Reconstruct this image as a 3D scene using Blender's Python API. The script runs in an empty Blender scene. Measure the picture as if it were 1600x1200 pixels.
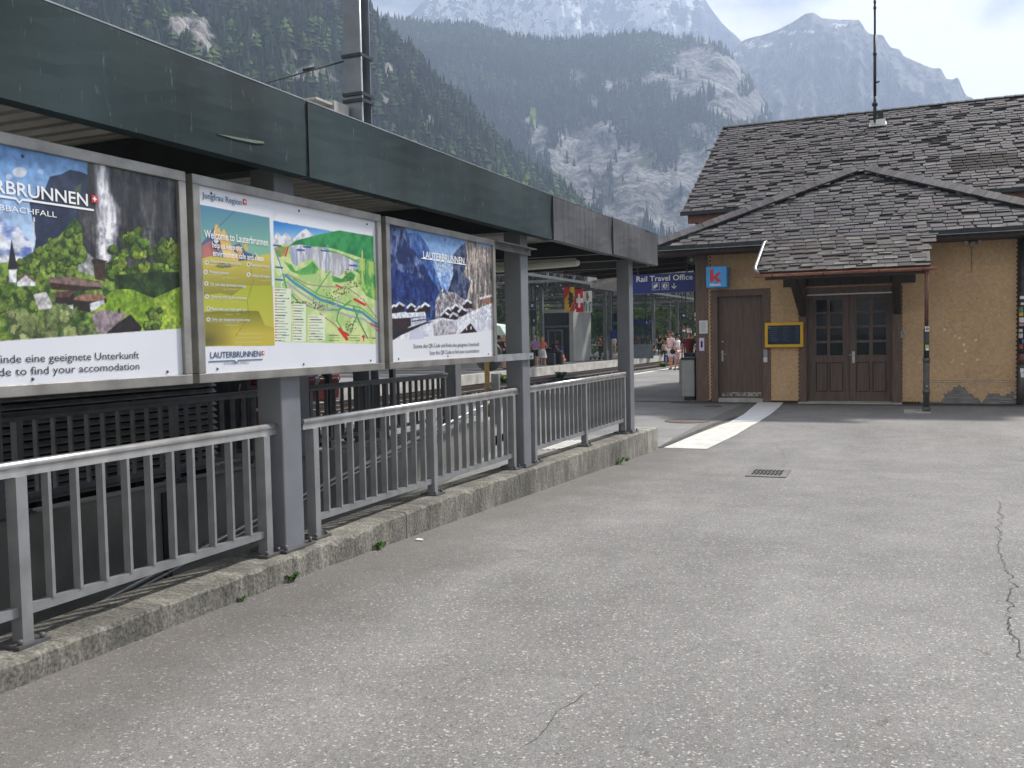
import bpy, bmesh, math, random
import numpy as np
from mathutils import Vector, Matrix
random.seed(7); rng = np.random.default_rng(7)
SC = bpy.context.scene
COL = SC.collection
rad = math.radians

# ---------------------------------------------------------------- camera
F = 1430.0; CAMZ = 1.6                       # focal length in photo pixels (1600 wide), eye height
_a = np.array([615, -83, F]); _a /= np.linalg.norm(_a)
_d = np.array([.02, 1, 0.]); _d[2] = -(_a[0]*_d[0] + _a[1]*_d[1])/_a[2]; _d /= np.linalg.norm(_d)
_R = np.array([np.cross(_a, -_d), _a, -_d])  # rows: world X, Y, Z axes in camera (right, down, forward)
CP = np.array([0, 0, CAMZ])
cam = bpy.data.cameras.new('camera'); camo = bpy.data.objects.new('camera', cam); COL.objects.link(camo)
_r, _u, _f = _R[:, 0], -_R[:, 1], _R[:, 2]
camo.matrix_world = Matrix(((_r[0], _u[0], -_f[0], 0), (_r[1], _u[1], -_f[1], 0), (_r[2], _u[2], -_f[2], CAMZ), (0, 0, 0, 1)))
cam.sensor_width = 36; cam.lens = 36*F/1600; cam.clip_start = .05; cam.clip_end = 20000
SC.camera = camo

# ---------------------------------------------------------------- world, sun, exposure
SUN_EL, SUN_AZ = 47, 28                      # degrees; azimuth from +Y towards +X
W = bpy.data.worlds.new('World'); SC.world = W; W.use_nodes = True
nt = W.node_tree; nt.nodes.clear()
def N(tree, t, **kw):
    n = tree.nodes.new(t)
    for k, v in kw.items():
        if k.startswith('i_'): n.inputs[k[2:].replace('_', ' ')].default_value = v
        else: setattr(n, k, v)
    return n
sky = N(nt, 'ShaderNodeTexSky', sky_type='NISHITA', sun_disc=False)
sky.sun_elevation = rad(SUN_EL); sky.sun_rotation = rad(SUN_AZ)
bg1 = N(nt, 'ShaderNodeBackground'); bg1.inputs[1].default_value = .10
nt.links.new(sky.outputs[0], bg1.inputs[0])
tc = N(nt, 'ShaderNodeTexCoord')
mp = N(nt, 'ShaderNodeMapping'); mp.inputs['Scale'].default_value = (1, 1, 2.2)
nt.links.new(tc.outputs['Generated'], mp.inputs[0])
cn = N(nt, 'ShaderNodeTexNoise'); cn.inputs['Scale'].default_value = 4.6; cn.inputs['Detail'].default_value = 7; cn.inputs['Roughness'].default_value = .55; cn.inputs['Distortion'].default_value = .4
nt.links.new(mp.outputs[0], cn.inputs['Vector'])
cr = N(nt, 'ShaderNodeValToRGB')
cr.color_ramp.elements[0].position = .40; cr.color_ramp.elements[0].color = (.04, .04, .045, 1)
cr.color_ramp.elements[1].position = .62; cr.color_ramp.elements[1].color = (1.3, 1.22, 1.08, 1)
nt.links.new(cn.outputs[0], cr.inputs[0])
bg2 = N(nt, 'ShaderNodeBackground'); bg2.inputs[1].default_value = .345
nt.links.new(cr.outputs[0], bg2.inputs[0])
cn2 = N(nt, 'ShaderNodeTexNoise'); cn2.inputs['Scale'].default_value = 1.9; cn2.inputs['Detail'].default_value = 5
nt.links.new(mp.outputs[0], cn2.inputs['Vector'])
cr2 = N(nt, 'ShaderNodeValToRGB'); cr2.color_ramp.elements[0].position = .22; cr2.color_ramp.elements[0].color = (.6, .6, .6, 1); cr2.color_ramp.elements[1].position = .40
nt.links.new(cn2.outputs[0], cr2.inputs[0])
mx = N(nt, 'ShaderNodeMixShader'); nt.links.new(cr2.outputs[0], mx.inputs[0]); nt.links.new(bg1.outputs[0], mx.inputs[1]); nt.links.new(bg2.outputs[0], mx.inputs[2])
wo = N(nt, 'ShaderNodeOutputWorld'); nt.links.new(mx.outputs[0], wo.inputs[0])
sl = bpy.data.lights.new('sun', 'SUN'); sl.energy = 2.35; sl.angle = rad(5); sl.color = (1, .95, .88)
so = bpy.data.objects.new('sun', sl); COL.objects.link(so)
sd = Vector((math.cos(rad(SUN_EL))*math.sin(rad(SUN_AZ)), math.cos(rad(SUN_EL))*math.cos(rad(SUN_AZ)), math.sin(rad(SUN_EL))))
so.rotation_euler = sd.to_track_quat('Z', 'Y').to_euler(); so.location = (0, 0, 60)
SC.view_settings.view_transform = 'Standard'; SC.view_settings.look = 'None'
SC.view_settings.exposure = 1.90; SC.view_settings.gamma = 1
SC.cycles.use_denoising = True
SC.cycles.max_bounces = 8; SC.cycles.diffuse_bounces = 4; SC.cycles.transparent_max_bounces = 12
SC.cycles.sample_clamp_indirect = 6; SC.cycles.volume_bounces = 1

# ---------------------------------------------------------------- from a sight line to a place in the world
def ray(px, py):
    v = _R @ np.array([px-800, py-600, F]); return v/np.linalg.norm(v)
def onX(px, py, X): r = ray(px, py); return CP + r*X/r[0]
def onY(px, py, Y): r = ray(px, py); return CP + r*Y/r[1]
def onZ(px, py, Z): r = ray(px, py); return CP + r*(Z-CAMZ)/r[2]

# ---------------------------------------------------------------- materials
def srgb(r, g, b):
    f = lambda c: (c/255/12.92 if c/255 <= .04045 else ((c/255+.055)/1.055)**2.4)
    return (f(r), f(g), f(b))
MATS = {}
def M(name, col, rough=.6, metal=0, var=.18, vscale=6, bump=0, bscale=60, stretch=(1, 1, 1), attr=None, spec=.5, col2=None, ramp=(.35, .65)):
    if name in MATS: return MATS[name]
    m = bpy.data.materials.new(name); m.use_nodes = True; t = m.node_tree
    b = t.nodes['Principled BSDF']; b.inputs['Roughness'].default_value = rough; b.inputs['Metallic'].default_value = metal
    b.inputs['Specular IOR Level'].default_value = spec
    c = N(t, 'ShaderNodeTexCoord'); mpp = N(t, 'ShaderNodeMapping'); mpp.inputs['Scale'].default_value = stretch
    t.links.new(c.outputs['Object'], mpp.inputs[0])
    n = N(t, 'ShaderNodeTexNoise'); n.inputs['Scale'].default_value = vscale; n.inputs['Detail'].default_value = 6
    t.links.new(mpp.outputs[0], n.inputs['Vector'])
    r = N(t, 'ShaderNodeValToRGB'); r.color_ramp.elements[0].position, r.color_ramp.elements[1].position = ramp
    c2 = col2 if col2 else tuple(min(1, x*(1+var)) for x in col); c1 = col if col2 else tuple(x*(1-var) for x in col)
    r.color_ramp.elements[0].color = (*c1, 1); r.color_ramp.elements[1].color = (*c2, 1)
    t.links.new(n.outputs[0], r.inputs[0]); out = r.outputs[0]
    if attr:
        at = N(t, 'ShaderNodeVertexColor', layer_name=attr)
        mm = N(t, 'ShaderNodeMix', data_type='RGBA', blend_type='MULTIPLY'); mm.inputs[0].default_value = 1
        t.links.new(out, mm.inputs[6]); t.links.new(at.outputs[0], mm.inputs[7]); out = mm.outputs[2]
    t.links.new(out, b.inputs['Base Color'])
    if bump:
        n2 = N(t, 'ShaderNodeTexNoise'); n2.inputs['Scale'].default_value = bscale; n2.inputs['Detail'].default_value = 4
        t.links.new(mpp.outputs[0], n2.inputs['Vector'])
        bp = N(t, 'ShaderNodeBump'); bp.inputs['Strength'].default_value = bump; bp.inputs['Distance'].default_value = .02
        t.links.new(n2.outputs[0], bp.inputs['Height']); t.links.new(bp.outputs[0], b.inputs['Normal'])
    MATS[name] = m; return m
def flat(name, rgb, rough=.6, metal=0): return M(name, srgb(*rgb), rough, metal, var=.08)
def glass(name, col=(.8, .85, .85), rough=.03, alpha=.35):
    if name in MATS: return MATS[name]
    m = bpy.data.materials.new(name); m.use_nodes = True; t = m.node_tree; t.nodes.remove(t.nodes['Principled BSDF'])
    g = N(t, 'ShaderNodeBsdfGlossy'); g.inputs['Roughness'].default_value = rough
    tr = N(t, 'ShaderNodeBsdfTransparent'); tr.inputs[0].default_value = (*col, 1)
    df = N(t, 'ShaderNodeBsdfDiffuse'); df.inputs[0].default_value = (col[0]*.2, col[1]*.22, col[2]*.25, 1)
    lw = N(t, 'ShaderNodeLayerWeight'); lw.inputs[0].default_value = .25
    no = N(t, 'ShaderNodeTexNoise'); no.inputs['Scale'].default_value = 1.2
    bp = N(t, 'ShaderNodeBump'); bp.inputs['Strength'].default_value = .06; t.links.new(no.outputs[0], bp.inputs['Height']); t.links.new(bp.outputs[0], g.inputs['Normal'])
    m1 = N(t, 'ShaderNodeMixShader'); m1.inputs[0].default_value = alpha; t.links.new(tr.outputs[0], m1.inputs[1]); t.links.new(df.outputs[0], m1.inputs[2])
    m2 = N(t, 'ShaderNodeMixShader'); t.links.new(lw.outputs['Fresnel'], m2.inputs[0]); t.links.new(m1.outputs[0], m2.inputs[1]); t.links.new(g.outputs[0], m2.inputs[2])
    t.links.new(m2.outputs[0], t.nodes['Material Output'].inputs[0]); MATS[name] = m; return m

# ---------------------------------------------------------------- things, parts, mesh collector
def tag(o, label=None, cat=None, group=None, kind=None):
    if label: o['label'] = label
    if cat: o['category'] = cat
    if group: o['group'] = group
    if kind: o['kind'] = kind
    return o
def thing(name, label, cat, loc=(0, 0, 0), group=None, rz=0):
    o = bpy.data.objects.new(name, None); COL.objects.link(o); o.location = loc; o.rotation_euler = (0, 0, rz); o.empty_display_size = .1
    return tag(o, label, cat, group)
def base_of(p):
    v = Vector((0, 0, 0))
    while p is not None: v = v + Vector(p.location); p = p.parent
    return v
class MB:
    """collects shapes in world coordinates, links them as one mesh object"""
    def __init__(s): s.v = []; s.f = []; s.c = []; s.n = 0; s.smooth = []
    def add(s, verts, faces, col=None, smooth=False):
        verts = [tuple(map(float, p)) for p in verts]
        s.v += verts; s.f += [tuple(i+s.n for i in q) for q in faces]; s.smooth += [smooth]*len(faces)
        s.c += [col if col is not None else (1, 1, 1)]*len(verts); s.n += len(verts); return s
    def box(s, x0, x1, y0, y1, z0, z1, col=None):
        v = [(x, y, z) for x in (x0, x1) for y in (y0, y1) for z in (z0, z1)]
        return s.add(v, [(0, 1, 3, 2), (4, 6, 7, 5), (0, 4, 5, 1), (2, 3, 7, 6), (0, 2, 6, 4), (1, 5, 7, 3)], col)
    def bar(s, p, q, w, h, up=(0, 0, 1), col=None):
        p, q = Vector(p), Vector(q); d = (q-p).normalized(); u = Vector(up)
        if abs(d.dot(u)) > .98: u = Vector((0, 1, 0))
        a = d.cross(u).normalized()*w/2; b = a.cross(d).normalized()*h/2
        v = [e+sa*a+sb*b for e in (p, q) for sa in (-1, 1) for sb in (-1, 1)]
        return s.add(v, [(0, 1, 3, 2), (4, 6, 7, 5), (0, 4, 5, 1), (2, 3, 7, 6), (0, 2, 6, 4), (1, 5, 7, 3)], col)
    def tube(s, pts, r, n=10, col=None, cap=True):
        pts = [Vector(p) for p in pts]; rs = r if isinstance(r, (list, tuple)) else [r]*len(pts)
        v = []; f = []
        for i, p in enumerate(pts):
            d = (pts[min(i+1, len(pts)-1)]-pts[max(i-1, 0)]).normalized()
            u = Vector((0, 0, 1)) if abs(d.z) < .95 else Vector((0, 1, 0))
            a = d.cross(u).normalized(); b = a.cross(d)
            for k in range(n):
                t = 2*math.pi*k/n; v.append(p+a*math.cos(t)*rs[i]+b*math.sin(t)*rs[i])
        for i in range(len(pts)-1):
            for k in range(n):
                k2 = (k+1) % n; f.append((i*n+k, i*n+k2, (i+1)*n+k2, (i+1)*n+k))
        s.add(v, f, col, True)
        if cap:
            s.f += [tuple(range(s.n-len(v), s.n-len(v)+n)), tuple(range(s.n-n, s.n))]; s.smooth += [False, False]
        return s
    def prism(s, poly, ext, col=None):
        """poly: 3-D polygon, extruded along the vector ext"""
        n = len(poly); e = Vector(ext); p = [Vector(q) for q in poly]
        v = p + [q+e for q in p]
        return s.add(v, [tuple(range(n)), tuple(range(2*n-1, n-1, -1))] + [(i, i+n, (i+1) % n+n, (i+1) % n) for i in range(n)], col)
    def lathe(s, prof, c, n=16, axis='z', col=None):
        v = []; f = []
        for (r, h) in prof:
            for k in range(n):
                t = 2*math.pi*k/n; x, y = r*math.cos(t), r*math.sin(t)
                v.append({'z': (c[0]+x, c[1]+y, c[2]+h), 'y': (c[0]+x, c[1]+h, c[2]+y), 'x': (c[0]+h, c[1]+x, c[2]+y)}[axis])
        for i in range(len(prof)-1):
            for k in range(n): f.append((i*n+k, i*n+(k+1) % n, (i+1)*n+(k+1) % n, (i+1)*n+k))
        return s.add(v, f, col, True)
    def build(s, name, mat, parent=None, bevel=0, attr=False):
        me = bpy.data.meshes.new(name); o = bpy.data.objects.new(name, me); COL.objects.link(o)
        b = base_of(parent) if parent is not None else Vector((0, 0, 0))
        me.from_pydata([(p[0]-b.x, p[1]-b.y, p[2]-b.z) for p in s.v], [], s.f)
        me.materials.append(mat)
        me.polygons.foreach_set('use_smooth', s.smooth)
        if attr:
            ca = me.color_attributes.new('col', 'FLOAT_COLOR', 'POINT')
            ca.data.foreach_set('color', np.array([(c[0], c[1], c[2], 1) for c in s.c], dtype=np.float32).ravel())
        bm = bmesh.new(); bm.from_mesh(me); bmesh.ops.recalc_face_normals(bm, faces=bm.faces); bm.to_mesh(me); bm.free()
        if bevel:
            md = o.modifiers.new('bevel', 'BEVEL'); md.width = bevel; md.segments = 2; md.limit_method = 'ANGLE'
        if parent is not None: o.parent = parent
        return o
def np_mesh(name, verts, faces, mat, parent=None, cols=None, smooth=False):
    """fast mesh from numpy arrays, faces all of one size"""
    verts = np.asarray(verts, dtype=np.float64); faces = np.asarray(faces, dtype=np.int32); k = faces.shape[1]
    if parent is not None: verts = verts - np.array(base_of(parent))
    me = bpy.data.meshes.new(name); me.vertices.add(len(verts)); me.vertices.foreach_set('co', verts.astype(np.float32).ravel())
    me.loops.add(faces.size); me.loops.foreach_set('vertex_index', faces.ravel())
    me.polygons.add(len(faces)); me.polygons.foreach_set('loop_start', np.arange(0, faces.size, k, dtype=np.int32))
    me.polygons.foreach_set('use_smooth', np.full(len(faces), smooth))
    me.update(calc_edges=True); me.materials.append(mat)
    if cols is not None:
        ca = me.color_attributes.new('col', 'FLOAT_COLOR', 'POINT')
        ca.data.foreach_set('color', np.concatenate([cols, np.ones((len(cols), 1))], 1).astype(np.float32).ravel())
    o = bpy.data.objects.new(name, me); COL.objects.link(o)
    if parent is not None: o.parent = parent
    return o
def dup_child(o, parent, off):
    c = o.copy(); COL.objects.link(c); c.parent = parent; c.location = Vector(o.location)+Vector(off); return c
def copy_tree(o, parent=None, loc=None):
    c = o.copy(); COL.objects.link(c); c.parent = parent
    if loc is not None: c.location = loc
    for ch in list(o.children): copy_tree(ch, c)
    return c

# ---------------------------------------------------------------- lettering (Blender's own font, as mesh)
def text_mesh(s, bold=0.0):
    cu = bpy.data.curves.new('lettering', 'FONT'); cu.body = s; cu.size = 1; cu.resolution_u = 3; cu.offset = bold
    to = bpy.data.objects.new('lettering', cu); COL.objects.link(to)
    me = bpy.data.meshes.new_from_object(to.evaluated_get(bpy.context.evaluated_depsgraph_get()))
    v = np.array([p.co[:] for p in me.vertices]).reshape(-1, 3); f = [tuple(p.vertices) for p in me.polygons]
    bpy.data.objects.remove(to); bpy.data.curves.remove(cu); bpy.data.meshes.remove(me)
    return v, f
def lettering(s, org, right, up, cap, mat, parent, width=None, align='L', name='lettering', bold=0.0, off=.003, spacing=None):
    v, f = text_mesh(s, bold)
    if len(v) == 0: return None
    k = cap/.69
    x = v[:, 0]-v[:, 0].min(); wd = x.max()
    kx = width/wd if width else k
    x = x*kx; wd *= kx
    if align == 'R': x -= wd
    if align == 'C': x -= wd/2
    r, u = np.array(right, float), np.array(up, float); n = np.cross(r, u)
    P = np.array(org, float) + np.outer(x, r) + np.outer(v[:, 1]*k, u) + n*off
    mb = MB(); mb.add(P, f)
    return mb.build(name, mat, parent)

# ---------------------------------------------------------------- value noise
def vnoise(h, w, cell, seed):
    g = np.random.default_rng(seed).random((int(h/cell[0])+3, int(w/cell[1])+3))
    y = np.arange(h)/cell[0]; x = np.arange(w)/cell[1]
    yi = y.astype(int); xi = x.astype(int); fy = (y-yi)[:, None]; fx = (x-xi)[None, :]
    fy = fy*fy*(3-2*fy); fx = fx*fx*(3-2*fx)
    a = g[yi][:, xi]; b = g[yi][:, xi+1]; c = g[yi+1][:, xi]; d = g[yi+1][:, xi+1]
    return (a*(1-fx)+b*fx)*(1-fy)+(c*(1-fx)+d*fx)*fy
def fbm(h, w, cell, seed, octs=5, gain=.55):
    if not isinstance(cell, tuple): cell = (cell, cell)
    o = np.zeros((h, w)); a = 1; t = 0
    for i in range(octs):
        c = (max(cell[0]/2**i, 1.01), max(cell[1]/2**i, 1.01))
        o += a*vnoise(h, w, c, seed+i); t += a; a *= gain
    return o/t
def inpoly(px, py, poly):
    ins = np.zeros(px.shape, bool); n = len(poly); j = n-1
    for i in range(n):
        xi, yi = poly[i]; xj, yj = poly[j]
        if yi != yj:
            ins ^= ((yi > py) != (yj > py)) & (px < (xj-xi)*(py-yi)/(yj-yi)+xi)
        j = i
    return ins

# ================================================================ GROUND
def asphalt(name, base, speck=.5, dirt=True):
    m = bpy.data.materials.new(name); m.use_nodes = True; t = m.node_tree; b = t.nodes['Principled BSDF']; b.inputs['Roughness'].default_value = .85
    b.inputs['Specular IOR Level'].default_value = .3
    c = N(t, 'ShaderNodeTexCoord').outputs['Object']
    def noise(sc, det=6, rough=.55):
        n = N(t, 'ShaderNodeTexNoise'); n.inputs['Scale'].default_value = sc; n.inputs['Detail'].default_value = det; n.inputs['Roughness'].default_value = rough
        t.links.new(c, n.inputs['Vector']); return n.outputs[0]
    def ramp(s, p0, c0, p1, c1):
        r = N(t, 'ShaderNodeValToRGB'); r.color_ramp.elements[0].position = p0; r.color_ramp.elements[1].position = p1
        r.color_ramp.elements[0].color = (*c0, 1); r.color_ramp.elements[1].color = (*c1, 1); t.links.new(s, r.inputs[0]); return r.outputs[0]
    def mix(f, a, bb, mode='MIX'):
        x = N(t, 'ShaderNodeMix', data_type='RGBA', blend_type=mode)
        for i, s in ((0, f), (6, a), (7, bb)):
            if isinstance(s, (int, float)): x.inputs[i].default_value = s
            elif isinstance(s, tuple): x.inputs[i].default_value = (*s, 1)
            else: t.links.new(s, x.inputs[i])
        return x.outputs[2]
    k = lambda q: tuple(v*q for v in base)
    col = ramp(noise(.35, 4), .35, k(.86), .65, k(1.12))
    col = mix(1.0, col, ramp(noise(2.2, 8, .7), .3, (.82, .82, .82), .7, (1.12, 1.12, 1.12)), 'MULTIPLY')
    col = mix(1.0, col, ramp(noise(45, 3), .25, (.84, .84, .84), .7, (1.1, 1.1, 1.1)), 'MULTIPLY')
    col = mix(1.0, col, ramp(noise(190, 2), .3, (.74, .74, .74), .7, (1.22, 1.22, 1.22)), 'MULTIPLY')
    def cells(sc, th, th2):
        v = N(t, 'ShaderNodeTexVoronoi'); v.inputs['Scale'].default_value = sc; t.links.new(c, v.inputs['Vector'])
        s = N(t, 'ShaderNodeSeparateColor'); t.links.new(v.outputs['Color'], s.inputs[0])
        return ramp(s.outputs[0], th, (0, 0, 0), th2, (1, 1, 1)), v.outputs['Distance']
    def tone(s, amt):
        return s
    # worn, patched tarmac: broad stains, a faint net of hairline cracks, a few old repairs
    st = N(t, 'ShaderNodeMapping'); st.inputs['Scale'].default_value = (.9, .16, 1); st.inputs['Rotation'].default_value = (0, 0, .5); t.links.new(c, st.inputs[0])
    ns = N(t, 'ShaderNodeTexNoise'); ns.inputs['Scale'].default_value = 1.1; ns.inputs['Detail'].default_value = 7; ns.inputs['Roughness'].default_value = .6; t.links.new(st.outputs[0], ns.inputs['Vector'])
    col = mix(1.0, col, ramp(ns.outputs[0], .3, (.86, .855, .85), .7, (1.09, 1.09, 1.085)), 'MULTIPLY')
    dw = N(t, 'ShaderNodeVectorMath', operation='ADD'); nd = N(t, 'ShaderNodeTexNoise'); nd.inputs['Scale'].default_value = 3.5; nd.inputs['Detail'].default_value = 4; t.links.new(c, nd.inputs['Vector']); t.links.new(c, dw.inputs[0]); t.links.new(nd.outputs['Color'], dw.inputs[1])
    ve = N(t, 'ShaderNodeTexVoronoi', feature='DISTANCE_TO_EDGE'); ve.inputs['Scale'].default_value = .55; t.links.new(dw.outputs[0], ve.inputs['Vector'])
    hair = ramp(ve.outputs['Distance'], .0015, (.62, .62, .62), .006, (1, 1, 1))
    col = mix(ramp(noise(.5, 3), .50, (0, 0, 0), .62, (1, 1, 1)), col, mix(1.0, col, hair, 'MULTIPLY'))
    spot = ramp(noise(5.5, 2), .70, (1, 1, 1), .76, (.72, .71, .70)); col = mix(1.0, col, spot, 'MULTIPLY')
    w, dist = cells(110, .955, .965)
    col = mix(ramp(w, 0, (0, 0, 0), 1, (speck,)*3), col, (.62, .60, .57))
    w2, _ = cells(190, .90, .93)
    col = mix(ramp(w2, 0, (0, 0, 0), 1, (speck*.7,)*3), col, (.5, .49, .47))
    w3, _ = cells(150, .90, .94)
    col = mix(ramp(w3, 0, (0, 0, 0), 1, (speck*.9,)*3), col, k(.22))
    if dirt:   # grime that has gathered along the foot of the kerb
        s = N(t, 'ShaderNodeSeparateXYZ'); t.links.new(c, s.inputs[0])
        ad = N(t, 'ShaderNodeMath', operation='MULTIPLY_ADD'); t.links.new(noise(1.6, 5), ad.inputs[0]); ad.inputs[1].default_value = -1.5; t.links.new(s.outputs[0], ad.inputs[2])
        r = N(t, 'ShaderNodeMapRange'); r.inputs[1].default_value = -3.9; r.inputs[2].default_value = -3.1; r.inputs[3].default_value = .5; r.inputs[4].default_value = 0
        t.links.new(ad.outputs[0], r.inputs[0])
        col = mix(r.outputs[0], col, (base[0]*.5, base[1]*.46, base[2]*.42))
    t.links.new(col, b.inputs['Base Color'])
    bp = N(t, 'ShaderNodeBump'); bp.inputs['Strength'].default_value = .5; bp.inputs['Distance'].default_value = .004
    t.links.new(noise(130, 3), bp.inputs['Height']); t.links.new(bp.outputs[0], b.inputs['Normal'])
    return m
ASPH = asphalt('forecourt_asphalt', (.215, .210, .206), .55)
ASPH2 = asphalt('platform_asphalt', (.235, .232, .23), .25, False)
def gz(x, y):                                 # lie of the land in front of the station
    return float(np.interp(y, [-8, 1.5, 4.8, 7.1, 13.3, 16.5, 40], [.22, .20, .167, .10, -.10, -.02, 0]))
def sheet(name, xs, ys, mat, zf=gz, dz=0, kind='structure'):
    v = [(x, y, zf(x, y)+dz) for y in ys for x in xs]; nx = len(xs)
    f = [(j*nx+i, j*nx+i+1, (j+1)*nx+i+1, (j+1)*nx+i) for j in range(len(ys)-1) for i in range(nx-1)]
    return tag(np_mesh(name, v, f, mat), kind=kind)
sheet('forecourt', np.linspace(-3.46, 16, 20), [-8, -3, 1.5, 3, 4.8, 6, 7.1, 9, 11, 13.3], ASPH)
sheet('station_yard', np.linspace(-3.46, 16, 16), [13.3, 14, 15, 16.5, 18, 20, 22.02], ASPH)
FAR_Y = 190
sheet('platform_near', [-10.45, -8, -6.25], [-8, 0, 6, 12, 14.6], ASPH2, lambda x, y: 0.0)
sheet('platform_passage', [-10.45, -8, -6.25, -3.46], [14.6, 15.5, 16.5, 18, 22.02], ASPH2, lambda x, y: gz(x, y) if x > -7 else 0.0)
sheet('platform_strip', [-10.45, -8, -4.62], [22.02, 40, 80, FAR_Y], ASPH2, lambda x, y: 0.0)
CONC = M('pale_concrete', (.42, .41, .385), .85, var=.2, vscale=3, bump=.3, bscale=30)
CONCD = M('stained_concrete', (.21, .205, .18), .9, var=.42, vscale=2.6, bump=.6, bscale=26, ramp=(.3, .72))
WHITE = M('road_paint', (.60, .59, .55), .7, var=.12, vscale=5, bump=.2, bscale=120)
# ground far out, ballast, far platform
EARTH = M('valley_grass', (.06, .085, .03), .9, var=.4, vscale=.05)
sheet('valley_floor', [-2390, -400, -60, 60, 400, 2390], [-890, -100, 0, 200, 800, 3690], EARTH, lambda x, y: -1.6)
BAL = M('ballast_stone', (.16, .145, .13), .95, var=.5, vscale=14, bump=1.0, bscale=22)
sheet('track_bed', np.linspace(-18.3, -10.4, 6), [-8, 20, 40, 80, 130, FAR_Y], BAL, lambda x, y: -.52)
mb = MB(); mb.box(-10.75, -10.40, -8, FAR_Y, -.8, -.004); mb.build('platform_kerb', CONC)['kind'] = 'structure'
mb = MB(); mb.box(-10.72, -10.42, -8, FAR_Y, .0, .006); tag(mb.build('platform_edge_line', WHITE), kind='structure')
mb = MB(); mb.box(-27.5, -18.21, 8, 61.5, -.8, -.01); tag(mb.build('platform_far', ASPH2), kind='structure')
mb = MB(); mb.box(-27.5, -18.21, 61.5, 150, -.8, -.012); tag(mb.build('platform_far_end', ASPH2), kind='structure')
mb = MB()
for i in range(60):
    y0 = 8+i*2.0; mb.box(-18.45, -18.10, y0+.012, y0+1.988, -.78, .012)
tag(mb.build('platform_edge', M('edge_concrete', (.50, .48, .44), .85, var=.2, vscale=1.6, bump=.2)), kind='structure')
RAIL = M('rusty_rail', (.07, .05, .04), .5, .6, var=.3)
RAILTOP = M('polished_rail', (.5, .5, .5), .25, 1)
SLEEP = M('sleeper_wood', (.05, .042, .036), .9, var=.3)
for xc in (-12.35, -16.2):
    tr = thing('railway_track', 'pair of dark steel rails on sleepers ' + ('beside the near platform edge' if xc > -14 else 'along the foot of the far platform edge'), 'railway track', (xc, 20, -.5))
    mb = MB()
    for s in (-.5, .5):
        x = xc+s; mb.prism([(x-.06, 0, -.42), (x+.06, 0, -.42), (x+.03, 0, -.40), (x+.015, 0, -.31), (x+.035, 0, -.285), (x-.035, 0, -.285), (x-.015, 0, -.31), (x-.03, 0, -.40)], (0, FAR_Y-2, 0))
    mb.build('rail', RAIL, tr)
    mb = MB()
    for i in range(130): mb.box(xc-.95, xc+.95, 2+i*.72, 2.22+i*.72, -.515, -.425)
    tag(mb.build('sleeper', SLEEP, tr), kind='stuff')
# loose stones of the ballast by the near platform
st = rng.random((2600, 3)); tet = np.array([[1, 1, 1], [-1, -1, 1], [-1, 1, -1], [1, -1, -1]])*.034
pos = np.stack([-18+st[:, 0]*7.4, 12+st[:, 1]**1.5*40, -.50+st[:, 2]*.02], 1); sc = .5+rng.random((2600, 1, 3))
V = (pos[:, None, :]+tet[None]*sc).reshape(-1, 3); b4 = np.arange(2600)[:, None]*4
Fc = np.concatenate([b4+np.array([[0, 1, 2]]), b4+np.array([[0, 3, 1]]), b4+np.array([[0, 2, 3]]), b4+np.array([[1, 3, 2]])], 0)
tag(np_mesh('ballast', V, Fc, M('ballast_pebble', (.34, .32, .29), .9, var=.4, vscale=3)), kind='stuff')

# painted white band across the entrance, channel drain beside it
def gpt(px, py, dz=0):                         # where a sight line meets the sloping ground
    z = 0.0
    for _ in range(6):
        p = onZ(px, py, z); z = gz(p[0], p[1])
    return (p[0], p[1], z+dz)
def ground_strip(name, left, right, mat, dz, kind='structure', sub=5):
    L = [gpt(*p) for p in left]; Rr = [gpt(*p) for p in right]; v = []; f = []
    fine = lambda S: [tuple(np.array(a)*(1-k/8)+np.array(b)*k/8) for a, b in zip(S, S[1:]) for k in range(8)]+[S[-1]]
    L, Rr = fine(L), fine(Rr)
    for i in range(len(L)):
        v += [(*L[i][:2], gz(*L[i][:2])+dz), (*Rr[i][:2], gz(*Rr[i][:2])+dz)]
    f = [(2*i, 2*i+1, 2*i+3, 2*i+2) for i in range(len(L)-1)]
    return tag(np_mesh(name, v, f, mat), kind=kind)
ground_strip('painted_band', [(1037, 700), (1085, 680), (1140, 660)], [(1104, 702), (1150, 680), (1187, 659)], WHITE, .006)
ground_strip('painted_band_shaded', [(1140, 659.6), (1162, 648), (1176, 636), (1184, 629.3)], [(1187, 658.6), (1205, 647), (1217, 637), (1227, 626.2)], M('shade_tinted_paint', (.74, .75, .77), .6, var=.06, vscale=5), .0065)  # same marking inside the eave shade, its bluish tone put into the colour
ground_strip('drain_channel', [(1026, 700), (1072, 680), (1118, 661), (1150, 651)], [(1036, 700), (1082, 680), (1128, 661), (1156, 651)], M('drain_iron', (.06, .055, .055), .7, .3, var=.5, vscale=9), .007)
for q in (0, 1, 2, 3):
    a0 = (848+q*9, 703-q*.6); a1 = (884+q*9, 690-q*.6)
    p0, p1 = onZ(*a0, -.03), onZ(*a1, -.03)
    mb = MB(); d = (p1-p0); mb.bar(p0, p0+d*1.1, .05, .012); tag(mb.build('guide_stripe', WHITE), kind='structure')
PAVE = M('dark_asphalt', (.075, .075, .077), .9, var=.25, vscale=6, bump=.3)
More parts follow.
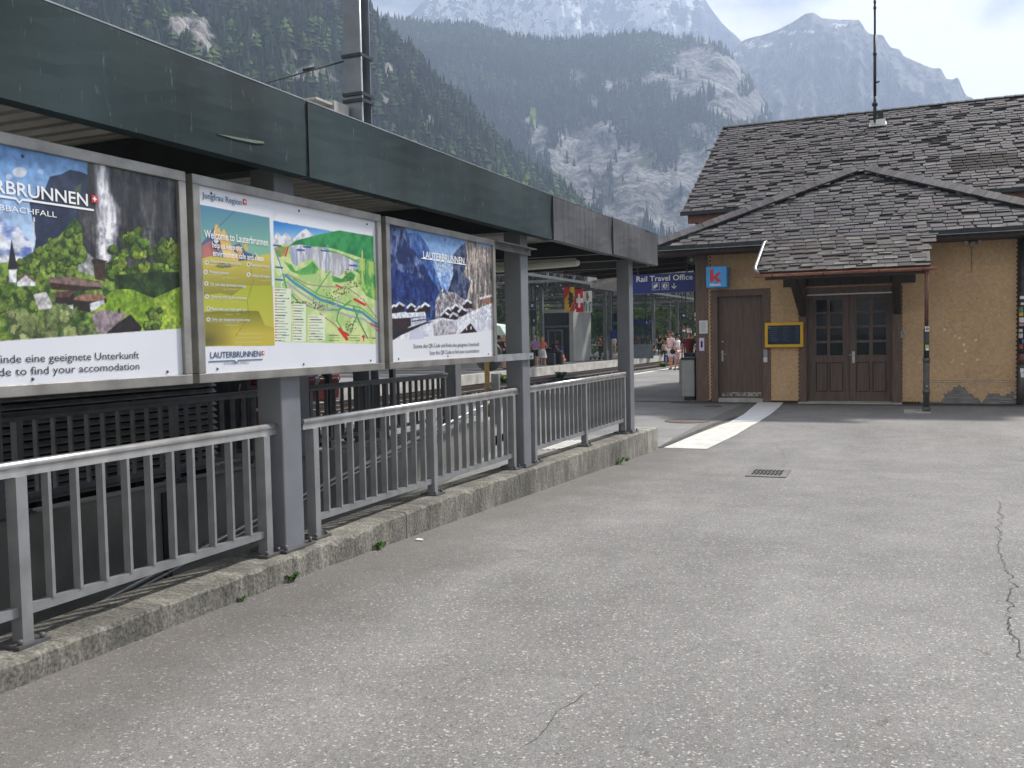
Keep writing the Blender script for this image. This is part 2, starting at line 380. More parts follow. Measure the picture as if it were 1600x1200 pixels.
# the cracks in the asphalt: thin dark fissures
CRK = M('crack_dark', (.07, .066, .062), 1, var=.2)
def crack(pts, w, jit, seed, branch=True):
    r = random.Random(seed); P = [np.array(gpt(*p)) for p in pts]; path = []
    for a, b in zip(P, P[1:]):
        n = max(2, int(np.linalg.norm(b-a)/.035))
        for i in range(n): path.append(a+(b-a)*i/n)
    path.append(P[-1]); off = 0; v = []; f = []
    for i, p in enumerate(path):
        d = path[min(i+1, len(path)-1)]-path[max(i-1, 0)]; d /= np.linalg.norm(d)+1e-9; nrm = np.array([-d[1], d[0], 0])
        off = off*.8+r.uniform(-jit, jit); ww = w*(.35+r.random())*(min(1, i/6+.15, (len(path)-i)/6+.1))
        c = p+nrm*off; ww *= .38
        for s in (-1, 1):
            q = c+nrm*ww*s; v.append((q[0], q[1], gz(q[0], q[1])+.0035))
    f = [(2*i, 2*i+1, 2*i+3, 2*i+2) for i in range(len(path)-1)]
    return v, f
mb = MB()
for i, (pts, w, j) in enumerate([
    ([(1561, 780), (1557, 800), (1562, 845), (1560, 870), (1575, 900), (1580, 960), (1592, 1000), (1600, 1040)], .0075, .02),
    ([(1562, 806), (1530, 812), (1512, 816)], .004, .01), ([(1558, 832), (1530, 834), (1506, 834)], .004, .01),
    ([(1580, 960), (1578, 985), (1583, 1015)], .004, .015),
    ([(800, 1185), (850, 1130), (890, 1100), (935, 1066)], .0045, .012),
    ([(1218, 694), (1228, 712), (1231, 720), (1222, 732)], .007, .03), ([(1243, 700), (1232, 715)], .005, .03),
    ([(1000, 797), (1044, 802)], .004, .01), ([(838, 804), (880, 812), (925, 803)], .004, .01), ([(925, 803), (1000, 812), (1062, 826)], .003, .012),
    ([(1110, 838), (1165, 837)], .003, .01), ([(1020, 735), (1090, 742), (1160, 744)], .006, .015)]):
    mb.add(*crack(pts, w, j, i+3))
tag(mb.build('ground_cracks', CRK), kind='structure')
# manhole lids, gully grate, meter hatch
IRON = M('rusty_iron', (.13, .10, .09), .8, .2, var=.3, vscale=12, bump=.4)
for (x, y, r, lb) in ((-3.78, 17.1, .42, 'large round rusty manhole cover between kerb end and brown door'), (-4.0, 20.75, .2, 'small round rusty manhole cover nearest the brown door')):
    t = thing('manhole_cover', lb, 'manhole cover', (x, y, gz(x, y)))
    mb = MB(); mb.lathe([(0, .009), (r*.93, .009), (r*.95, .007), (r*.95, 0)], (x, y, gz(x, y)), 28); mb.build('lid', IRON, t)
    mb = MB(); mb.lathe([(r*.96, 0), (r*.96, .011), (r, .011), (r, 0)], (x, y, gz(x, y)), 28); mb.build('rim', M('iron_rim', (.09, .08, .075), .7, .3), t)
g0, g1, g2, g3 = [np.array(gpt(*p)) for p in ((1164, 744.5), (1228, 747), (1236, 735), (1174, 733))]
t = thing('drain_grate', 'cast iron gully grate with two rows of slots in the asphalt', 'drain grate', tuple(g0))
mb = MB(); a, b = (g1-g0), (g3-g0)
mb.prism([g0, g1, g2, g3], (0, 0, .010)); mb.build('grate_frame', M('grate_iron', (.17, .165, .165), .6, .4, var=.2), t)
mb = MB()
for j in range(2):
    for i in range(8):
        u = .11+i*.095; w = .2+j*.36; q = [g0+a*(u+du)+b*(w+dw) for du, dw in ((0, 0), (.062, 0), (.072, .12), (.105, .30), (.045, .30), (.012, .12))]
        mb.prism([p+np.array([0, 0, .0105]) for p in q], (0, 0, .003))
mb.build('slot', M('slot_black', (.004, .004, .004), 1), t)
t = thing('meter_hatch', 'pale concrete hatch lid in the ground beside the downpipe foot', 'hatch', (.2, 19.8, 0))
mb = MB(); mb.box(-.03, .46, 19.55, 20.12, -.02, .012); mb.build('lid', CONC, t)
mb = MB(); mb.box(.18, .28, 19.8, 19.84, .0125, .018); mb.box(.38, .41, 19.7, 19.98, .0125, .016); mb.build('slot', CRK, t)
sheet('wall_foot_strip', [-5.2, 2.3], [21.5, 22.0], PAVE, lambda x, y: gz(x, y), .004)  # dark asphalt strip along the foot of the facade

# ================================================================ KERB WALL AND RAMP
def kerb_mat():
    m = M('kerb_concrete', (.16, .155, .142), .92, var=.0, vscale=2.2, bump=.4, bscale=30, col2=(.34, .33, .30), ramp=(.36, .72), stretch=(1, 1, .8))
    t = m.node_tree; b = t.nodes['Principled BSDF']; src = b.inputs['Base Color'].links[0].from_socket
    c = N(t, 'ShaderNodeTexCoord'); mp2 = N(t, 'ShaderNodeMapping'); mp2.inputs['Scale'].default_value = (1, 4, 1.1); t.links.new(c.outputs['Object'], mp2.inputs[0])
    n = N(t, 'ShaderNodeTexNoise'); n.inputs['Scale'].default_value = 3.2; n.inputs['Detail'].default_value = 7; n.inputs['Roughness'].default_value = .7; t.links.new(mp2.outputs[0], n.inputs['Vector'])
    r = N(t, 'ShaderNodeValToRGB'); r.color_ramp.elements[0].position = .42; r.color_ramp.elements[1].position = .68
    r.color_ramp.elements[0].color = (.62, .61, .59, 1); r.color_ramp.elements[1].color = (1.2, 1.19, 1.16, 1); t.links.new(n.outputs[0], r.inputs[0])
    x = N(t, 'ShaderNodeMix', data_type='RGBA', blend_type='MULTIPLY'); x.inputs[0].default_value = 1; t.links.new(src, x.inputs[6]); t.links.new(r.outputs[0], x.inputs[7])
    n3 = N(t, 'ShaderNodeTexNoise'); n3.inputs['Scale'].default_value = 55; n3.inputs['Detail'].default_value = 3; t.links.new(c.outputs['Object'], n3.inputs['Vector'])
    r3 = N(t, 'ShaderNodeValToRGB'); r3.color_ramp.elements[0].position = .3; r3.color_ramp.elements[0].color = (.45, .45, .43, 1); r3.color_ramp.elements[1].position = .62; r3.color_ramp.elements[1].color = (1.15, 1.15, 1.12, 1)
    t.links.new(n3.outputs[0], r3.inputs[0])
    x3 = N(t, 'ShaderNodeMix', data_type='RGBA', blend_type='MULTIPLY'); x3.inputs[0].default_value = 1; t.links.new(x.outputs[2], x3.inputs[6]); t.links.new(r3.outputs[0], x3.inputs[7])
    t.links.new(x3.outputs[2], b.inputs['Base Color']); return m
KERB = kerb_mat()
def ktop(y): return float(np.interp(y, [-8, 2.5, 6.5, 13.4], [.30, .30, .335, .245]))
def kerb_run(y0, y1, xo=0.0, step=.10, seed=1):
    r = random.Random(seed); v = []; f = []; ys = np.arange(y0, y1+.001, (y1-y0)/max(1, round((y1-y0)/step)))
    for y in ys:
        z = ktop(y); j = lambda s: r.uniform(-s, s)
        ch = .012+abs(j(.012))*(3 if r.random() < .08 else 1)
        v += [(-3.40+xo+j(.004), y, gz(0, y)-.3), (-3.40+xo+j(.004), y, z-ch), (-3.40+xo-ch*.9, y, z+j(.003)), (-3.60+xo, y, z+j(.003)), (-3.775+xo, y, z-.004), (-3.79+xo, y, z-.02), (-3.79+xo, y, -1.9)]
    n = 7
    for i in range(len(ys)-1):
        for k in range(n-1): f.append((i*n+k, i*n+k+1, (i+1)*n+k+1, (i+1)*n+k))
    f += [tuple(range(n)), tuple(range((len(ys)-1)*n, len(ys)*n))]
    return v, f
mb = MB(); mb.add(*kerb_run(-6, 5.86)); mb.add(*kerb_run(5.866, 12.75, seed=5))
tag(mb.build('kerb_wall', KERB), 'low weathered concrete kerb wall under the railings', 'kerb wall')
mb = MB(); mb.add(*kerb_run(12.765, 13.36, seed=8))
tag(mb.build('kerb_wall', M('kerb_block', (.30, .29, .255), .9, var=.25, vscale=6, bump=.5, bscale=40)), 'paler concrete end block closing off the kerb wall', 'kerb wall')
RAMPC = M('ramp_concrete', (.20, .20, .185), .85, var=.28, vscale=1.4, bump=.35, bscale=18)
rz_ = lambda x, y: -.05-.15*max(0, 14.6-y)
sheet('ramp_floor', [-6.26, -5, -3.46], [-8, 0, 5, 10, 13.3, 14.6], M('ramp_paving', (.26, .26, .255), .8, var=.15, vscale=4, bump=.2), lambda x, y: rz_(x, y) if x < -3.6 else rz_(x, y)-.001)
mb = MB()   # far retaining wall with a rounded end
prof = [(-6.15, -2.6), (-6.15, .30), (-6.17, .32), (-6.43, .32), (-6.45, .30), (-6.45, -2.6)]
ys = [-8, 2, 5, 8, 10, 12, 13.2]; v = []; f = []
for y in ys: v += [(x, y, z) for x, z in prof]
for k in range(1, 7):
    a = k/6*math.pi/2
    v += [(-6.45+(x+6.45)*math.cos(a) if x > -6.3 else x, 13.2+.55*math.sin(a)*(1 if x > -6.3 else .9), z) for x, z in prof]
nn = len(ys)+6
for i in range(nn-1):
    for k in range(5): f.append((i*6+k, i*6+k+1, (i+1)*6+k+1, (i+1)*6+k))
mb.add(v, f)
rw = tag(mb.build('retaining_wall', RAMPC), 'grey concrete retaining wall on the far side of the ramp', 'wall')
STEEL = M('galvanised_steel', (.27, .275, .285), .42, .3, var=.14, vscale=7, bump=.05)
STEELP = M('handrail_steel', (.50, .50, .50), .32, .6, var=.15, vscale=9)
h = thing('ramp_handrail', 'steel tube handrail sloping down along the ramp wall', 'handrail', (-6.08, 8, 0))
mb = MB(); mb.tube([(-6.05, 13.2, .62), (-6.05, 12.9, .56), (-6.05, 8.8, .03), (-6.05, 4.7, -.60), (-6.05, 0, -1.3)], .024, 8)
mb.tube([(-6.06, 12.9, .50), (-6.06, 8.8, -.03), (-6.06, 4.7, -.66), (-6.06, 0, -1.36)], .014, 8); mb.build('handrail', STEELP, h)
for y in (12.6, 11, 9.4, 7.8, 6.2):
    z = np.interp(y, [0, 4.7, 8.8, 12.9], [-1.3, -.6, .03, .56]); mb = MB(); mb.tube([(-6.16, y, z-.08), (-6.05, y, z-.08), (-6.05, y, z-.02)], .008, 6); mb.build('bracket', STEEL, h)
mb = MB(); mb.box(-6.149, -6.135, 6.25, 6.34, -2, .28); mb.build('drain_pipe', M('black_pipe', (.02, .022, .025), .5), rw)

# ================================================================ RAILINGS
RW, NB = .0, 0
def railing(x, y0, y1, posts, label, top=1.105, low=.45, group='steel railings along the underpass', mat=STEEL, over=(0, 0), nb=10, lowset=True):
    t = thing('railing', label, 'railing', (x, (y0+y1)/2, .3), group)
    mb = MB(); a, b = y0-over[0], y1+over[1]
    mb.tube([(x+.012, a, top-.012), (x+.012, b, top-.012)], [.021, .021], 10); mb.box(x-.02, x+.022, a, b, top-.062, top-.022)
    mb.build('handrail', STEELP if mat is STEEL else mat, t)
    L = None; pbx = None; bxx = None
    for i, y in enumerate(posts):
        z0 = ktop(y)+.003
        if pbx is None:
            mb = MB(); mb.box(x-.034, x+.034, y-.0275, y+.0275, z0, top-.062); pbx = mb.build('railing_post', mat, t); yb = y
            mb = MB(); mb.box(x-.075, x+.075, y-.08, y+.08, z0-.002, z0+.012); mb.tube([(x+.05, y-.055, z0+.01), (x+.05, y-.055, z0+.035)], .011, 6); mb.tube([(x+.05, y+.055, z0+.01), (x+.05, y+.055, z0+.035)], .011, 6); pbb = mb.build('foot_plate', M('plate_steel', (.13, .13, .135), .5, .5), t)
        else:
            dup_child(pbx, t, (0, y-yb, 0)); dup_child(pbb, t, (0, y-yb, ktop(y)-ktop(yb)))
    for a, b in zip(posts, posts[1:]):
        mb = MB(); mb.box(x-.017, x+.017, a+.028, b-.028, low-.022, low+.022); mb.build('lower_rail', mat, t)
        for k in range(nb):
            y = a+(b-a)*(k+1)/(nb+1)
            if bxx is None:
                mb = MB(); mb.box(x-.022, x+.022, y-.0085, y+.0085, low+.022, top-.062); bxx = mb.build('baluster', mat, t); yb2 = y
            else: dup_child(bxx, t, (0, y-yb2, 0))
    return t
railing(-3.57, 1.12, 4.60, [1.12, 2.79, 4.46], 'steel railing nearest the camera, below the summer waterfall poster', over=(.06, .08))
railing(-3.57, 4.90, 8.37, [4.96, 6.60, 8.26], 'steel railing below the map board, between two thick posts', over=(.06, .08))
railing(-3.57, 8.75, 12.24, [8.82, 10.48, 12.14], 'farthest steel railing of the kerb wall, ending at the last thick post', over=(.05, .10))
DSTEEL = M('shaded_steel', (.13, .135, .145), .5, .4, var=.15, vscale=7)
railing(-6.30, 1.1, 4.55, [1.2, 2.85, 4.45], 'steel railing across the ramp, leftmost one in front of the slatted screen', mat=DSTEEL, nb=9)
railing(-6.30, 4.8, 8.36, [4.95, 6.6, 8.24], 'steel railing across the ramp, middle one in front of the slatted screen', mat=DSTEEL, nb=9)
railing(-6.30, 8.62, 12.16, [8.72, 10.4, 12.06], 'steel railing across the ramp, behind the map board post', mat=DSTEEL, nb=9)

# ================================================================ CANOPY
cy = thing('canopy', 'flat roofed steel canopy with green copper fascia over the ramp', 'canopy', (-4.8, 6, .3))
FGREEN = M('green_copper', (.027, .044, .049), .75, .0, spec=.15, var=.32, vscale=1.3, bump=.08, bscale=5, stretch=(1, 1, .45))
FDARK = M('streaked_lead', (.05, .053, .062), .55, .2, var=.0, vscale=3, bump=.1, bscale=8, stretch=(1, 7, .3), col2=(.12, .122, .13), ramp=(.3, .75))
def verdigris(m, cover):
    t = m.node_tree; b = t.nodes['Principled BSDF']; src = b.inputs['Base Color'].links[0].from_socket
    c = N(t, 'ShaderNodeTexCoord'); q = N(t, 'ShaderNodeMapping'); q.inputs['Scale'].default_value = (1, 11, 2.0); t.links.new(c.outputs['Object'], q.inputs[0])
    n = N(t, 'ShaderNodeTexNoise'); n.inputs['Scale'].default_value = 3; n.inputs['Detail'].default_value = 8; n.inputs['Roughness'].default_value = .7; t.links.new(q.outputs[0], n.inputs['Vector'])
    r = N(t, 'ShaderNodeValToRGB'); r.color_ramp.elements[0].position = cover; r.color_ramp.elements[1].position = cover+.08; r.color_ramp.elements[1].color = (.6, .6, .6, 1); t.links.new(n.outputs[0], r.inputs[0])
    x = N(t, 'ShaderNodeMix', data_type='RGBA'); t.links.new(r.outputs[0], x.inputs[0]); t.links.new(src, x.inputs[6]); x.inputs[7].default_value = (.17, .22, .21, 1); t.links.new(x.outputs[2], b.inputs['Base Color'])
verdigris(FGREEN, .62)
def fascia(y0, y1, mat, bot=2.612, top=3.066, seed=0, bent=False):
    r = random.Random(seed); ny, nz = max(4, int((y1-y0)/.16)), 9; v = []; f = []
    for i in range(ny+1):
        for k in range(nz+1):
            u, w = i/ny, k/nz; y = y0+(y1-y0)*u
            bulge = .012*math.sin(u*math.pi*2.3+seed)*math.sin(w*math.pi)+r.uniform(-.0015, .0015)
            z = bot+(top-bot)*w
            if bent and w == 1: z += r.uniform(-.004, .012)*(1 if u > .55 else 0) - (.012 if .6 < u < .8 else 0)
            v.append((-3.35+bulge, y, z))
    n = nz+1
    for i in range(ny):
        for k in range(nz): f.append((i*n+k, i*n+k+1, (i+1)*n+k+1, (i+1)*n+k))
    b = len(v)   # bottom return and top flashing
    v += [(-3.35, y0, bot), (-3.35, y1, bot), (-3.43, y1, bot-.004), (-3.43, y0, bot-.004), (-3.35, y0, top), (-3.35, y1, top), (-3.47, y1, top+.004), (-3.47, y0, top+.004)]
    f += [(b, b+1, b+2, b+3), (b+4, b+5, b+6, b+7)]
    b = len(v); v += [(-3.35, y1, bot), (-3.35, y1, top), (-3.47, y1, top), (-3.43, y1, bot)]; f.append((b, b+1, b+2, b+3))
    mb = MB(); mb.add(v, f, smooth=False); return mb.build('fascia_panel', mat, cy)
fascia(-4.4, .62, FGREEN, seed=1); fascia(.632, 4.70, FGREEN, seed=2); fascia(4.712, 8.92, FGREEN, seed=3); fascia(8.932, 11.03, FDARK, seed=4, bot=2.618); fascia(11.042, 13.30, FDARK, seed=5, bot=2.63, top=3.085, bent=True)
mb = MB(); mb.box(-3.5, -3.352, -4.4, 4.69, 3.071, 3.079); mb.box(-3.5, -3.352, 4.72, 8.91, 3.071, 3.079); mb.box(-3.5, -3.352, 8.94, 11.0, 3.071, 3.077); mb.build('flashing', M('zinc_edge', (.30, .31, .32), .4, .6), cy)
mb = MB(); mb.box(-3.348, -3.338, 4.699, 4.713, 2.612, 3.06); mb.box(-3.349, -3.340, 8.92, 8.934, 2.615, 3.06); mb.box(-3.349, -3.340, 11.03, 11.043, 2.62, 3.06); mb.build('seam', M('seam_dark', (.012, .014, .016), .7), cy)
mb = MB(); sp_ = [onX(*p, -3.338) for p in ((340, 209.5), (352, 211), (380, 216), (412, 221), (413, 224), (400, 224), (370, 218))]; mb.prism([tuple(q) for q in sp_], (-.004, 0, 0)); mb.build('pale_mark', M('mark_pale', (.12, .15, .11), .6), cy)  # thin pale mark on the green fascia
# trapezoidal deck seen from below, ribs running across
v = []; f = []; P = .17; y = -4.4; i = 0
while y < 13.2:
    for dy, z in ((0, 2.965), (.055, 2.965), (.075, 2.995), (.15, 2.995)):
        v += [(-3.44, y+dy, z), (-7.2, y+dy, z)]
    y += P
f = [(2*i, 2*i+1, 2*i+3, 2*i+2) for i in range(len(v)//2-1)]
mb = MB(); mb.add(v, f); mb.build('deck', M('galvanised_deck', (.46, .44, .41), .5, .25, var=.2, vscale=2.5), cy)
mb = MB(); mb.box(-7.2, -3.36, -4.4, 13.25, 3.0, 3.062); mb.build('roof', M('roof_gravel', (.2, .2, .19), .9), cy)
mb = MB(); mb.box(-7.24, -7.2, -4.4, 13.25, 2.60, 3.07); mb.box(-7.2, -3.48, 13.2, 13.28, 2.62, 2.99); mb.build('rear_fascia', FDARK, cy)
POSTM = M('painted_post', (.185, .195, .215), .5, .1, var=.1, vscale=3, bump=.05, bscale=12)
BEAM = M('dark_beam', (.028, .031, .038), .6)
PY = (.86, 4.66, 8.50, 12.37)
mb = MB()
pproto = bproto = None
for k, y in enumerate(PY):
    for x in (-3.595, -6.30):
        if pproto is None:
            mb = MB(); mb.box(x-.085, x+.095, y-.0975, y+.0975, .05, 2.66); pproto = mb.build('post', POSTM, cy, bevel=.008); p0 = (x, y)
            mb = MB(); mb.box(x-.14, x+.14, y-.15, y+.15, .315, .327); mb.tube([(x+.115, y-.125, .32), (x+.115, y-.125, .36)], .012, 6); mb.tube([(x+.115, y+.125, .32), (x+.115, y+.125, .36)], .012, 6); fproto = mb.build('foot_plate', M('plate_steel', (.13, .13, .135), .5, .5), cy)
        else:
            dup_child(pproto, cy, (x-p0[0], y-p0[1], 0)); dup_child(fproto, cy, (x-p0[0], y-p0[1], (ktop(y)-.325+.0135) if x > -5 else -.0))
    mb = MB(); mb.box(-7.15, -3.47, y-.09, y+.09, 2.66, 2.95); mb.build('beam', BEAM, cy)
for x in (-3.53, -6.30): mb = MB(); mb.box(x-.05, x+.05, -4.3, 13.2, 2.80, 2.948); mb.build('purlin', BEAM, cy)
lo = thing('strip_light', 'long white strip light under the far end of the canopy', 'strip light', (-5.2, 11.2, 2.6))
A, B = onY(773, 421, 11.2), onY(905, 410.5, 11.2)
mb = MB(); mb.tube([A, A*.97+B*.03, A*.03+B*.97, B], [.03, .045, .045, .03], 10); mb.build('diffuser', M('milky_plastic', (.72, .70, .64), .4, var=.03), lo)
mb = MB(); mb.box(A[0], B[0]-.05, 11.17, 11.23, A[2]+.04, A[2]+.09); mb.build('housing', M('lamp_housing', (.4, .39, .36), .5), lo)
# dark services under the deck beyond the last poster
mb = MB(); mb.box(-7.1, -3.6, 10.2, 10.26, 2.86, 2.93); mb.box(-7.1, -3.6, 11.26, 11.36, 2.66, 2.74); mb.build('cross_rail', BEAM, cy)

# ================================================================ POSTER BOARDS
FRAME = M('board_frame', (.30, .29, .272), .45, .6, var=.22, vscale=5, bump=.1, bscale=30, stretch=(1, 1, 1))
PRINT = None
def print_mat():
    m = bpy.data.materials.new('printed_poster'); m.use_nodes = True; t = m.node_tree; b = t.nodes['Principled BSDF']; b.inputs['Roughness'].default_value = .35
    at = N(t, 'ShaderNodeVertexColor', layer_name='col')
    n = N(t, 'ShaderNodeTexNoise'); n.inputs['Scale'].default_value = 3; n.inputs['Detail'].default_value = 5
    c = N(t, 'ShaderNodeTexCoord'); t.links.new(c.outputs['Object'], n.inputs['Vector'])
    r = N(t, 'ShaderNodeValToRGB'); r.color_ramp.elements[0].color = (.9, .9, .9, 1); r.color_ramp.elements[1].color = (1, 1, 1, 1); t.links.new(n.outputs[0], r.inputs[0])
    x = N(t, 'ShaderNodeMix', data_type='RGBA', blend_type='MULTIPLY'); x.inputs[0].default_value = 1; t.links.new(at.outputs[0], x.inputs[6]); t.links.new(r.outputs[0], x.inputs[7])
    t.links.new(x.outputs[2], b.inputs['Base Color']); return m
PRINT = print_mat()
BX = -3.455                                    # printed face of the boards
def bpt(px, py): q = onX(px, py, BX); return q[1], q[2]
class Print:
    """a picture printed on a sheet: a fine grid of coloured points; shapes are given as seen in the photograph"""
    def __init__(s, y0, y1, z0, z1, res=.0037):
        s.y0, s.y1, s.z0, s.z1 = y0, y1, z0, z1; s.w = int((y1-y0)/res)+1; s.h = int((z1-z0)/res)+1
        s.Y, s.Z = np.meshgrid(np.linspace(y0, y1, s.w), np.linspace(z1, z0, s.h)); s.I = np.ones((s.h, s.w, 3))*np.array([230, 233, 242.])
        s.res = res
        V = np.stack([np.full(s.Y.shape, BX), s.Y, s.Z], -1)-CP; cc = V @ _R
        s.PX = 800+F*cc[..., 0]/cc[..., 2]; s.PY = 600+F*cc[..., 1]/cc[..., 2]
    def mask(s, poly): return sum(inpoly(s.PX+a, s.PY+b, poly).astype(float) for a, b in ((-.45, -.15), (.15, -.45), (.45, .15), (-.15, .45)))/4
    def nz(s, cell, seed, octs=5): return fbm(s.h, s.w, (cell[0]/s.res, cell[1]/s.res) if isinstance(cell, tuple) else cell/s.res, seed, octs)
    def put(s, m, col, a=1.0):
        col = np.array(col, float); a = m.astype(float)*a
        s.I = s.I*(1-a[..., None])+col*a[..., None] if col.ndim == 1 else s.I*(1-a[..., None])+col*a[..., None]
    def poly(s, p, col, a=1.0): s.put(s.mask(p), col, a)
    def tex(s, p, c0, c1, cell, seed, lo=.35, hi=.65, octs=5, a=1.0, m=None):
        n = np.clip((s.nz(cell, seed, octs)-lo)/(hi-lo), 0, 1)[..., None]
        s.put(s.mask(p) if m is None else m, np.array(c0)*(1-n)+np.array(c1)*n, a)
    def grad(s, p, c0, c1, y0, y1, m=None):
        t = np.clip((s.PY-y0)/(y1-y0), 0, 1)[..., None]; s.put(s.mask(p) if m is None else m, np.array(c0)*(1-t)+np.array(c1)*t)
    def line(s, pts, w, col, a=1.0):
        for (x0, y0), (x1, y1) in zip(pts, pts[1:]):
            dx, dy = x1-x0, y1-y0; L = dx*dx+dy*dy; t = np.clip(((s.PX-x0)*dx+(s.PY-y0)*dy)/L, 0, 1)
            s.put(np.hypot(s.PX-x0-t*dx, s.PY-y0-t*dy) < w/2, col, a)
    def disc(s, x, y, r, col, a=1.0, ry=None):
        d = np.hypot((s.PX-x)/r, (s.PY-y)/(ry or r)); s.put(np.clip((1.15-d)/.3, 0, 1), col, a)
    def detail(s, poly, cell, amp, seed):
        n = s.nz(cell, seed, 4); n = (n-n.mean())/n.std(); m = s.mask(poly)[..., None] > .5; s.I = np.where(m, s.I*(1+amp*n[..., None]), s.I)
    def build(s, parent, name='printed_sheet'):
        v = np.stack([np.full(s.Y.size, BX), s.Y.ravel(), s.Z.ravel()], 1); i = np.arange(s.h*s.w).reshape(s.h, s.w)
        f = np.stack([i[1:, :-1].ravel(), i[1:, 1:].ravel(), i[:-1, 1:].ravel(), i[:-1, :-1].ravel()], 1)
        c = np.clip(s.I, 0, 255).reshape(-1, 3)/255; c = np.where(c <= .04045, c/12.92, ((c+.055)/1.055)**2.4)*.92
        return np_mesh(name, v, f, PRINT, parent, c)
def bushes(P, region, n, r0, r1, seed, cols=((38, 62, 28), (92, 124, 48), (132, 158, 66))):
    r = random.Random(seed); xs = [p[0] for p in region]; ys = [p[1] for p in region]
    pts = []
    while len(pts) < n:
        x, y = r.uniform(min(xs), max(xs)), r.uniform(min(ys), max(ys))
        if inpoly(np.array([[x]]), np.array([[y]]), region)[0, 0]: pts.append((y, x))
    noi = P.nz(.03, seed+9, 4)
    for y, x in sorted(pts):
        q = r.uniform(r0, r1); c = cols[2] if r.random() < .55 else cols[1]
        d = np.hypot((P.PX-x)/q, (P.PY-y)/q)+(noi-.5)*1.3
        cv = np.array(c, float)*r.uniform(.8, 1.15); P.put(d < 1.0, np.array(cols[0])*.55+cv*.45*.6); d2 = np.hypot((P.PX-x-q*.22)/q, (P.PY-y+q*.28)/q)+(noi-.5)*1.5; P.put(d2 < .75, cv, .75)
def house(P, roof, wall, front=None, rc=(96, 70, 64), wc=(46, 36, 34), fc=(210, 212, 215)):
    P.poly(wall, wc)
    if front: P.poly(front, fc)
    P.poly(roof, rc)
WHT = M('white_lettering', (.82, .83, .85), .5, var=.02); BLK = M('dark_lettering', srgb(52, 54, 64), .5, var=.02)
NAVY = M('navy_lettering', srgb(50, 74, 110), .5, var=.02); SLATEB = M('slate_blue_lettering', srgb(88, 118, 146), .5, var=.02); REDM = M('swiss_red', srgb(200, 35, 40), .5, var=.03)
GREYL = M('grey_lettering', srgb(120, 128, 140), .5, var=.02)
PALEW = M('pale_lettering', (.62, .66, .72), .5, var=.02)
RT, UP = (0, 1, 0), (0, 0, 1)
def btext(par, s, px, py, cap, mat, width=None, align='L', bold=0.0, tilt=0.0, off=.0025):
    y, z = bpt(px, py); c, sn = math.cos(tilt), math.sin(tilt)
    return lettering(s, (BX, y, z), (0, c, sn), (0, -sn, c), cap, mat, par, width, align, bold=bold, off=off)
def pwidth(x0, x1, py): return bpt(x1, py)[0]-bpt(x0, py)[0]
def swiss(par, px, py, h):
    y, z = bpt(px, py); mb = MB(); mb.box(BX+.001, BX+.003, y-h/2, y+h/2, z-h/2, z+h/2); r = mb.build('swiss_cross', REDM, par)
    mb = MB(); a, w = h*.31, h*.095; mb.box(BX+.003, BX+.0042, y-a, y+a, z-w, z+w); mb.box(BX+.003, BX+.0042, y-w, y+w, z-a, z-w); mb.box(BX+.003, BX+.0042, y-w, y+w, z+w, z+a); mb.build('cross', WHT, r)
def underline(par, x0, x1, py, h, mat=WHT, notch=None):
    (ya, _), (yb, z) = bpt(x0, py), bpt(x1, py); mb = MB()
    if notch:
        yn = bpt(notch, py)[0]; w = .016
        mb.prism([(BX+.001, ya, z), (BX+.001, yn-w, z), (BX+.001, yn, z-w), (BX+.001, yn+w, z), (BX+.001, yb, z), (BX+.001, yb, z+h), (BX+.001, yn+w, z+h), (BX+.001, yn, z-w+h), (BX+.001, yn-w, z+h), (BX+.001, ya, z+h)], (.0022, 0, 0))
    else: mb.box(BX+.001, BX+.0032, ya, yb, z, z+h)
    mb.build('underline', mat, par)
def board(label, y0, y1, z0=1.396, z1=2.50, fw=.052):
    t = thing('poster_board', label, 'poster board', (-3.47, (y0+y1)/2, z0), 'framed poster boards on the canopy posts')
    xb, xf = -3.50, -3.435; mb = MB()
    mb.box(xb, xf, y0, y1, z1-fw, z1); mb.box(xb, xf, y0, y1, z0, z0+fw); mb.box(xb, xf, y0, y0+fw, z0+fw, z1-fw); mb.box(xb, xf, y1-fw, y1, z0+fw, z1-fw)
    mb.build('frame', FRAME, t, bevel=.004)
    mb = MB(); mb.box(xb-.004, BX-.012, y0+.01, y1-.01, z0+.01, z1-.01); mb.build('back_panel', M('back_panel', (.12, .125, .13), .6, .3), t)
    sc = None
    for zz in (z0+fw+.020, z1-fw-.03):
        for k in range(3):
            yy = y0+.16+(y1-y0-.32)*k/2
            if sc is None:
                mb = MB(); mb.lathe([(0, .005), (.006, .004), (.008, 0)], (BX+.001, yy, zz), 8, 'x'); sc = mb.build('screw', M('screw_steel', (.1, .1, .11), .4, .8), t); sy, sz = yy, zz
            else: dup_child(sc, t, (0, yy-sy, zz-sz))
    return t, Print(y0+fw-.004, y1-fw+.004, z0+fw-.004, z1-fw+.004)

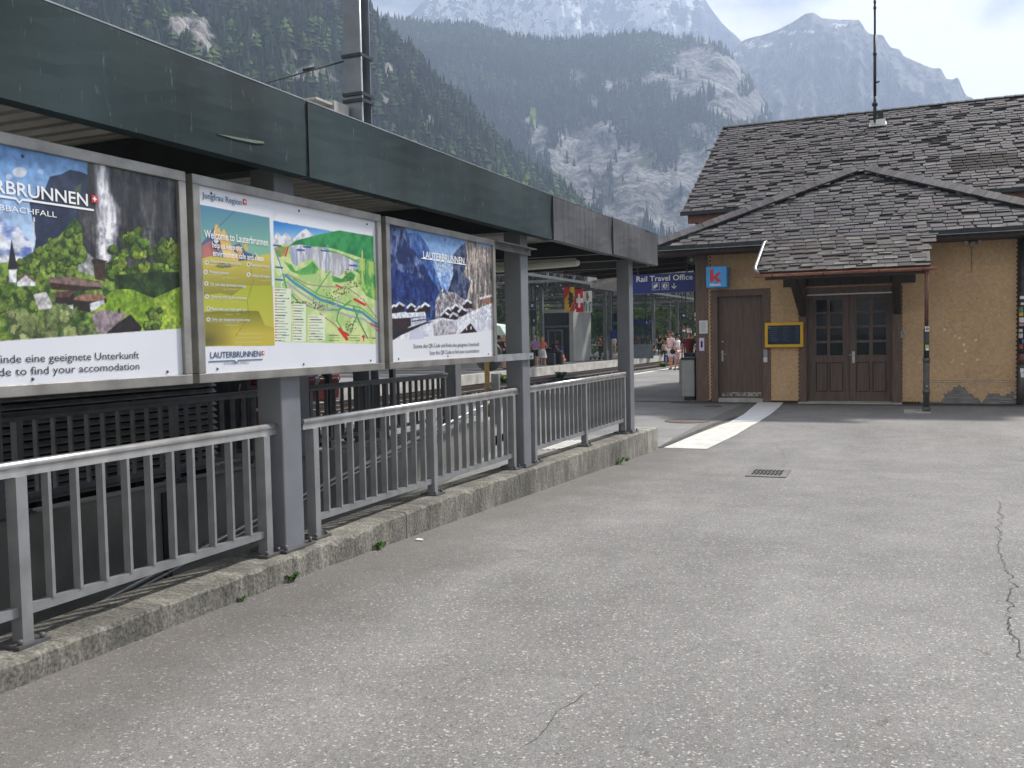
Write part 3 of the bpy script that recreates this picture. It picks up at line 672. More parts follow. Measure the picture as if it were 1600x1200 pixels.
# ---- left board: summer valley with the waterfall
b1, P = board('poster board of a green summer valley with a white waterfall, leftmost of the three', 1.86, 3.748)
ALL = [(-900, -300), (400, -300), (400, 900), (-900, 900)]
P.grad(ALL, (96, 148, 214), (196, 216, 240), 215, 400)
n = P.nz(.16, 3); P.put((n > .60) & (P.PY < 300) & (P.PX < 40), (225, 232, 242), .8)
P.disc(31, 269, 11, (232, 234, 240), .85, 8); P.disc(14, 276, 5, (225, 232, 244), .7, 4); P.disc(63, 268, 5, (205, 220, 240), .6, 4)
P.tex([(-900, 300), (-200, 250), (-60, 300), (0, 335), (12, 352), (30, 356), (56, 388), (58, 420), (0, 440), (-900, 460)], (98, 122, 190), (226, 230, 242), (.05, .09), 11, .38, .6)
P.tex([(46, 318), (56, 304), (70, 296), (78, 276), (96, 272), (110, 265), (124, 268), (137, 273), (137, 250), (330, 280), (330, 420), (50, 420), (56, 372)], (38, 48, 74), (52, 64, 92), (.09, .05), 12)
P.tex([(137, 245), (330, 280), (330, 430), (150, 440), (128, 400), (118, 370), (124, 330), (136, 300)], (44, 46, 52), (84, 84, 86), (.16, .045), 13, .34, .68)
P.line([(53, 340), (52, 380), (49, 405)], 2.2, (205, 212, 225))
P.poly([(116, 296), (128, 284), (126, 300), (122, 322), (117, 335)], (84, 104, 62), .7)
w = P.nz((.30, .035), 21); x0 = np.interp(P.PY, [250, 300, 345, 380, 410, 425], [146, 151, 147, 148, 152, 156]); x1 = np.interp(P.PY, [250, 300, 325, 345, 375, 400, 425], [169, 173, 188, 192, 186, 176, 166])
c_ = (x0+x1)/2; d = np.abs(P.PX-c_)/((x1-x0)/2+1e-6)+(w-.5)*.7
P.put((P.PY < 425)*np.clip((1.1-d)/.55, 0, 1), (205, 204, 216), .95); x0b = np.abs(P.PX-(c_+np.sin(P.PY/17)*2))/5+(w-.5); P.put((P.PY < 415)*np.clip(1.1-x0b, 0, 1), (238, 238, 244), .9)
SL = [(-900, 470), (-300, 440), (28, 408), (60, 388), (90, 372), (112, 345), (118, 340), (128, 356), (130, 392), (150, 410), (175, 420), (330, 400), (330, 560), (-900, 640)]
P.tex(SL, (46, 74, 34), (126, 152, 66), (.035, .045), 14, .36, .62)
P.tex([(124, 392), (138, 396), (168, 424), (150, 432), (122, 424)], (120, 122, 118), (176, 178, 180), .04, 15)
bushes(P, [(30, 408), (112, 350), (130, 372), (128, 430), (30, 440)], 60, 4, 8, 5)
bushes(P, [(165, 420), (182, 372), (200, 358), (216, 364), (234, 392), (250, 372), (275, 372), (282, 440), (180, 446)], 55, 6, 13, 6, ((28, 48, 22), (96, 128, 44), (150, 172, 62)))
P.tex([(140, 486), (170, 458), (186, 452), (285, 440), (285, 520), (200, 516)], (116, 150, 44), (158, 182, 68), .08, 16)
P.tex([(178, 430), (240, 425), (285, 425), (285, 446), (240, 466), (206, 452), (180, 452)], (26, 44, 24), (52, 78, 34), .05, 17)
bushes(P, [(-500, 460), (60, 436), (80, 470), (60, 484), (-500, 500)], 90, 6, 11, 7)
P.poly([(52, 460), (72, 456), (86, 482), (60, 484)], (196, 194, 196)); P.poly([(76, 434), (104, 432), (156, 440), (158, 452), (120, 455), (80, 452)], (60, 42, 36)); P.poly([(74, 433), (110, 432), (158, 442), (160, 449), (108, 445), (78, 441)], (126, 106, 100))
house(P, [(82, 464), (90, 456), (118, 454), (108, 465)], [(86, 462), (116, 458), (114, 482), (96, 484), (88, 478)], [(98, 478), (114, 476), (114, 484), (98, 485)])
house(P, [(114, 468), (124, 461), (154, 459), (168, 464), (162, 468), (140, 471)], [(116, 468), (166, 463), (167, 472), (140, 488), (116, 484)], [(140, 474), (162, 468), (164, 474), (142, 488)], rc=(150, 110, 96))
house(P, [(143, 405), (152, 404), (168, 408), (164, 411), (144, 412)], [(146, 411), (165, 410), (164, 440), (148, 436)], rc=(52, 40, 40), wc=(70, 52, 44))
P.poly([(14, 421), (26, 421), (26, 442), (14, 441)], (214, 216, 222)); P.poly([(12, 421), (18, 373), (28, 421)], (40, 38, 48)); P.poly([(27, 440), (40, 428), (55, 440), (55, 447), (27, 447)], (218, 220, 226)); P.poly([(27, 436), (40, 426), (56, 438), (54, 441), (40, 430), (28, 440)], (120, 92, 84))
bushes(P, [(-300, 480), (20, 476), (74, 482), (120, 488), (148, 498), (150, 530), (-300, 560)], 80, 8, 16, 8, ((70, 86, 54), (124, 140, 86), (160, 172, 112)))
house(P, [(143, 492), (158, 484), (200, 490), (180, 508), (165, 522), (152, 518)], [(162, 522), (182, 506), (204, 491), (222, 512), (214, 530), (165, 530)], rc=(148, 132, 140), wc=(40, 34, 38)); P.poly([(184, 482), (188, 482), (188, 489), (184, 489)], (50, 44, 46))
bushes(P, [(232, 486), (250, 480), (258, 512), (228, 516)], 14, 5, 9, 9)
P.detail([(-900, 330), (60, 400), (120, 340), (400, 370), (400, 700), (-900, 700)], .016, .11, 90); P.detail([(-900, 0), (400, 0), (400, 440), (-900, 440)], .03, .06, 91); P.detail([(400, 250), (140, 250), (140, 400), (400, 400)], (.05, .012), .10, 92)
P.poly([(-900, 596), (0, 533), (400, 505), (400, 760), (-900, 900)], (231, 233, 242))
P.build(b1)
bk = dict(bold=.012)
btext(b1, 'LAUTERBRUNNEN', 137, 322, .054, WHT, .74, 'R', **bk); underline(b1, -480, 146, 330, .009, notch=30)
btext(b1, 'STAUBBACHFALL', 88, 340, .024, WHT, .41, 'R'); swiss(b1, 147, 311, .034)
btext(b1, 'Scanne den QR-Code und finde eine geeignete Unterkunft', 217, 560, .034, BLK, 1.42, 'R')
btext(b1, 'Scan this QR Code to find your accomodation', 217.5, 577, .034, BLK, 1.19, 'R')

# ---- middle board: welcome panel and panorama map
b2, P = board('white poster board with an olive welcome panel and a green valley map, middle one', 3.797, 5.678)
L0 = [(312, 319.5), (421, 340), (428.5, 536), (321, 541)]
P.grad(L0, (82, 134, 164), (128, 182, 160), 325, 385)
P.tex([(312, 384), (322, 372), (334, 356), (345, 366), (354, 372), (362, 384), (374, 380), (384, 394), (398, 398), (412, 404), (422, 408), (424, 440), (316, 440)], (74, 86, 132), (92, 104, 148), .06, 31)
for p in ([(333, 368), (337, 349), (342, 354), (346, 366), (340, 370)], [(338, 372), (350, 358), (358, 372), (364, 392), (374, 398), (372, 410), (352, 404), (346, 390)], [(364, 386), (374, 384), (380, 392), (376, 400)], [(380, 376), (386, 382), (388, 392), (382, 390)], [(398, 394), (406, 402), (410, 410), (402, 404)], [(370, 408), (384, 416), (388, 430), (376, 424)]):
    P.tex(p, (216, 178, 106), (240, 206, 132), .05, 32)
P.tex([(316, 384), (330, 376), (338, 392), (330, 408), (316, 410)], (150, 96, 108), (188, 120, 112), .06, 33)
P.line([(366, 330), (340, 356)], 1, (70, 90, 110)); P.disc(338, 381, 6, (40, 44, 56), 1, 9); P.disc(338, 376, 4, (210, 222, 236), 1, 4); P.line([(342, 384), (341, 390)], 2.6, (190, 60, 60))
t1 = [(316, 404), (330, 400), (350, 402), (370, 408), (392, 406), (410, 398), (422, 396), (428, 540), (321, 541)]
P.grad(t1, (206, 190, 88), (132, 132, 52), 404, 470); P.grad([(317, 462), (344, 458), (362, 462), (384, 446), (404, 446), (426, 446), (429, 540), (321, 541)], (172, 180, 58), (196, 192, 84), 446, 520)
P.grad([(317, 488), (340, 486), (378, 485), (404, 486), (414, 508), (428, 512), (429, 540), (321, 541)], (126, 128, 44), (196, 180, 74), 486, 520)
dk = np.clip(1-np.hypot((P.PX-322)/46, (P.PY-532)/40), 0, 1)*P.mask(L0); P.put(dk, (72, 70, 40), .8); P.disc(350, 415, 13, (70, 70, 62), .55, 4)
P.line([(392, 420), (396, 438), (386, 470), (390, 494), (366, 528)], .8, (110, 110, 50), .7)
for (x, y, ww) in ((336, 410, 46), (334, 425, 28), (335, 443, 50), (336, 463, 52), (338, 482, 52), (338, 499, 54), (396, 413, 26), (396, 429, 26)):
    P.disc(x-12.5 if x < 390 else x-7.5, y, 3.2, (216, 218, 214), 1, 3.4); P.disc(x-12.5 if x < 390 else x-7.5, y, 1.3, (90, 92, 70)); P.line([(x-9 if x < 390 else x-3, y+3.6), (x-9+ww*.85, y+4)], 1.2, (206, 206, 168), .75); P.line([(x+14, y+9), (x+36, y+9)], .9, (204, 202, 160), .6)
for y in (521.5, 527, 534): P.line([(368, y+.5), (408, y)], .9, (208, 204, 156), .75)
# the map
MP = [(427, 344.5), (583, 373), (588, 538), (430.5, 534)]
P.tex(MP, (176, 206, 132), (212, 226, 158), .07, 41, .4, .6)
P.grad([(427, 344.5), (583, 373), (583, 380), (540, 364), (470, 372), (428, 372)], (46, 124, 206), (150, 196, 236), 348, 372)
P.tex([(427, 372), (434, 362), (440, 370), (447, 363), (458, 374), (470, 362), (478, 357), (492, 370), (505, 366), (500, 380), (470, 384), (445, 382), (428, 382)], (176, 180, 190), (238, 240, 244), .03, 42)
P.tex([(449, 386), (462, 376), (500, 366), (530, 360), (583, 369), (584, 410), (556, 400), (520, 388), (480, 384)], (36, 124, 76), (62, 158, 92), .06, 43)
P.tex([(455, 384), (500, 386), (526, 394), (556, 406), (584, 404), (586, 420), (562, 428), (540, 414), (500, 398), (470, 392), (452, 396)], (52, 136, 78), (96, 172, 104), .05, 44)
P.tex([(452, 384), (470, 382), (486, 386), (500, 386), (516, 394), (530, 396), (546, 404), (560, 412), (560, 420), (548, 424), (540, 422), (532, 432), (520, 430), (512, 420), (506, 424), (498, 416), (488, 404), (476, 408), (462, 416), (455, 408)], (168, 170, 182), (230, 228, 232), (.09, .025), 45)
for pp in ([(457, 388), (459, 412)], [(484, 390), (482, 404)], [(512, 384), (509, 410), (510, 426)], [(559, 406), (558, 420)], [(463, 390), (464, 414)]): P.line(pp, 2.8, (140, 164, 206), .85)
P.tex([(430, 386), (440, 384), (448, 386), (444, 400), (436, 402), (430, 396)], (196, 160, 90), (110, 150, 80), .03, 46)
P.line([(450, 386), (446, 400)], 3, (206, 72, 62)); P.line([(429, 388), (436, 408), (440, 424), (441, 446)], 2.2, (110, 140, 180)); P.line([(434, 408), (441, 430), (440, 448)], 2, (224, 232, 240))
P.tex([(443, 408), (456, 414), (462, 424), (480, 416), (488, 408), (498, 420), (492, 428), (470, 430), (455, 424)], (60, 148, 80), (110, 180, 96), .04, 47)
P.tex([(518, 430), (534, 436), (542, 428), (548, 424), (556, 430), (552, 438), (530, 442), (520, 440)], (62, 146, 76), (94, 168, 92), .04, 48)
P.tex([(560, 404), (570, 404), (586, 410), (588, 470), (572, 462), (560, 444)], (84, 160, 84), (168, 204, 112), .05, 49, .42, .58)
P.line([(566, 392), (566, 440)], 2, (206, 200, 120)); P.line([(572, 396), (571, 444)], 1.4, (70, 130, 80))
riv = [(446, 430), (460, 442), (478, 454), (500, 468), (520, 474), (540, 482), (566, 488), (588, 506)]
P.line(riv, 4.4, (76, 148, 176)); P.line([(x+3, y+11) for x, y in riv], 3.2, (170, 172, 180)); P.line([(x-2, y-7) for x, y in riv[1:]], 1.8, (92, 160, 92))
P.line([(442, 428), (448, 452), (466, 472), (500, 484), (530, 484), (548, 470)], 3, (86, 160, 84), .9); P.line([(450, 440), (456, 456), (476, 474), (504, 486), (524, 480), (530, 466)], 2, (176, 172, 182))
P.line([(448, 428), (480, 444), (506, 448), (540, 448), (566, 466), (588, 496)], 1.8, (160, 140, 140)); P.line([(500, 420), (500, 450)], 1.4, (130, 180, 120)); P.line([(516, 424), (494, 456)], 2, (96, 166, 90))
P.line([(500, 490), (524, 508), (542, 528)], 1.8, (170, 120, 116)); P.line([(530, 482), (526, 500), (536, 518), (544, 530)], 2.2, (92, 160, 88)); P.line([(552, 478), (560, 500), (574, 528)], 2.4, (80, 150, 110)); P.line([(548, 520), (552, 506), (562, 484)], 2, (84, 160, 96))
rr = random.Random(3)
for (cx, cy, sx, sy, nn) in ((470, 474, 20, 5, 40), (500, 478, 16, 5, 30), (536, 456, 10, 6, 26), (544, 434, 6, 10, 30), (548, 510, 9, 9, 34), (520, 462, 14, 8, 24), (556, 446, 10, 6, 20)):
    for _ in range(nn): P.disc(rr.gauss(cx, sx*.55), rr.gauss(cy, sy*.55), .9, (50, 52, 48) if rr.random() < .75 else (150, 80, 66), .9)
for (cx, cy, a) in ((562, 472, 8), (530, 448, 5), (584, 508, 5), (538, 520, 6)): P.line([(cx-a, cy-a*.55), (cx+a, cy+a*.55)], 4 if a > 5 else 2.6, (204, 56, 52))
P.line([(530, 514), (542, 530)], 5, (206, 60, 54)); P.disc(564, 466, 2.6, (240, 236, 232)); P.disc(564, 466, 1.4, (206, 60, 54))
for (x, y) in ((433, 384), (436, 418), (436, 437), (470, 391), (480, 386), (507, 392), (552, 415)): P.line([(x-5, y-.6), (x+5, y+.4)], 3, (58, 96, 168))
for (x0_, x1_, y0_, y1_) in ((429, 455, 450, 534), (457, 478, 474, 534), (482, 508, 492, 532)):
    P.poly([(x0_, y0_), (x1_, y0_+1), (x1_, y1_), (x0_, y1_)], (226, 236, 214))
    for i in range(int((y1_-y0_)/4.4)): yy = y0_+3+i*4.4; P.line([(x0_+4, yy), (x0_+8+rr.uniform(6, x1_-x0_-11), yy+.3)], 1.1, (70, 80, 78), .85); P.line([(x0_+1.5, yy), (x0_+2.6, yy)], 1.9, (206, 64, 60) if x0_ < 440 else (196, 160, 60))
for (x, y) in ((514, 527), (514, 531), (514, 535), (546, 527), (546, 531), (546, 535)): P.line([(x, y-3), (x+16, y-3)], 1.1, (90, 100, 90), .8)
P.disc(568, 526, 2.6, (205, 60, 66)); P.line([(568, 527), (568, 533)], 1.6, (205, 60, 66)); P.line([(571, 528), (587, 528.4)], 1.1, (120, 90, 90))
for _ in range(5):
    x = 436+_*15; P.line([(x, 346.5+_*2.6), (x+10, 348+_*2.6)], 1, (206, 224, 240), .8)
P.build(b2)
btext(b2, 'Jungfrau Region', 315.5, 309, .032, SLATEB, pwidth(315.5, 377, 314), bold=.008); swiss(b2, 382, 315.5, .030)
btext(b2, 'Welcome to Lauterbrunnen', 319, 371, .042, WHT, pwidth(319, 418, 371), bold=.010); btext(b2, 'help us keep our', 331, 386.5, .032, WHT, pwidth(331, 378, 386), bold=.010); btext(b2, 'environment safe and clean', 332, 399.5, .032, WHT, pwidth(332, 411, 399), bold=.010)
for (s, x, y, xe) in (('Observe driving restrictions', 327, 409.5, 376), ('Respect privacy', 327.5, 426.5, 357), ('Do not stop on level crossings', 328.5, 445.5, 383), ('Camping only on the campsites', 329, 465, 385), ('Please take your litter with you', 329, 484.5, 384), ('Only use designated picnic areas', 330, 501, 390), ('Remove trash', 391.5, 415.5, 420), ('Switch off engine', 393, 432, 421)):
    btext(b2, s, x, y, .0155, PALEW, pwidth(x, xe, y), bold=.01)
btext(b2, 'LAUTERBRUNNEN', 328.5, 559.8, .033, NAVY, pwidth(328.5, 407, 557), bold=.012); underline(b2, 326, 410, 562, .006, SLATEB, 369); btext(b2, 'STAUBBACHFALL', 349.5, 570, .014, GREYL, pwidth(349.5, 389, 569)); swiss(b2, 410.5, 551.5, .022)

# ---- right board: snowy valley
b3, P = board('poster board of a blue snowy winter valley, rightmost of the three', 5.745, 7.657)
ALL = [(500, 200), (900, 200), (900, 700), (500, 700)]
P.grad(ALL, (92, 140, 208), (188, 212, 240), 335, 450)
P.tex([(605, 345), (632, 355), (638, 368), (654, 365), (664, 378), (672, 396), (680, 420), (690, 440), (700, 460), (705, 500), (600, 520)], (34, 48, 96), (112, 132, 178), (.06, .05), 51, .42, .68)
P.tex([(636, 364), (654, 364), (668, 384), (676, 404), (684, 430), (688, 452), (676, 440), (660, 410), (644, 388)], (52, 84, 150), (96, 132, 196), .05, 52)
P.tex([(605, 415), (640, 430), (676, 440), (700, 475), (706, 520), (605, 520)], (26, 42, 98), (52, 76, 140), (.07, .04), 53)
P.tex([(676, 412), (688, 426), (710, 420), (712, 440), (700, 456), (690, 450)], (120, 156, 218), (178, 202, 240), .04, 54)
P.tex([(700, 455), (708, 430), (708, 398), (718, 386), (730, 377), (745, 378), (745, 500), (700, 500)], (34, 46, 84), (96, 108, 140), (.05, .05), 55)
P.tex([(726, 376), (775, 390), (775, 490), (736, 500), (728, 470), (736, 440), (724, 430), (730, 400)], (96, 94, 98), (198, 186, 176), (.13, .028), 56, .34, .66)
P.tex([(605, 472), (640, 468), (676, 470), (680, 500), (605, 520)], (30, 46, 96), (70, 92, 150), .04, 57)
P.tex([(680, 470), (690, 452), (712, 458), (728, 470), (740, 486), (728, 510), (680, 505)], (116, 112, 124), (186, 182, 190), .025, 58)
for (x, y) in ((615, 482), (624, 478), (642, 480), (655, 484), (664, 479), (700, 486), (712, 481), (722, 486), (730, 474), (708, 494), (694, 492)):
    P.poly([(x-7, y), (x, y-6), (x+8, y-1), (x+8, y+8), (x-6, y+8)], (50, 40, 48)); P.poly([(x-8, y), (x, y-7), (x+9, y-1), (x+6, y+1), (x, y-3), (x-5, y+3)], (218, 224, 238))
P.poly([(613, 495), (634, 492), (642, 498), (641, 514), (613, 518)], (56, 46, 52)); P.poly([(612, 490), (634, 487), (644, 496), (613, 498)], (216, 222, 236)); P.poly([(634, 489), (664, 487), (666, 494), (642, 496)], (222, 226, 238)); P.poly([(642, 498), (666, 494), (666, 504), (642, 511)], (196, 200, 212)); P.line([(644, 502), (665, 499)], 2, (60, 66, 90))
P.tex([(612, 530), (640, 510), (690, 496), (712, 500), (730, 490), (775, 470), (775, 520), (612, 540)], (206, 212, 228), (234, 236, 244), .07, 59)
P.poly([(612, 518), (640, 512), (666, 503), (678, 502), (660, 508), (640, 518), (626, 524), (612, 533)], (44, 44, 56))
P.line([(692, 453), (694, 466)], 3.4, (210, 216, 230)); P.poly([(691, 458), (694, 447), (698, 458)], (80, 90, 120)); P.poly([(752, 466), (770, 462), (770, 474), (753, 474)], (150, 112, 92)); P.poly([(748, 465), (768, 460), (772, 463), (750, 468)], (232, 234, 242))
P.tex([(676, 508), (690, 500), (706, 502), (716, 512), (712, 522), (678, 526)], (150, 148, 158), (206, 204, 212), .025, 60)
P.poly([(716, 522), (734, 503), (746, 520)], (52, 40, 42)); P.poly([(714, 518), (732, 500), (736, 504), (718, 522)], (228, 230, 240)); P.poly([(728, 511), (730, 511), (730, 516), (728, 516)], (214, 216, 222)); P.poly([(735, 510), (737, 510), (737, 515), (735, 515)], (214, 216, 222))
P.line([(747, 490), (747, 520)], .8, (160, 166, 184)); P.line([(735, 495), (760, 482)], 1, (176, 190, 220))
P.detail([(600, 420), (800, 380), (800, 500), (600, 500)], .014, .10, 93); P.detail(ALL, .03, .05, 94)
P.poly([(614, 531), (745, 519), (775, 514), (790, 580), (600, 600)], (232, 234, 242)); P.poly([(640, 518), (662, 517), (662, 529), (639, 531)], (206, 208, 230))
P.build(b3)
btext(b3, 'LAUTERBRUNNEN', 661, 403, .054, WHT, pwidth(661, 725, 406), bold=.012, tilt=.0); underline(b3, 658.5, 728, 414.5, .007, notch=695); btext(b3, 'STAUBBACHFALL', 679, 416.5, .020, PALEW, pwidth(679, 707, 418)); swiss(b3, 729, 406, .022)
btext(b3, 'Scanne den QR-Code und finde eine geeignete Unterkunft', 748.5, 540.5, .032, BLK, pwidth(646, 748.5, 541), 'R'); btext(b3, 'Scan this QR Code to find your accomodation', 748.5, 550.5, .032, BLK, pwidth(671, 748.5, 551), 'R')
# mounting brackets of the boards
br = thing('board_bracket', 'flat steel bracket tying the winter poster board to the second thick post, upper', 'bracket', (-3.47, 8.1, 2.5))
mb = MB(); mb.box(-3.475, -3.469, 7.66, 8.60, 2.43, 2.495); mb.box(-3.469, -3.40, 7.66, 8.60, 2.489, 2.495); mb.build('bracket_arm', M('bracket_steel', (.20, .20, .205), .45, .6), br); mb = MB(); mb.lathe([(0, .006), (.012, .006), (.014, 0)], (-3.469, 8.5, 2.47), 8, 'x'); mb.build('bolt', DSTEEL, br)
br = thing('board_bracket', 'pale galvanised bracket tying the winter poster board to the second thick post, lower', 'bracket', (-3.47, 8.1, 1.4))
mb = MB(); mb.box(-3.475, -3.468, 7.66, 8.62, 1.39, 1.455); mb.build('bracket_arm', M('bracket_zinc', (.42, .45, .48), .4, .5, var=.2), br); mb = MB(); mb.lathe([(0, .008), (.013, .008), (.015, 0)], (-3.468, 8.55, 1.42), 8, 'x'); mb.build('bolt', DSTEEL, br)

# ================================================================ STATION BUILDING
FY = 22.055
BROWN = M('brown_timber', (.135, .09, .07), .6, var=.22, vscale=5, bump=.15, bscale=20, stretch=(6, 1, .6))
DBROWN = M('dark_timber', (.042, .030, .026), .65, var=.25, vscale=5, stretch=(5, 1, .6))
DOORW = M('door_wood', (.118, .083, .068), .5, var=.2, vscale=4, bump=.08, bscale=16, stretch=(9, 1, .5))
TAN = M('tan_shingle', (.59, .405, .235), .8, var=.07, vscale=.9, attr='col')
TANW = M('tan_backing', (.05, .035, .02), .9)
SLATE = M('slate', (1, 1, 1), .7, var=.12, vscale=9, attr='col', bump=.25, bscale=40, spec=.08)
UNDER = M('roof_underlay', (.010, .009, .011), 1)
COPPER = M('copper_gutter', (.44, .215, .15), .42, .6, var=.3, vscale=4, stretch=(1, 3, 3))
COPD = M('dull_copper', (.15, .075, .055), .5, .4, var=.25)
DGUT = M('dark_gutter', (.035, .042, .05), .4, .5, var=.2)
ZINC = M('zinc_pipe', (.27, .28, .28), .4, .5)
IRONP = M('cast_iron_pipe', (.10, .095, .09), .55, .2, var=.25)
bd = thing('station_building', 'tan shingled station building with brown doors and weathered slate roofs', 'station building', (-2.9, FY, 0))
px2 = lambda px, py, Y=FY: (onY(px, py, Y)[0], onY(px, py, Y)[2])
# --- walls with openings
KD = (-4.12, -3.08, .05, 2.50); DD = (-2.09, -.27, .02, 2.42)     # kiosk door leaf, double door
mb = MB()
mb.box(-4.62, -4.28, FY, FY+.25, -.1, 3.9); mb.box(-4.28, -2.90, FY, FY+.25, 2.64, 3.9); mb.box(-2.90, -2.26, FY, FY+.25, -.1, 3.9)
mb.box(-2.26, -.07, FY, FY+.25, 2.60, 3.9); mb.box(-.07, 2.17, FY, FY+.25, -.1, 3.9)
mb.box(-4.62, -4.37, FY+.25, 44, -.1, 3.9); mb.box(2.17, 2.32, FY+.25, FY+1.4, -.1, 3.9); mb.box(2.32, 12, FY+1.4, FY+1.6, -.1, 3.9)
mb.build('wall', TANW, bd)
mb = MB(); mb.box(-4.9, 13, FY+2.1, FY+12, 3.9, 4.95); mb.build('upper_wall', DBROWN, bd)
# --- round ended wooden shingles, laid in offset courses
dmg = [(1471, 640), (1473, 623), (1475, 616.6), (1486, 613.7), (1494, 606), (1501.6, 604), (1509, 610), (1517, 617.5), (1524.6, 624), (1534, 629), (1542, 623), (1545.7, 615.6), (1559, 616.5), (1567, 620), (1582, 613.7), (1584, 611.8), (1590, 640)]
dmgw = [px2(*p) for p in dmg]
PW, PH = .058, .047; V = []; Fc = []; Cc = []; n = 0; r = np.random.default_rng(4)
shape = np.array([(-.5, 1.35), (.5, 1.35), (.5, .35), (.33, .09), (0, 0), (-.33, .09), (-.5, .35)])
for (xa, xb, za, zb) in ((-4.345, -4.275, .03, 3.72), (-4.28, -2.90, 2.62, 3.72), (-2.905, -2.255, .03, 3.72), (-2.26, -.07, 2.58, 3.72), (-.075, 2.165, .03, 3.72)):
    for j in range(int((zb-za)/PH)):
        z = za+j*PH
        for i in range(int((xb-xa)/PW)+1):
            x = xa+(i+(.5 if j % 2 == 0 else 1.0)-.5)*PW+PW*.25
            if x < xa or x > xb: continue
            zz = z+r.normal(0, .0015)
            if inpoly(np.array([[x]]), np.array([[zz]]), dmgw)[0, 0]: continue
            c = 1+r.normal(0, .05); col = np.array([c, c*(1+r.normal(0, .03)), c*(1+r.normal(0, .05))])
            d = math.hypot((x-1.0)/.8, (zz-1.15)/.7)
            if d < 1 and r.random() < .07*(1-d)+.006: col = np.array([1.25, 1.45, 1.8])*r.uniform(.85, 1.15)
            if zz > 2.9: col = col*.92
            pts = [(x+sx*PW*.96, FY-.020+(.014*sz/1.35), zz+sz*PH) for sx, sz in shape]
            V += pts; Fc.append([n+q for q in range(7)]); Cc += [col]*7; n += 7
np_mesh('shingle_cladding', V, Fc, TAN, bd, np.array(Cc))
mb = MB()
for k in range(6): mb.box(.3, 2.16, FY-.004-.0015*k, FY+.002, .0+.085*k, .080+.085*k)
mb.build('base_boards', M('grey_boards', (.24, .235, .23), .9, var=.3, vscale=8, stretch=(.5, 1, 5)), bd)
# --- timbers
mb = MB(); mb.box(-4.64, -4.345, FY-.035, FY+.2, 0, 3.78); mb.build('corner_board', BROWN, bd)
mb = MB(); mb.box(2.165, 2.30, FY-.035, FY+.2, 0, 3.78); mb.build('corner_board', DBROWN, bd)
mb = MB(); mb.box(-4.28, -4.12, FY-.04, FY+.16, 0, 2.655); mb.box(-3.08, -2.90, FY-.04, FY+.16, 0, 2.655); mb.box(-4.12, -3.08, FY-.04, FY+.16, 2.50, 2.655); mb.build('door_frame', BROWN, bd, bevel=.006)
d1 = None
mb = MB(); mb.box(-4.12, -3.08, FY+.10, FY+.15, .09, 2.50)
d1 = mb.build('door', DOORW, bd)
mb = MB(); mb.box(-4.05, -3.13, FY+.085, FY+.10, .12, .22); mb.build('kick_plate', M('scuffed_metal', (.30, .28, .26), .5, .4, var=.6, vscale=18), d1)
mb = MB(); hx, hz = px2(1129, 556, FY+.1); mb.box(hx-.022, hx+.022, FY+.088, FY+.10, hz-.13, hz+.13); mb.tube([(hx, FY+.09, hz+.04), (hx, FY+.05, hz+.04), (hx+.10, FY+.05, hz+.04)], .010, 8); mb.build('handle', STEELP, d1)
mb = MB(); hx, hz = px2(1129, 534, FY+.1); mb.lathe([(0, -.012), (.024, -.012), (.028, 0)], (hx, FY+.10, hz), 12, 'y'); mb.build('lock', STEELP, d1)
mb = MB(); mb.box(-4.12, -3.08, FY-.01, FY+.2, -.02, .085); mb.build('door_sill', CONC, bd)
mb = MB(); mb.box(-2.26, -2.09, FY-.045, FY+.2, 0, 2.62); mb.box(-.27, -.07, FY-.045, FY+.2, 0, 2.62); mb.box(-2.09, -.27, FY-.045, FY+.2, 2.46, 2.62); mb.build('door_frame', BROWN, bd, bevel=.006)
mb = MB(); mb.box(-2.08, -.28, FY-.06, FY-.046, 2.455, 2.475); mb.build('metal_strip', STEELP, bd)
mb = MB(); mb.box(-2.09, -.27, FY+.75, FY+.8, 0, 2.46); mb.box(-2.6, -2.59, FY+.25, FY+.8, 0, 2.46); mb.build('dark_lobby', M('dark_lobby', (.03, .03, .034), .8, var=.6, vscale=2.5), bd)
GL = glass('window_glass', (.32, .38, .44), .02, .35)
yd = FY+.11
def leaf(xa, xb, cols, name):
    o = MB(); zr = [(px2(1300, b, yd)[1], px2(1300, a, yd)[1]) for a, b in ((468, 487), (490, 509.5), (513, 532), (536, 555))]
    xs = [xa, cols[0][0], cols[0][1], cols[1][0], cols[1][1], xb]
    zs = [.02] + [q for a, b in zr[::-1] for q in (a, b)] + [2.45]
    o.box(xs[0], xs[1], yd, yd+.05, .02, 2.45); o.box(xs[2], xs[3], yd, yd+.05, zs[1], zs[-2]); o.box(xs[4], xs[5], yd, yd+.05, .02, 2.45)
    o.box(xs[1], xs[4], yd, yd+.05, zs[-2], 2.45); o.box(xs[1], xs[4], yd, yd+.05, .02, zs[1])
    for k in range(3):
        for c in cols: o.box(c[0], c[1], yd, yd+.05, zs[2+2*k], zs[3+2*k])
    f = o.build(name, DOORW, bd)
    o = MB(); o.box(xs[1], xs[4], yd+.022, yd+.028, zs[1], zs[-2]); o.build('pane', GL, f)
    o = MB(); zp0, zp1 = px2(1300, 612, yd)[1], px2(1300, 566, yd)[1]
    for c in cols:
        o.box(c[0]-.01, c[1]+.01, yd-.012, yd, zp1-.02, zp1); o.box(c[0]-.01, c[1]+.01, yd-.012, yd, zp0, zp0+.02); o.box(c[0]-.01, c[0]+.01, yd-.012, yd, zp0+.02, zp1-.02); o.box(c[1]-.01, c[1]+.01, yd-.012, yd, zp0+.02, zp1-.02)
    o.build('panel_moulding', DBROWN, f); return f
X_ = lambda p: px2(p, 540, yd)[0]
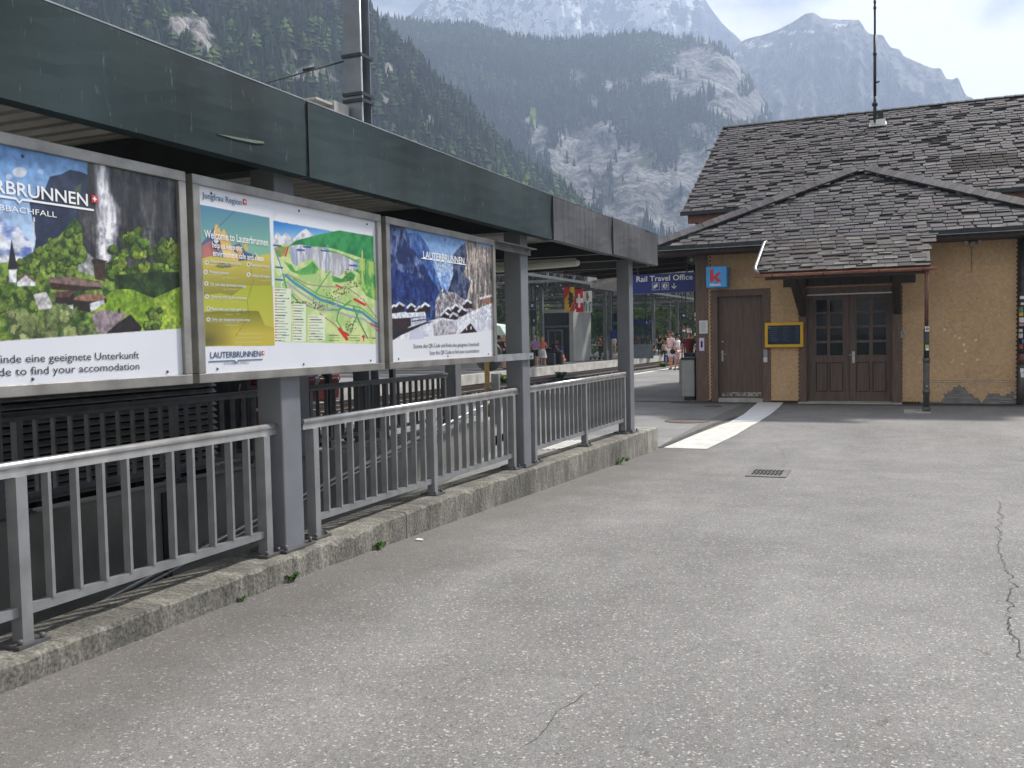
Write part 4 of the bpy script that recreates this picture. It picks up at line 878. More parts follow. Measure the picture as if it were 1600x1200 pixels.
leaf(-2.09, -1.185, [(X_(1275.6), X_(1292.5)), (X_(1297), X_(1316.5))], 'door'); f2 = leaf(-1.175, -.27, [(X_(1338.4), X_(1358)), (X_(1364), X_(1384.5))], 'door')
mb = MB(); hx, hz = px2(1333.5, 558, yd); mb.box(hx-.03, hx+.03, yd-.015, yd, hz-.13, hz+.13); mb.tube([(hx, yd-.01, hz+.05), (hx, yd-.06, hz+.05), (hx-.1, yd-.06, hz+.05)], .011, 8); mb.build('handle', STEELP, f2)
mb = MB(); mb.box(-2.26, -.07, FY-.3, FY+.12, -.02, .014); mb.build('threshold', CONC, bd)
# --- roofs of hand cut slates
def slates(name, O, U, Vv, poly, mat=SLATE, parent=None, w=.285, h=.185, seed=1, gap=.15, patch=None, base=(.115, .108, .115), lich=.10):
    O, U, Vv = map(lambda a: np.array(a, float), (O, U, Vv)); U /= np.linalg.norm(U); Vv /= np.linalg.norm(Vv); Nn = np.cross(U, Vv)
    if Nn[2] < 0: Nn = -Nn
    r = np.random.default_rng(seed); p2 = [((np.array(p)-O)@U, (np.array(p)-O)@Vv) for p in poly]
    us = [p[0] for p in p2]; vs = [p[1] for p in p2]; V = []; Fc = []; C = []; n = 0
    for j in range(int((max(vs)-min(vs))/h)+1):
        v0 = min(vs)+j*h; u = min(us)-w*(j % 2)*.5-r.random()*.05
        while u < max(us):
            ww = w*r.uniform(.85, 1.15); uc = u+ww/2
            if inpoly(np.array([[uc]]), np.array([[v0+h*.5]]), p2)[0, 0]:
                q = r.random(); dz = r.normal(0, .004); sh = 0
                pt = patch(uc, v0) if patch else 0
                if not pt and q < gap: sh = r.uniform(.35, .95)*h
                c = np.array(base)*r.uniform(.78, 1.25)*np.array([1+r.normal(0, .03), 1, 1+r.normal(0, .03)])
                if pt: c = np.array([.017, .012, .012])*r.uniform(.85, 1.15)
                l, rr_ = u+r.uniform(.003, .012), u+ww-r.uniform(.003, .012)
                if r.random() < gap*.6 and not pt: rr_ -= r.uniform(.02, .06)
                t0, t1 = .021+dz, .004; skew = r.normal(0, .008)
                b0, b1_ = v0+sh+skew, v0+sh-skew
                P = [O+U*l+Vv*b0+Nn*t0, O+U*rr_+Vv*b1_+Nn*t0, O+U*rr_+Vv*(v0+h*1.12)+Nn*t1, O+U*l+Vv*(v0+h*1.12)+Nn*t1, O+U*l+Vv*b0+Nn*(t0-.016), O+U*rr_+Vv*b1_+Nn*(t0-.016)]
                li = r.random() < lich and not pt; cb = np.array([.20, .195, .185])*r.uniform(.7, 1.3) if li else c
                V += P; Fc += [[n, n+1, n+2, n+3], [n+4, n+5, n+1, n]]; C += [cb, cb if r.random() < .5 else c, c, c, c*.9, c*.9]; n += 6
            u += ww
    np_mesh(name, V, Fc, mat, parent, np.array(C))
def deckplate(name, poly, parent, th=.05, mat=UNDER):
    mb = MB(); p = [np.array(q, float) for q in poly]; nn = np.cross(p[1]-p[0], p[2]-p[0]); nn /= np.linalg.norm(nn)
    if nn[2] < 0: nn = -nn
    mb.prism([q-nn*.002 for q in p], tuple(-nn*th)); return mb.build(name, mat, parent)
def ridge_tiles(parent, A, B, w=.16, step=.22, mat=None, seed=2, lift=.03):
    A, B = np.array(A, float), np.array(B, float); d = B-A; L = np.linalg.norm(d); d /= L; s = np.cross(d, [0, 0, 1]); s /= np.linalg.norm(s); u = np.cross(s, d)
    r = np.random.default_rng(seed); V = []; Fc = []; C = []; n = 0
    for i in range(int(L/step)):
        a = A+d*(i*step+.006); b = A+d*((i+1)*step+.03); l0 = lift+r.normal(0, .003)
        for sg in (-1, 1):
            c = np.array([.06, .057, .06])*r.uniform(.75, 1.2); dn = -.45*w
            V += [a+u*(l0+.012), b+u*l0, b+u*(l0+dn)+s*sg*w, a+u*(l0+.012+dn)+s*sg*w]; Fc.append([n, n+1, n+2, n+3] if sg > 0 else [n+3, n+2, n+1, n]); C += [c]*4; n += 4
    return np_mesh('ridge_tiles', V, Fc, SLATE, parent, np.array(C))
HOLE = [(-5.30, 21.2), (-1.03, 24.70), (3.25, 21.2)]
K = .557; RX0, RX1 = -5.17, 14.0; EY, EZ = 23.055, 4.70; RY, RZ = 28.955, 7.985
AP = (-1.03, 24.72, 5.62); LX0, LX1, LY, LZ = -5.32, 3.27, 21.255, 3.690
xl, xr = LX0+(AP[0]-LX0)*(EY-LY)/(AP[1]-LY), LX1+(AP[0]-LX1)*(EY-LY)/(AP[1]-LY)
main_poly = [(RX0, EY, EZ), (xl, EY, EZ), AP, (xr, EY, EZ), (RX1, EY, EZ), (RX1, RY, RZ), (RX0, RY, RZ)]
def hip_strip(parent, A, B, sg, seed):
    A, B = np.array(A, float), np.array(B, float); d = B-A; L = np.linalg.norm(d); d /= L
    Nn = np.array([0, -K, 1.]); Nn /= np.linalg.norm(Nn); s = np.cross(Nn, d); s /= np.linalg.norm(s); s = s if s[1] > 0 else -s
    r = np.random.default_rng(seed); V = []; Fc = []; C = []; n = 0; st = .155
    for i in range(int(L/st)):
        a = A+d*(i*st+.006)+Nn*(.035+r.normal(0, .003)); b = a+d*(st-.004); w = .29+r.normal(0, .012); c = np.array([.10, .095, .10])*r.uniform(.75, 1.3); sk = d*.10
        V += [a-s*.03, b-s*.03, b+s*w+sk, a+s*w+sk, a-s*.03-Nn*.05, b-s*.03-Nn*.05]; Fc += [[n, n+1, n+2, n+3], [n+4, n+5, n+1, n]]; C += [c*1.1, c*.9, c, c, c*.2, c*.2]; n += 6
    np_mesh('hip_slates', V, Fc, SLATE, parent, np.array(C))
rf = deckplate('roof', main_poly, bd, .07)
pc = [px2(1478, 262, 26)[0], 0]
def patch(u, v):                              # block of newer, darker slates
    x = RX0+u; y = EY+v*math.cos(math.atan(K)); z = EZ+v*math.sin(math.atan(K)); c = np.array([x, y, z])-CP; c = c@_R; p = (800+F*c[0]/c[2], 600+F*c[1]/c[2])
    return inpoly(np.array([[p[0]]]), np.array([[p[1]]]), [(1478, 248), (1540, 240), (1568, 240), (1600, 252), (1590, 262), (1530, 268), (1492, 270), (1480, 262)])[0, 0]
slates('slates', (RX0, EY, EZ), (1, 0, 0), (0, 1, K), [(RX0-.02, EY-.03, EZ-.01), (xl, EY-.03, EZ-.01), AP, (xr, EY-.03, EZ-.01), (9, EY-.03, EZ-.01), (9, RY, RZ), (RX0-.02, RY, RZ)], parent=rf, seed=3, patch=patch, gap=.30, lich=.07)
ridge_tiles(rf, (RX0-.02, RY, RZ), (9, RY, RZ), .15, .24)
deckplate('roof', [(RX0, RY+5.9, EZ), (RX1, RY+5.9, EZ), (RX1, RY+.01, RZ), (RX0, RY+.01, RZ)], bd, .07)
mb = MB(); mb.prism([(RX0-.02, EY, EZ-.07), (RX0-.02, RY, RZ-.07), (RX0-.02, RY, RZ-.005), (RX0-.02, EY, EZ-.005)], (.03, 0, 0)); mb.build('verge_board', DBROWN, bd)
mb = MB(); mb.box(RX0-.03, xl, EY-.10, EY-.0, EZ-.10, EZ-.005); mb.build('gutter', DGUT, bd); mb = MB(); mb.box(xr, RX1, EY-.10, EY-.0, EZ-.10, EZ-.005); mb.build('gutter', DGUT, bd)
mb = MB(); mb.box(RX0+.14, RX1, EY+.01, EY+.09, EZ-.30, EZ-.09); mb.build('fascia_board', COPD, bd)
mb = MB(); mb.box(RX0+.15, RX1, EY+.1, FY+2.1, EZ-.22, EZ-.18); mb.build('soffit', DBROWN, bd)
k2 = (AP[2]-LZ)/(AP[1]-LY)
dn_ = lambda p, q=.075: (p[0], p[1], p[2]-q)
rl = deckplate('roof', [dn_((LX0, LY, LZ), .0), dn_((LX1, LY, LZ), .0), dn_(AP)], bd, .06); k2 = (AP[2]-.075-LZ)/(AP[1]-LY)
slates('slates', (LX0, LY, LZ), (1, 0, 0), (0, 1, k2), [(LX0+.05, LY-.03, LZ-.02), (LX1, LY-.03, LZ-.02), dn_(AP)], parent=rl, seed=9, gap=.2, lich=.14, base=(.105, .10, .107))
hip_strip(rl, (LX0, LY, LZ+.03), (AP[0], AP[1], AP[2]+.02), -1, 4); hip_strip(rl, (LX1, LY, LZ+.03), (AP[0], AP[1], AP[2]+.02), 1, 5)
mb = MB(); mb.add([(LX0, LY, LZ), AP, (LX0, AP[1]+.5, LZ)], [(0, 1, 2)], (.1, .1, .1)); mb.add([(LX1, LY, LZ), AP, (LX1, AP[1]+.5, LZ)], [(0, 1, 2)], (.1, .1, .1)); mb.build('side_slope', SLATE, rl, attr=True)
mb = MB(); mb.box(LX0-.02, -2.87, LY-.11, LY-.01, LZ-.10, LZ-.012); mb.build('gutter', DGUT, bd); mb = MB(); mb.box(.46, LX1, LY-.11, LY-.01, LZ-.10, LZ-.012); mb.build('gutter', DGUT, bd)
mb = MB(); mb.box(LX0, -2.87, LY-.125, LY-.112, LZ-.115, LZ-.10); mb.build('gutter_lip', M('gutter_lip', (.25, .27, .29), .35, .6), bd); mb = MB(); mb.box(.46, LX1, LY-.125, LY-.112, LZ-.115, LZ-.10); mb.build('gutter_lip', M('gutter_lip', (.25, .27, .29), .35, .6), bd)
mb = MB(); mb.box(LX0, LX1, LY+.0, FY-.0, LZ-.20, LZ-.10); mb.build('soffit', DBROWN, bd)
# porch
PX0, PX1, PYf, PZf = -2.86, .445, 19.76, 2.89
rp = deckplate('porch_roof', [(PX0, PYf, PZf), (PX1, PYf, PZf), (PX1, LY-.0, LZ-.0), (PX0, LY-.0, LZ-.0)], bd, .08, DBROWN)
slates('slates', (PX0, PYf, PZf), (1, 0, 0), (0, LY-PYf, LZ-PZf), [(PX0-.03, PYf-.03, PZf-.02), (PX1+.03, PYf-.03, PZf-.02), (PX1+.03, LY+.06, LZ+.03), (PX0-.03, LY+.06, LZ+.03)], parent=rp, seed=12, gap=.2, lich=.28, base=(.10, .092, .092))
mb = MB()
for i in range(14):
    a = i/13*math.pi; 
gp = [(PYf-.075+.065*math.cos(a), PZf-.055-.065*math.sin(a)) for a in np.linspace(0, math.pi, 9)]
mb.prism([(PX0-.05, y, z) for y, z in gp], (PX1-PX0+.16, 0, 0)); gt = mb.build('gutter', COPPER, bd)
mb = MB()
for x in (-2.55, -1.55, -.5, .30): mb.prism([(x, y-(.004 if y < PYf-.07 else -.004), z-.004) for y, z in gp], (.022, 0, 0))
mb.build('gutter_strap', COPD, gt)
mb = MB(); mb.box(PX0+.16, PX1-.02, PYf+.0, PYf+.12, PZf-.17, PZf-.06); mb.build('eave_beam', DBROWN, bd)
mb = MB(); mb.tube([(PX0-.0, LY-.06, LZ-.04), (PX0-.03, LY-.2, LZ-.07), (PX0-.05, PYf+.15, PZf+.14), (PX0-.05, PYf+.03, PZf+.06), (PX0+.03, PYf-.07, PZf-.03)], .035, 8); mb.build('link_pipe', ZINC, bd)
for (x, lbl) in ((-2.17, 0), (-.17, 1)):
    mb = MB(); mb.box(x-.075, x+.075, FY-.13, FY-.05, 1.98, 3.4)
    mb.prism([(x-.07, FY-.12, 1.98), (x-.07, FY-.12, 2.24), (x-.07, PYf+.20, PZf-.12), (x-.07, PYf+.12, PZf-.17), (x-.07, PYf+.30, PZf-.24)], (.14, 0, 0)); mb.build('bracket', DBROWN, bd, bevel=.006)
mb = MB(); mb.box(-2.6, .2, FY-.06, FY-.02, 2.66, 2.86); mb.build('lintel_board', DBROWN, bd)
# downpipes with stickers
def downpipe(x, y, segs, stickers, r=.05):
    root = None
    for (z0, z1, rr, m, nm) in segs:
        mb = MB(); mb.tube([(x, y, z0), (x, y, z1)], rr, 14); o = mb.build(nm, m, root if root is not None else bd)
        if root is None: root = o
    for (z, hh, ww, col, ang, rr) in stickers:
        mb = MB(); v = []; f = []
        for k in range(7):
            a = ang+(k/6-.5)*ww/rr-math.pi/2; v += [(x+(rr+.002)*math.cos(a), y+(rr+.002)*math.sin(a), z-hh/2), (x+(rr+.002)*math.cos(a), y+(rr+.002)*math.sin(a), z+hh/2)]
        f = [(2*k, 2*k+2, 2*k+3, 2*k+1) for k in range(6)]; mb.add(v, f); mb.build('sticker', flat('sticker_%d_%d_%d' % col, col), root)
    return root
zz = lambda py, Y: onY(1447, py, Y)[2]
dy = PYf-.06; dx = onY(1447.5, 560, dy)[0]
dp = downpipe(dx, dy, [(1.62, 2.78, .036, COPD, 'downpipe'), (1.02, 1.64, .052, M('dark_sleeve', (.03, .032, .033), .5), 'sleeve'), (.0, 1.03, .058, IRONP, 'iron_pipe'), (.98, 1.06, .068, IRONP, 'collar'), (.36, .44, .07, IRONP, 'collar'), (.0, .10, .078, IRONP, 'collar')],
         [(zz(514, dy), .10, .085, (232, 232, 232), .3, .052), (zz(542, dy), .085, .075, (170, 196, 120), .3, .052), (zz(546, dy), .03, .06, (236, 240, 236), .35, .053), (zz(603, dy), .03, .04, (150, 150, 145), .1, .058)])
mb = MB(); sx, sz = dx, zz(514, dy); mb.lathe([(.012, -.0555), (.028, -.0555)], (dx+.012, dy, sz), 14, 'y'); mb.build('sticker_ring', flat('ring_dark', (50, 52, 55)), dp)
rs = random.Random(5); C_ = [(215, 215, 218), (86, 112, 150), (206, 170, 80), (30, 32, 36), (196, 150, 166), (222, 222, 222), (205, 203, 198), (96, 140, 104), (150, 80, 80), (218, 218, 218), (20, 22, 26), (210, 212, 216)]
def stk(zs, r=.055): return [(z, rs.uniform(.04, .11), rs.uniform(.05, .10), C_[(i*5+3) % 12], rs.uniform(-.5, .5), r+rs.uniform(0, .001)) for i, z in enumerate(zs)]
downpipe(onY(1088.5, 550, 23.35)[0], 23.35, [(.80, 3.55, .055, M('dark_sleeve', (.03, .032, .033), .5), 'downpipe'), (0, .82, .062, IRONP, 'iron_pipe')], stk([.92, 1.0, 1.12, 1.26, 1.36, 1.5, 1.62, 1.75, 1.85, 2.0, 2.12, 2.2]))
rx = onY(1596, 560, FY-.1)[0]
downpipe(rx, FY-.10, [(1.05, 3.6, .06, M('dark_sleeve', (.03, .032, .033), .5), 'downpipe'), (.85, 1.07, .07, COPD, 'collar'), (0, .86, .064, IRONP, 'iron_pipe')], stk([1.13, 1.22, 1.33, 1.45, 1.56, 1.68, 1.78, 1.9, 2.0, 2.12, 2.25, 2.4, 2.65], .06)+[(.72, .09, .07, (235, 235, 235), .1, .065), (.62, .09, .07, (228, 230, 232), .3, .065)])
mb = MB(); ax = onY(1582, 400, FY+.3)[0]   # arched brace in the recess at the right
pts = [(ax+.02+1.6*(1-math.cos(a)), FY+.35, 2.4+1.1*math.sin(a)) for a in np.linspace(0, math.pi/2, 8)]
for a, b in zip(pts, pts[1:]): mb.bar(a, b, .14, .16, up=(0, 1, 0))
mb.build('arched_brace', DBROWN, bd)

# ---------------------------------------------------------------- things fixed to the building
ks = thing('kiosk_sign', 'light blue cube sign with a red letter k beside the brown door', 'sign', (-4.13, FY-.2, 2.98))
kx0, kz1 = px2(1103, 417, FY-.50); kx1, kz0 = px2(1135.5, 448.5, FY-.50)
mb = MB(); mb.box(kx0, kx1, FY-.50, FY-.06, kz0, kz1); mb.build('sign_box', flat('kiosk_blue', (70, 158, 228), .3), ks, bevel=.012)
mb = MB(); mb.box(kx0+.1, kx1-.1, FY-.06, FY-.01, kz0+.1, kz1-.1); mb.build('mount', DGUT, ks)
sz = kx1-kx0
mb = MB(); t_ = lambda u, w: (kx0+sz*u, FY-.503, kz0+sz*w)
for pl in ([(.20, .27), (.36, .29), (.36, .91), (.20, .87)], [(.36, .52), (.55, .715), (.77, .74), (.52, .525), (.36, .48)], [(.36, .48), (.50, .545), (.76, .29), (.54, .26), (.36, .45)]):
    mb.prism([t_(*q) for q in pl], (0, -.002, 0))
mb.build('letter_k', flat('kiosk_red', (206, 58, 62), .5), ks)
lettering('kiosk', t_(.47, .085), (1, 0, 0), (0, 0, 1), sz*.13, WHT, ks, sz*.56, 'C', bold=.03, off=.002)
sc = thing('display_screen', 'yellow framed departure screen with a dark blue display between the two doors', 'display screen', (-2.6, FY-.1, 1.56))
sx0, sz1 = px2(1195, 504.5, FY-.16); sx1, sz0 = px2(1255, 542, FY-.16)
YEL = M('yellow_frame', srgb(222, 176, 40), .4, var=.06); fw = .065
mb = MB(); mb.box(sx0, sx1, FY-.16, FY-.02, sz1-fw, sz1); mb.box(sx0, sx1, FY-.16, FY-.02, sz0, sz0+fw); mb.box(sx0, sx0+fw, FY-.16, FY-.02, sz0+fw, sz1-fw); mb.box(sx1-fw, sx1, FY-.16, FY-.02, sz0+fw, sz1-fw); mb.build('frame', YEL, sc)
mb = MB(); mb.box(sx0+fw, sx1-fw, FY-.145, FY-.02, sz0+fw, sz1-fw); pn = mb.build('screen', M('screen_navy', srgb(24, 40, 66), .12, var=.15), sc)
mb = MB()
for i in range(8):
    z = sz1-fw-.06-i*.043
    mb.box(sx0+fw+.05, sx0+fw+.05+rs.uniform(.12, .2), FY-.147, FY-.1455, z, z+.011); mb.box(sx0+fw+.34, sx0+fw+.34+rs.uniform(.08, .16), FY-.147, FY-.1455, z, z+.011); mb.box(sx1-fw-.1, sx1-fw-.04, FY-.147, FY-.1455, z, z+.011)
mb.build('text_rows', flat('screen_text', (72, 96, 124)), pn)
mb = MB(); mb.lathe([(0, -.0015), (.026, -.0015), (.026, 0)], (sx0+fw+.035, FY-.1455, sz1-fw-.05), 14, 'y'); mb.build('icon', flat('screen_icon', (104, 124, 140)), pn)
def notice(label, x0, y0, x1, y1, Y, col, dark=None, rows=0):
    (a, zt), (b, zb) = px2(x0, y0, Y), px2(x1, y1, Y)
    t = thing('notice', label, 'notice', ((a+b)/2, Y, zb)); mb = MB(); mb.box(a, b, Y-.006, Y, zb, zt); mb.build('sheet', flat('paper_%d' % col[0], col), t)
    mb = MB()
    for i in range(rows): z = zt-.05-(zt-zb-.08)*i/rows; mb.box(a+.03, b-.03-rs.uniform(0, .04), Y-.0075, Y-.0065, z-.008, z)
    if dark: mb.box(a+(b-a)*.3, b-(b-a)*.3, Y-.0075, Y-.0065, zb+(zt-zb)*.25, zt-(zt-zb)*.25)
    mb.build('print', flat('print_grey' if rows else 'print_black', (140, 142, 148) if rows else (40, 38, 50)), t)
notice('white printed notice on the brown corner board', 1092.5, 501, 1106, 521, FY-.04, (214, 216, 222), rows=8)
notice('small lilac notice with a dark mark on the brown corner board', 1092.5, 528, 1100.5, 548, FY-.04, (216, 206, 236), dark=1)
kp = thing('keypad', 'grey door keypad above a white card switch beside the yellow screen', 'keypad', (-2.95, FY, 1.1))
a, zt = px2(1193, 546, FY-.04); b, zb = px2(1199.5, 556.5, FY-.04); mb = MB(); mb.box(a, b, FY-.07, FY-.041, zb, zt); mb.build('keypad_body', flat('kp_grey', (150, 152, 158), .4), kp)
zt2, zb2 = px2(1193, 558, FY-.04)[1], px2(1193, 566, FY-.04)[1]; mb = MB(); mb.box(a, b-.005, FY-.065, FY-.041, zb2, zt2); mb.box(a+.03, b-.035, FY-.066, FY-.042, zt2, zt2+.025); mb.build('card_reader', flat('kp_white', (214, 212, 210), .4), kp)
bl = thing('door_bell', 'small grey push button box right of the double door', 'door bell', (0, FY, 1.3)); a, zt = px2(1407.5, 517, FY-.06); b, zb = px2(1413, 528, FY-.06)
mb = MB(); mb.box(a, b, FY-.06, FY-.02, zb, zt); mb.build('body', flat('kp_grey', (150, 152, 158), .4), bl); mb = MB(); mb.lathe([(0, -.008), (.012, -.008), (.014, 0)], ((a+b)/2, FY-.06, zt-.05), 10, 'y'); mb.build('button', DGUT, bl)
fl = thing('floodlight', 'twin head security lamp with dangling cable under the right eave', 'lamp', (1, FY, 3.3)); fx, fz = px2(1520, 381, FY-.1)
mb = MB(); mb.box(fx-.05, fx+.05, FY-.12, FY-.0, fz-.05, fz+.045); mb.build('sensor', flat('fl_grey', (150, 142, 134)), fl)
for s in (-1, 1): mb = MB(); mb.tube([(fx+s*.05, FY-.06, fz), (fx+s*.13, FY-.06, fz+.04)], .012, 6); mb.box(fx+s*.13-.035, fx+s*.13+.035, FY-.15, FY-.05, fz, fz+.085); mb.build('lamp_head', flat('fl_pale', (172, 164, 156)), fl)
mb = MB(); mb.tube([(fx-.01, FY-.03, fz-.05), (fx-.015, FY-.03, fz-.3), (fx-.01, FY-.03, fz-.56), (fx-.015, FY-.03, fz-.60)], .006, 6); mb.build('cable', BROWN, fl)
an = thing('antenna_mast', 'tall thin dark antenna mast rising through the main slate roof', 'antenna', (-.8, 27.9, 7.35)); ax = onY(1367, 120, 27.9)[0]
at_ = lambda py: onY(1367, py, 27.9)[2]
mb = MB(); mb.tube([(ax, 27.9, 7.1), (ax, 27.9, at_(165)), (ax, 27.9, at_(150))], [.05, .045, .035], 10); mb.tube([(ax, 27.9, at_(150)), (ax, 27.9, at_(55))], .04, 10); mb.tube([(ax, 27.9, at_(55)), (ax, 27.9, at_(-60))], .028, 8); mb.build('mast', M('mast_dark', (.04, .045, .05), .45, .4), an)
mb = MB()
for (py, rr) in ((163, .075), (84, .05), (12, .04), (3, .035)): mb.tube([(ax, 27.9, at_(py+2.5)), (ax, 27.9, at_(py-2.5))], rr, 10)
mb.bar((ax, 27.9, at_(130)), (ax+.12, 27.9, at_(128)), .04, .04); mb.box(ax+.08, ax+.22, 27.86, 27.94, at_(192), at_(176)); mb.build('clamp', DGUT, an)
mb = MB(); mb.box(ax-.12, ax-.03, 27.7, 27.9, at_(202), at_(190)); mb.box(ax+.03, ax+.28, 27.7, 27.9, at_(202), at_(189)); mb.prism([(ax-.15, 27.6, 7.275), (ax+.32, 27.6, 7.275), (ax+.30, 27.85, 7.42), (ax-.13, 27.85, 7.42)], (0, 0, .02)); mb.build('flashing', M('bright_zinc', (.6, .6, .6), .35, .4), an)

# ================================================================ BEYOND THE RAMP
lv = thing('slatted_screen', 'dark grey slatted metal screen wall behind the far railings', 'screen wall', (-7.7, 7, 0))
mb = MB(); z = .12
while z < 1.75: mb.prism([(-7.72, 5.0, z), (-7.66, 5.0, z+.012), (-7.72, 5.0, z+.055), (-7.735, 5.0, z+.05)], (0, 3.75, 0)); z += .075
mb.build('slats', M('slat_metal', (.30, .30, .29), .5, .4, var=.2), lv)
mb = MB()
for y in (5.0, 6.25, 7.5, 8.7): mb.box(-7.80, -7.735, y, y+.06, -.3, 1.8)
mb.box(-7.80, -7.74, 5, 8.76, 1.76, 1.84); mb.build('screen_frame', BEAM, lv)
mb = MB(); mb.box(-7.85, -7.81, 5, 8.76, -.3, 1.76); mb.build('back_sheet', M('sheet_dark', (.02, .02, .022), .8), lv)
sh = thing('dark_backdrop', 'added dark shed wall behind the red luggage trolleys', 'backdrop', (-9.4, 10.8, 0)); mb = MB(); mb.box(-9.45, -9.40, 7.6, 13.3, -.3, 1.75); mb.build('boards', M('backdrop_boards', (.035, .036, .04), .8, var=.4, vscale=3, stretch=(1, 6, .5)), sh); mb = MB(); mb.box(-9.5, -7.85, 7.6, 13.4, 1.75, 1.83); mb.build('backdrop_roof', BEAM, sh)  # added dark backdrop standing in for the shade behind the trolleys
for yy in (9.6, 11.45, 13.3): mb = MB(); mb.box(-7.95, -7.87, yy-.04, yy+.04, -.3, 1.75); mb.build('post', BEAM, sh)
def trolley(x, y, rz, label, red=True):
    t = thing('luggage_trolley', label, 'luggage trolley', (x, y, 0), 'luggage trolleys', rz)
    W_ = M('trolley_wire', (.42, .42, .42), .3, .8); mb = MB()
    for s in (-.28, .28): mb.tube([(s, -.35, .12), (s, .35, .14), (s, .42, .9), (s, .36, 1.02)], .014, 8)
    mb.tube([(-.28, .36, 1.02), (.28, .36, 1.02)], .018, 8)
    for q in (.3, .5, .7): mb.tube([(-.28, .35+q*.09, q), (.28, .35+q*.09, q)], .008, 6)
    def fin(m, nm, mat):
        o = m.build(nm, mat); o.parent = t; return o
    fin(mb, 'trolley_frame', W_)
    mb = MB(); mb.box(-.27, .27, -.35, .33, .15, .175); mb.box(-.25, .25, .30, .36, .6, .64); fin(mb, 'platform', W_)
    if red: mb = MB(); mb.box(-.26, .26, .40, .425, .60, .98); mb.box(-.05, .05, .36, .38, .2, .55); mb.tube([(-.2, .36, 1.03), (.2, .36, 1.03)], .04, 8); fin(mb, 'red_panel', M('trolley_red', (.11, .010, .016), .35, var=.2))
    else: mb = MB(); mb.box(-.28, .28, .15, .40, .74, .80); fin(mb, 'top_shelf', flat('shelf_white', (200, 200, 200)))
    wp = None
    for s in (-.28, .28):
        for yy in (-.3, .3):
            if wp is None: mb = MB(); mb.lathe([(.03, -.02), (.075, -.02), (.08, 0), (.075, .02), (.03, .02)], (s, yy, .08), 12, 'x'); wp = fin(mb, 'wheel', M('rubber', (.02, .02, .02), .8)); w0 = (s, yy)
            else: dup_child(wp, t, (s-w0[0], yy-w0[1], 0))
    return t
t1 = trolley(-8.55, 10.9, 1.2, 'red backed luggage trolley behind the railing, left of the thick post below the map', True)
t2 = trolley(-8.6, 12.2, 1.35, 'red backed luggage trolley behind the railing, right of the thick post below the map', True)
t3 = trolley(-8.7, 13.15, 1.5, 'red backed luggage trolley nearest the catenary mast', True)
trolley(-20.0, 61.7, 1.4, 'tall silver luggage trolley beside the concrete lift tower', False).scale = (1.2, 1.2, 1.35)
# catenary mast
cm = thing('catenary_mast', 'grey steel catenary mast rising behind the green canopy', 'mast', (-8.0, 12.6, 0)); MAST = M('mast_steel', (.19, .215, .25), .45, .45, var=.12, vscale=3)
mx_, my_ = -7.95, 12.55; mb = MB(); hw = .15
mb.box(mx_-hw, mx_+hw, my_-hw, my_-hw+.02, -.2, 9.5); mb.box(mx_-hw, mx_+hw, my_+hw-.02, my_+hw, -.2, 9.5); mb.box(mx_-.01, mx_+.01, my_-hw+.02, my_+hw-.02, -.2, 9.5); mb.build('mast_column', MAST, cm)
mb = MB(); mb.tube([(mx_+.07, my_-.02, 0), (mx_+.07, my_-.02, 9.4)], .028, 8); mb.build('cable_duct', M('duct_white', (.62, .63, .65), .3, .2), cm)
zz_ = lambda py: onY(556, py, my_)[2]
mb = MB()
for py in (92, 152, 162): mb = MB(); z = zz_(py); mb.box(mx_-.18, mx_+.18, my_-.18, my_-.155, z-.02, z+.03); mb.box(mx_-.18, mx_+.18, my_+.155, my_+.18, z-.02, z+.03); mb.box(mx_+.155, mx_+.18, my_-.155, my_+.155, z-.02, z+.03); mb.box(mx_-.18, mx_-.155, my_-.155, my_+.155, z-.02, z+.03); mb.build('band_clamp', DGUT, cm)
p0, p1 = onX(536, 96, -8.0), onX(415, 130, -11.5); mb = MB(); mb.tube([p0, p0*.8+p1*.2, p1], .014, 6); q = p0*.62+p1*.38; mb.tube([q-np.array([.12, 0, -.03]), q+np.array([.12, 0, .03])], .03, 6); mb.build('stay_wire', DGUT, cm)
mb = MB(); a = onX(487, 152, -8.1); b = onX(534, 178, -8.1); mb.box(-8.3, -8.02, a[1], b[1]-.3, b[2]+.04, a[2]); mb.box(-8.2, -8.0, b[1]-.35, b[1]+.05, b[2]-.05, b[2]+.12); mb.build('equipment_box', M('box_grey', (.46, .45, .44), .5, var=.08), cm)
# yellow post with a round mirror
yp = thing('round_sign_post', 'yellow post carrying a round disc seen from behind at the ramp end', 'sign post', (-7.2, 15.6, 0)); YP = M('weathered_yellow', (.26, .165, .04), .6, var=.4, vscale=6)
yx, yy = -7.2, 15.55; mb = MB(); mb.tube([(yx, yy, .0), (yx, yy, 1.6)], .048, 10); mb.build('post', YP, yp)
mb = MB(); mb.lathe([(0, -.01), (.27, -.01), (.29, 0), (.27, .01), (0, .01)], (yx-.02, yy+.13, 1.28), 24, 'y'); mb.build('disc', M('disc_back', (.10, .105, .115), .5, .4), yp)
mb = MB(); mb.box(yx+.09, yx+.24, yy-.02, yy+.05, 0, .95); mb.box(yx-.06, yx+.06, yy-.06, yy+.06, .68, .72); mb.build('cable_box', M('box_dim', (.2, .2, .2), .6), yp)
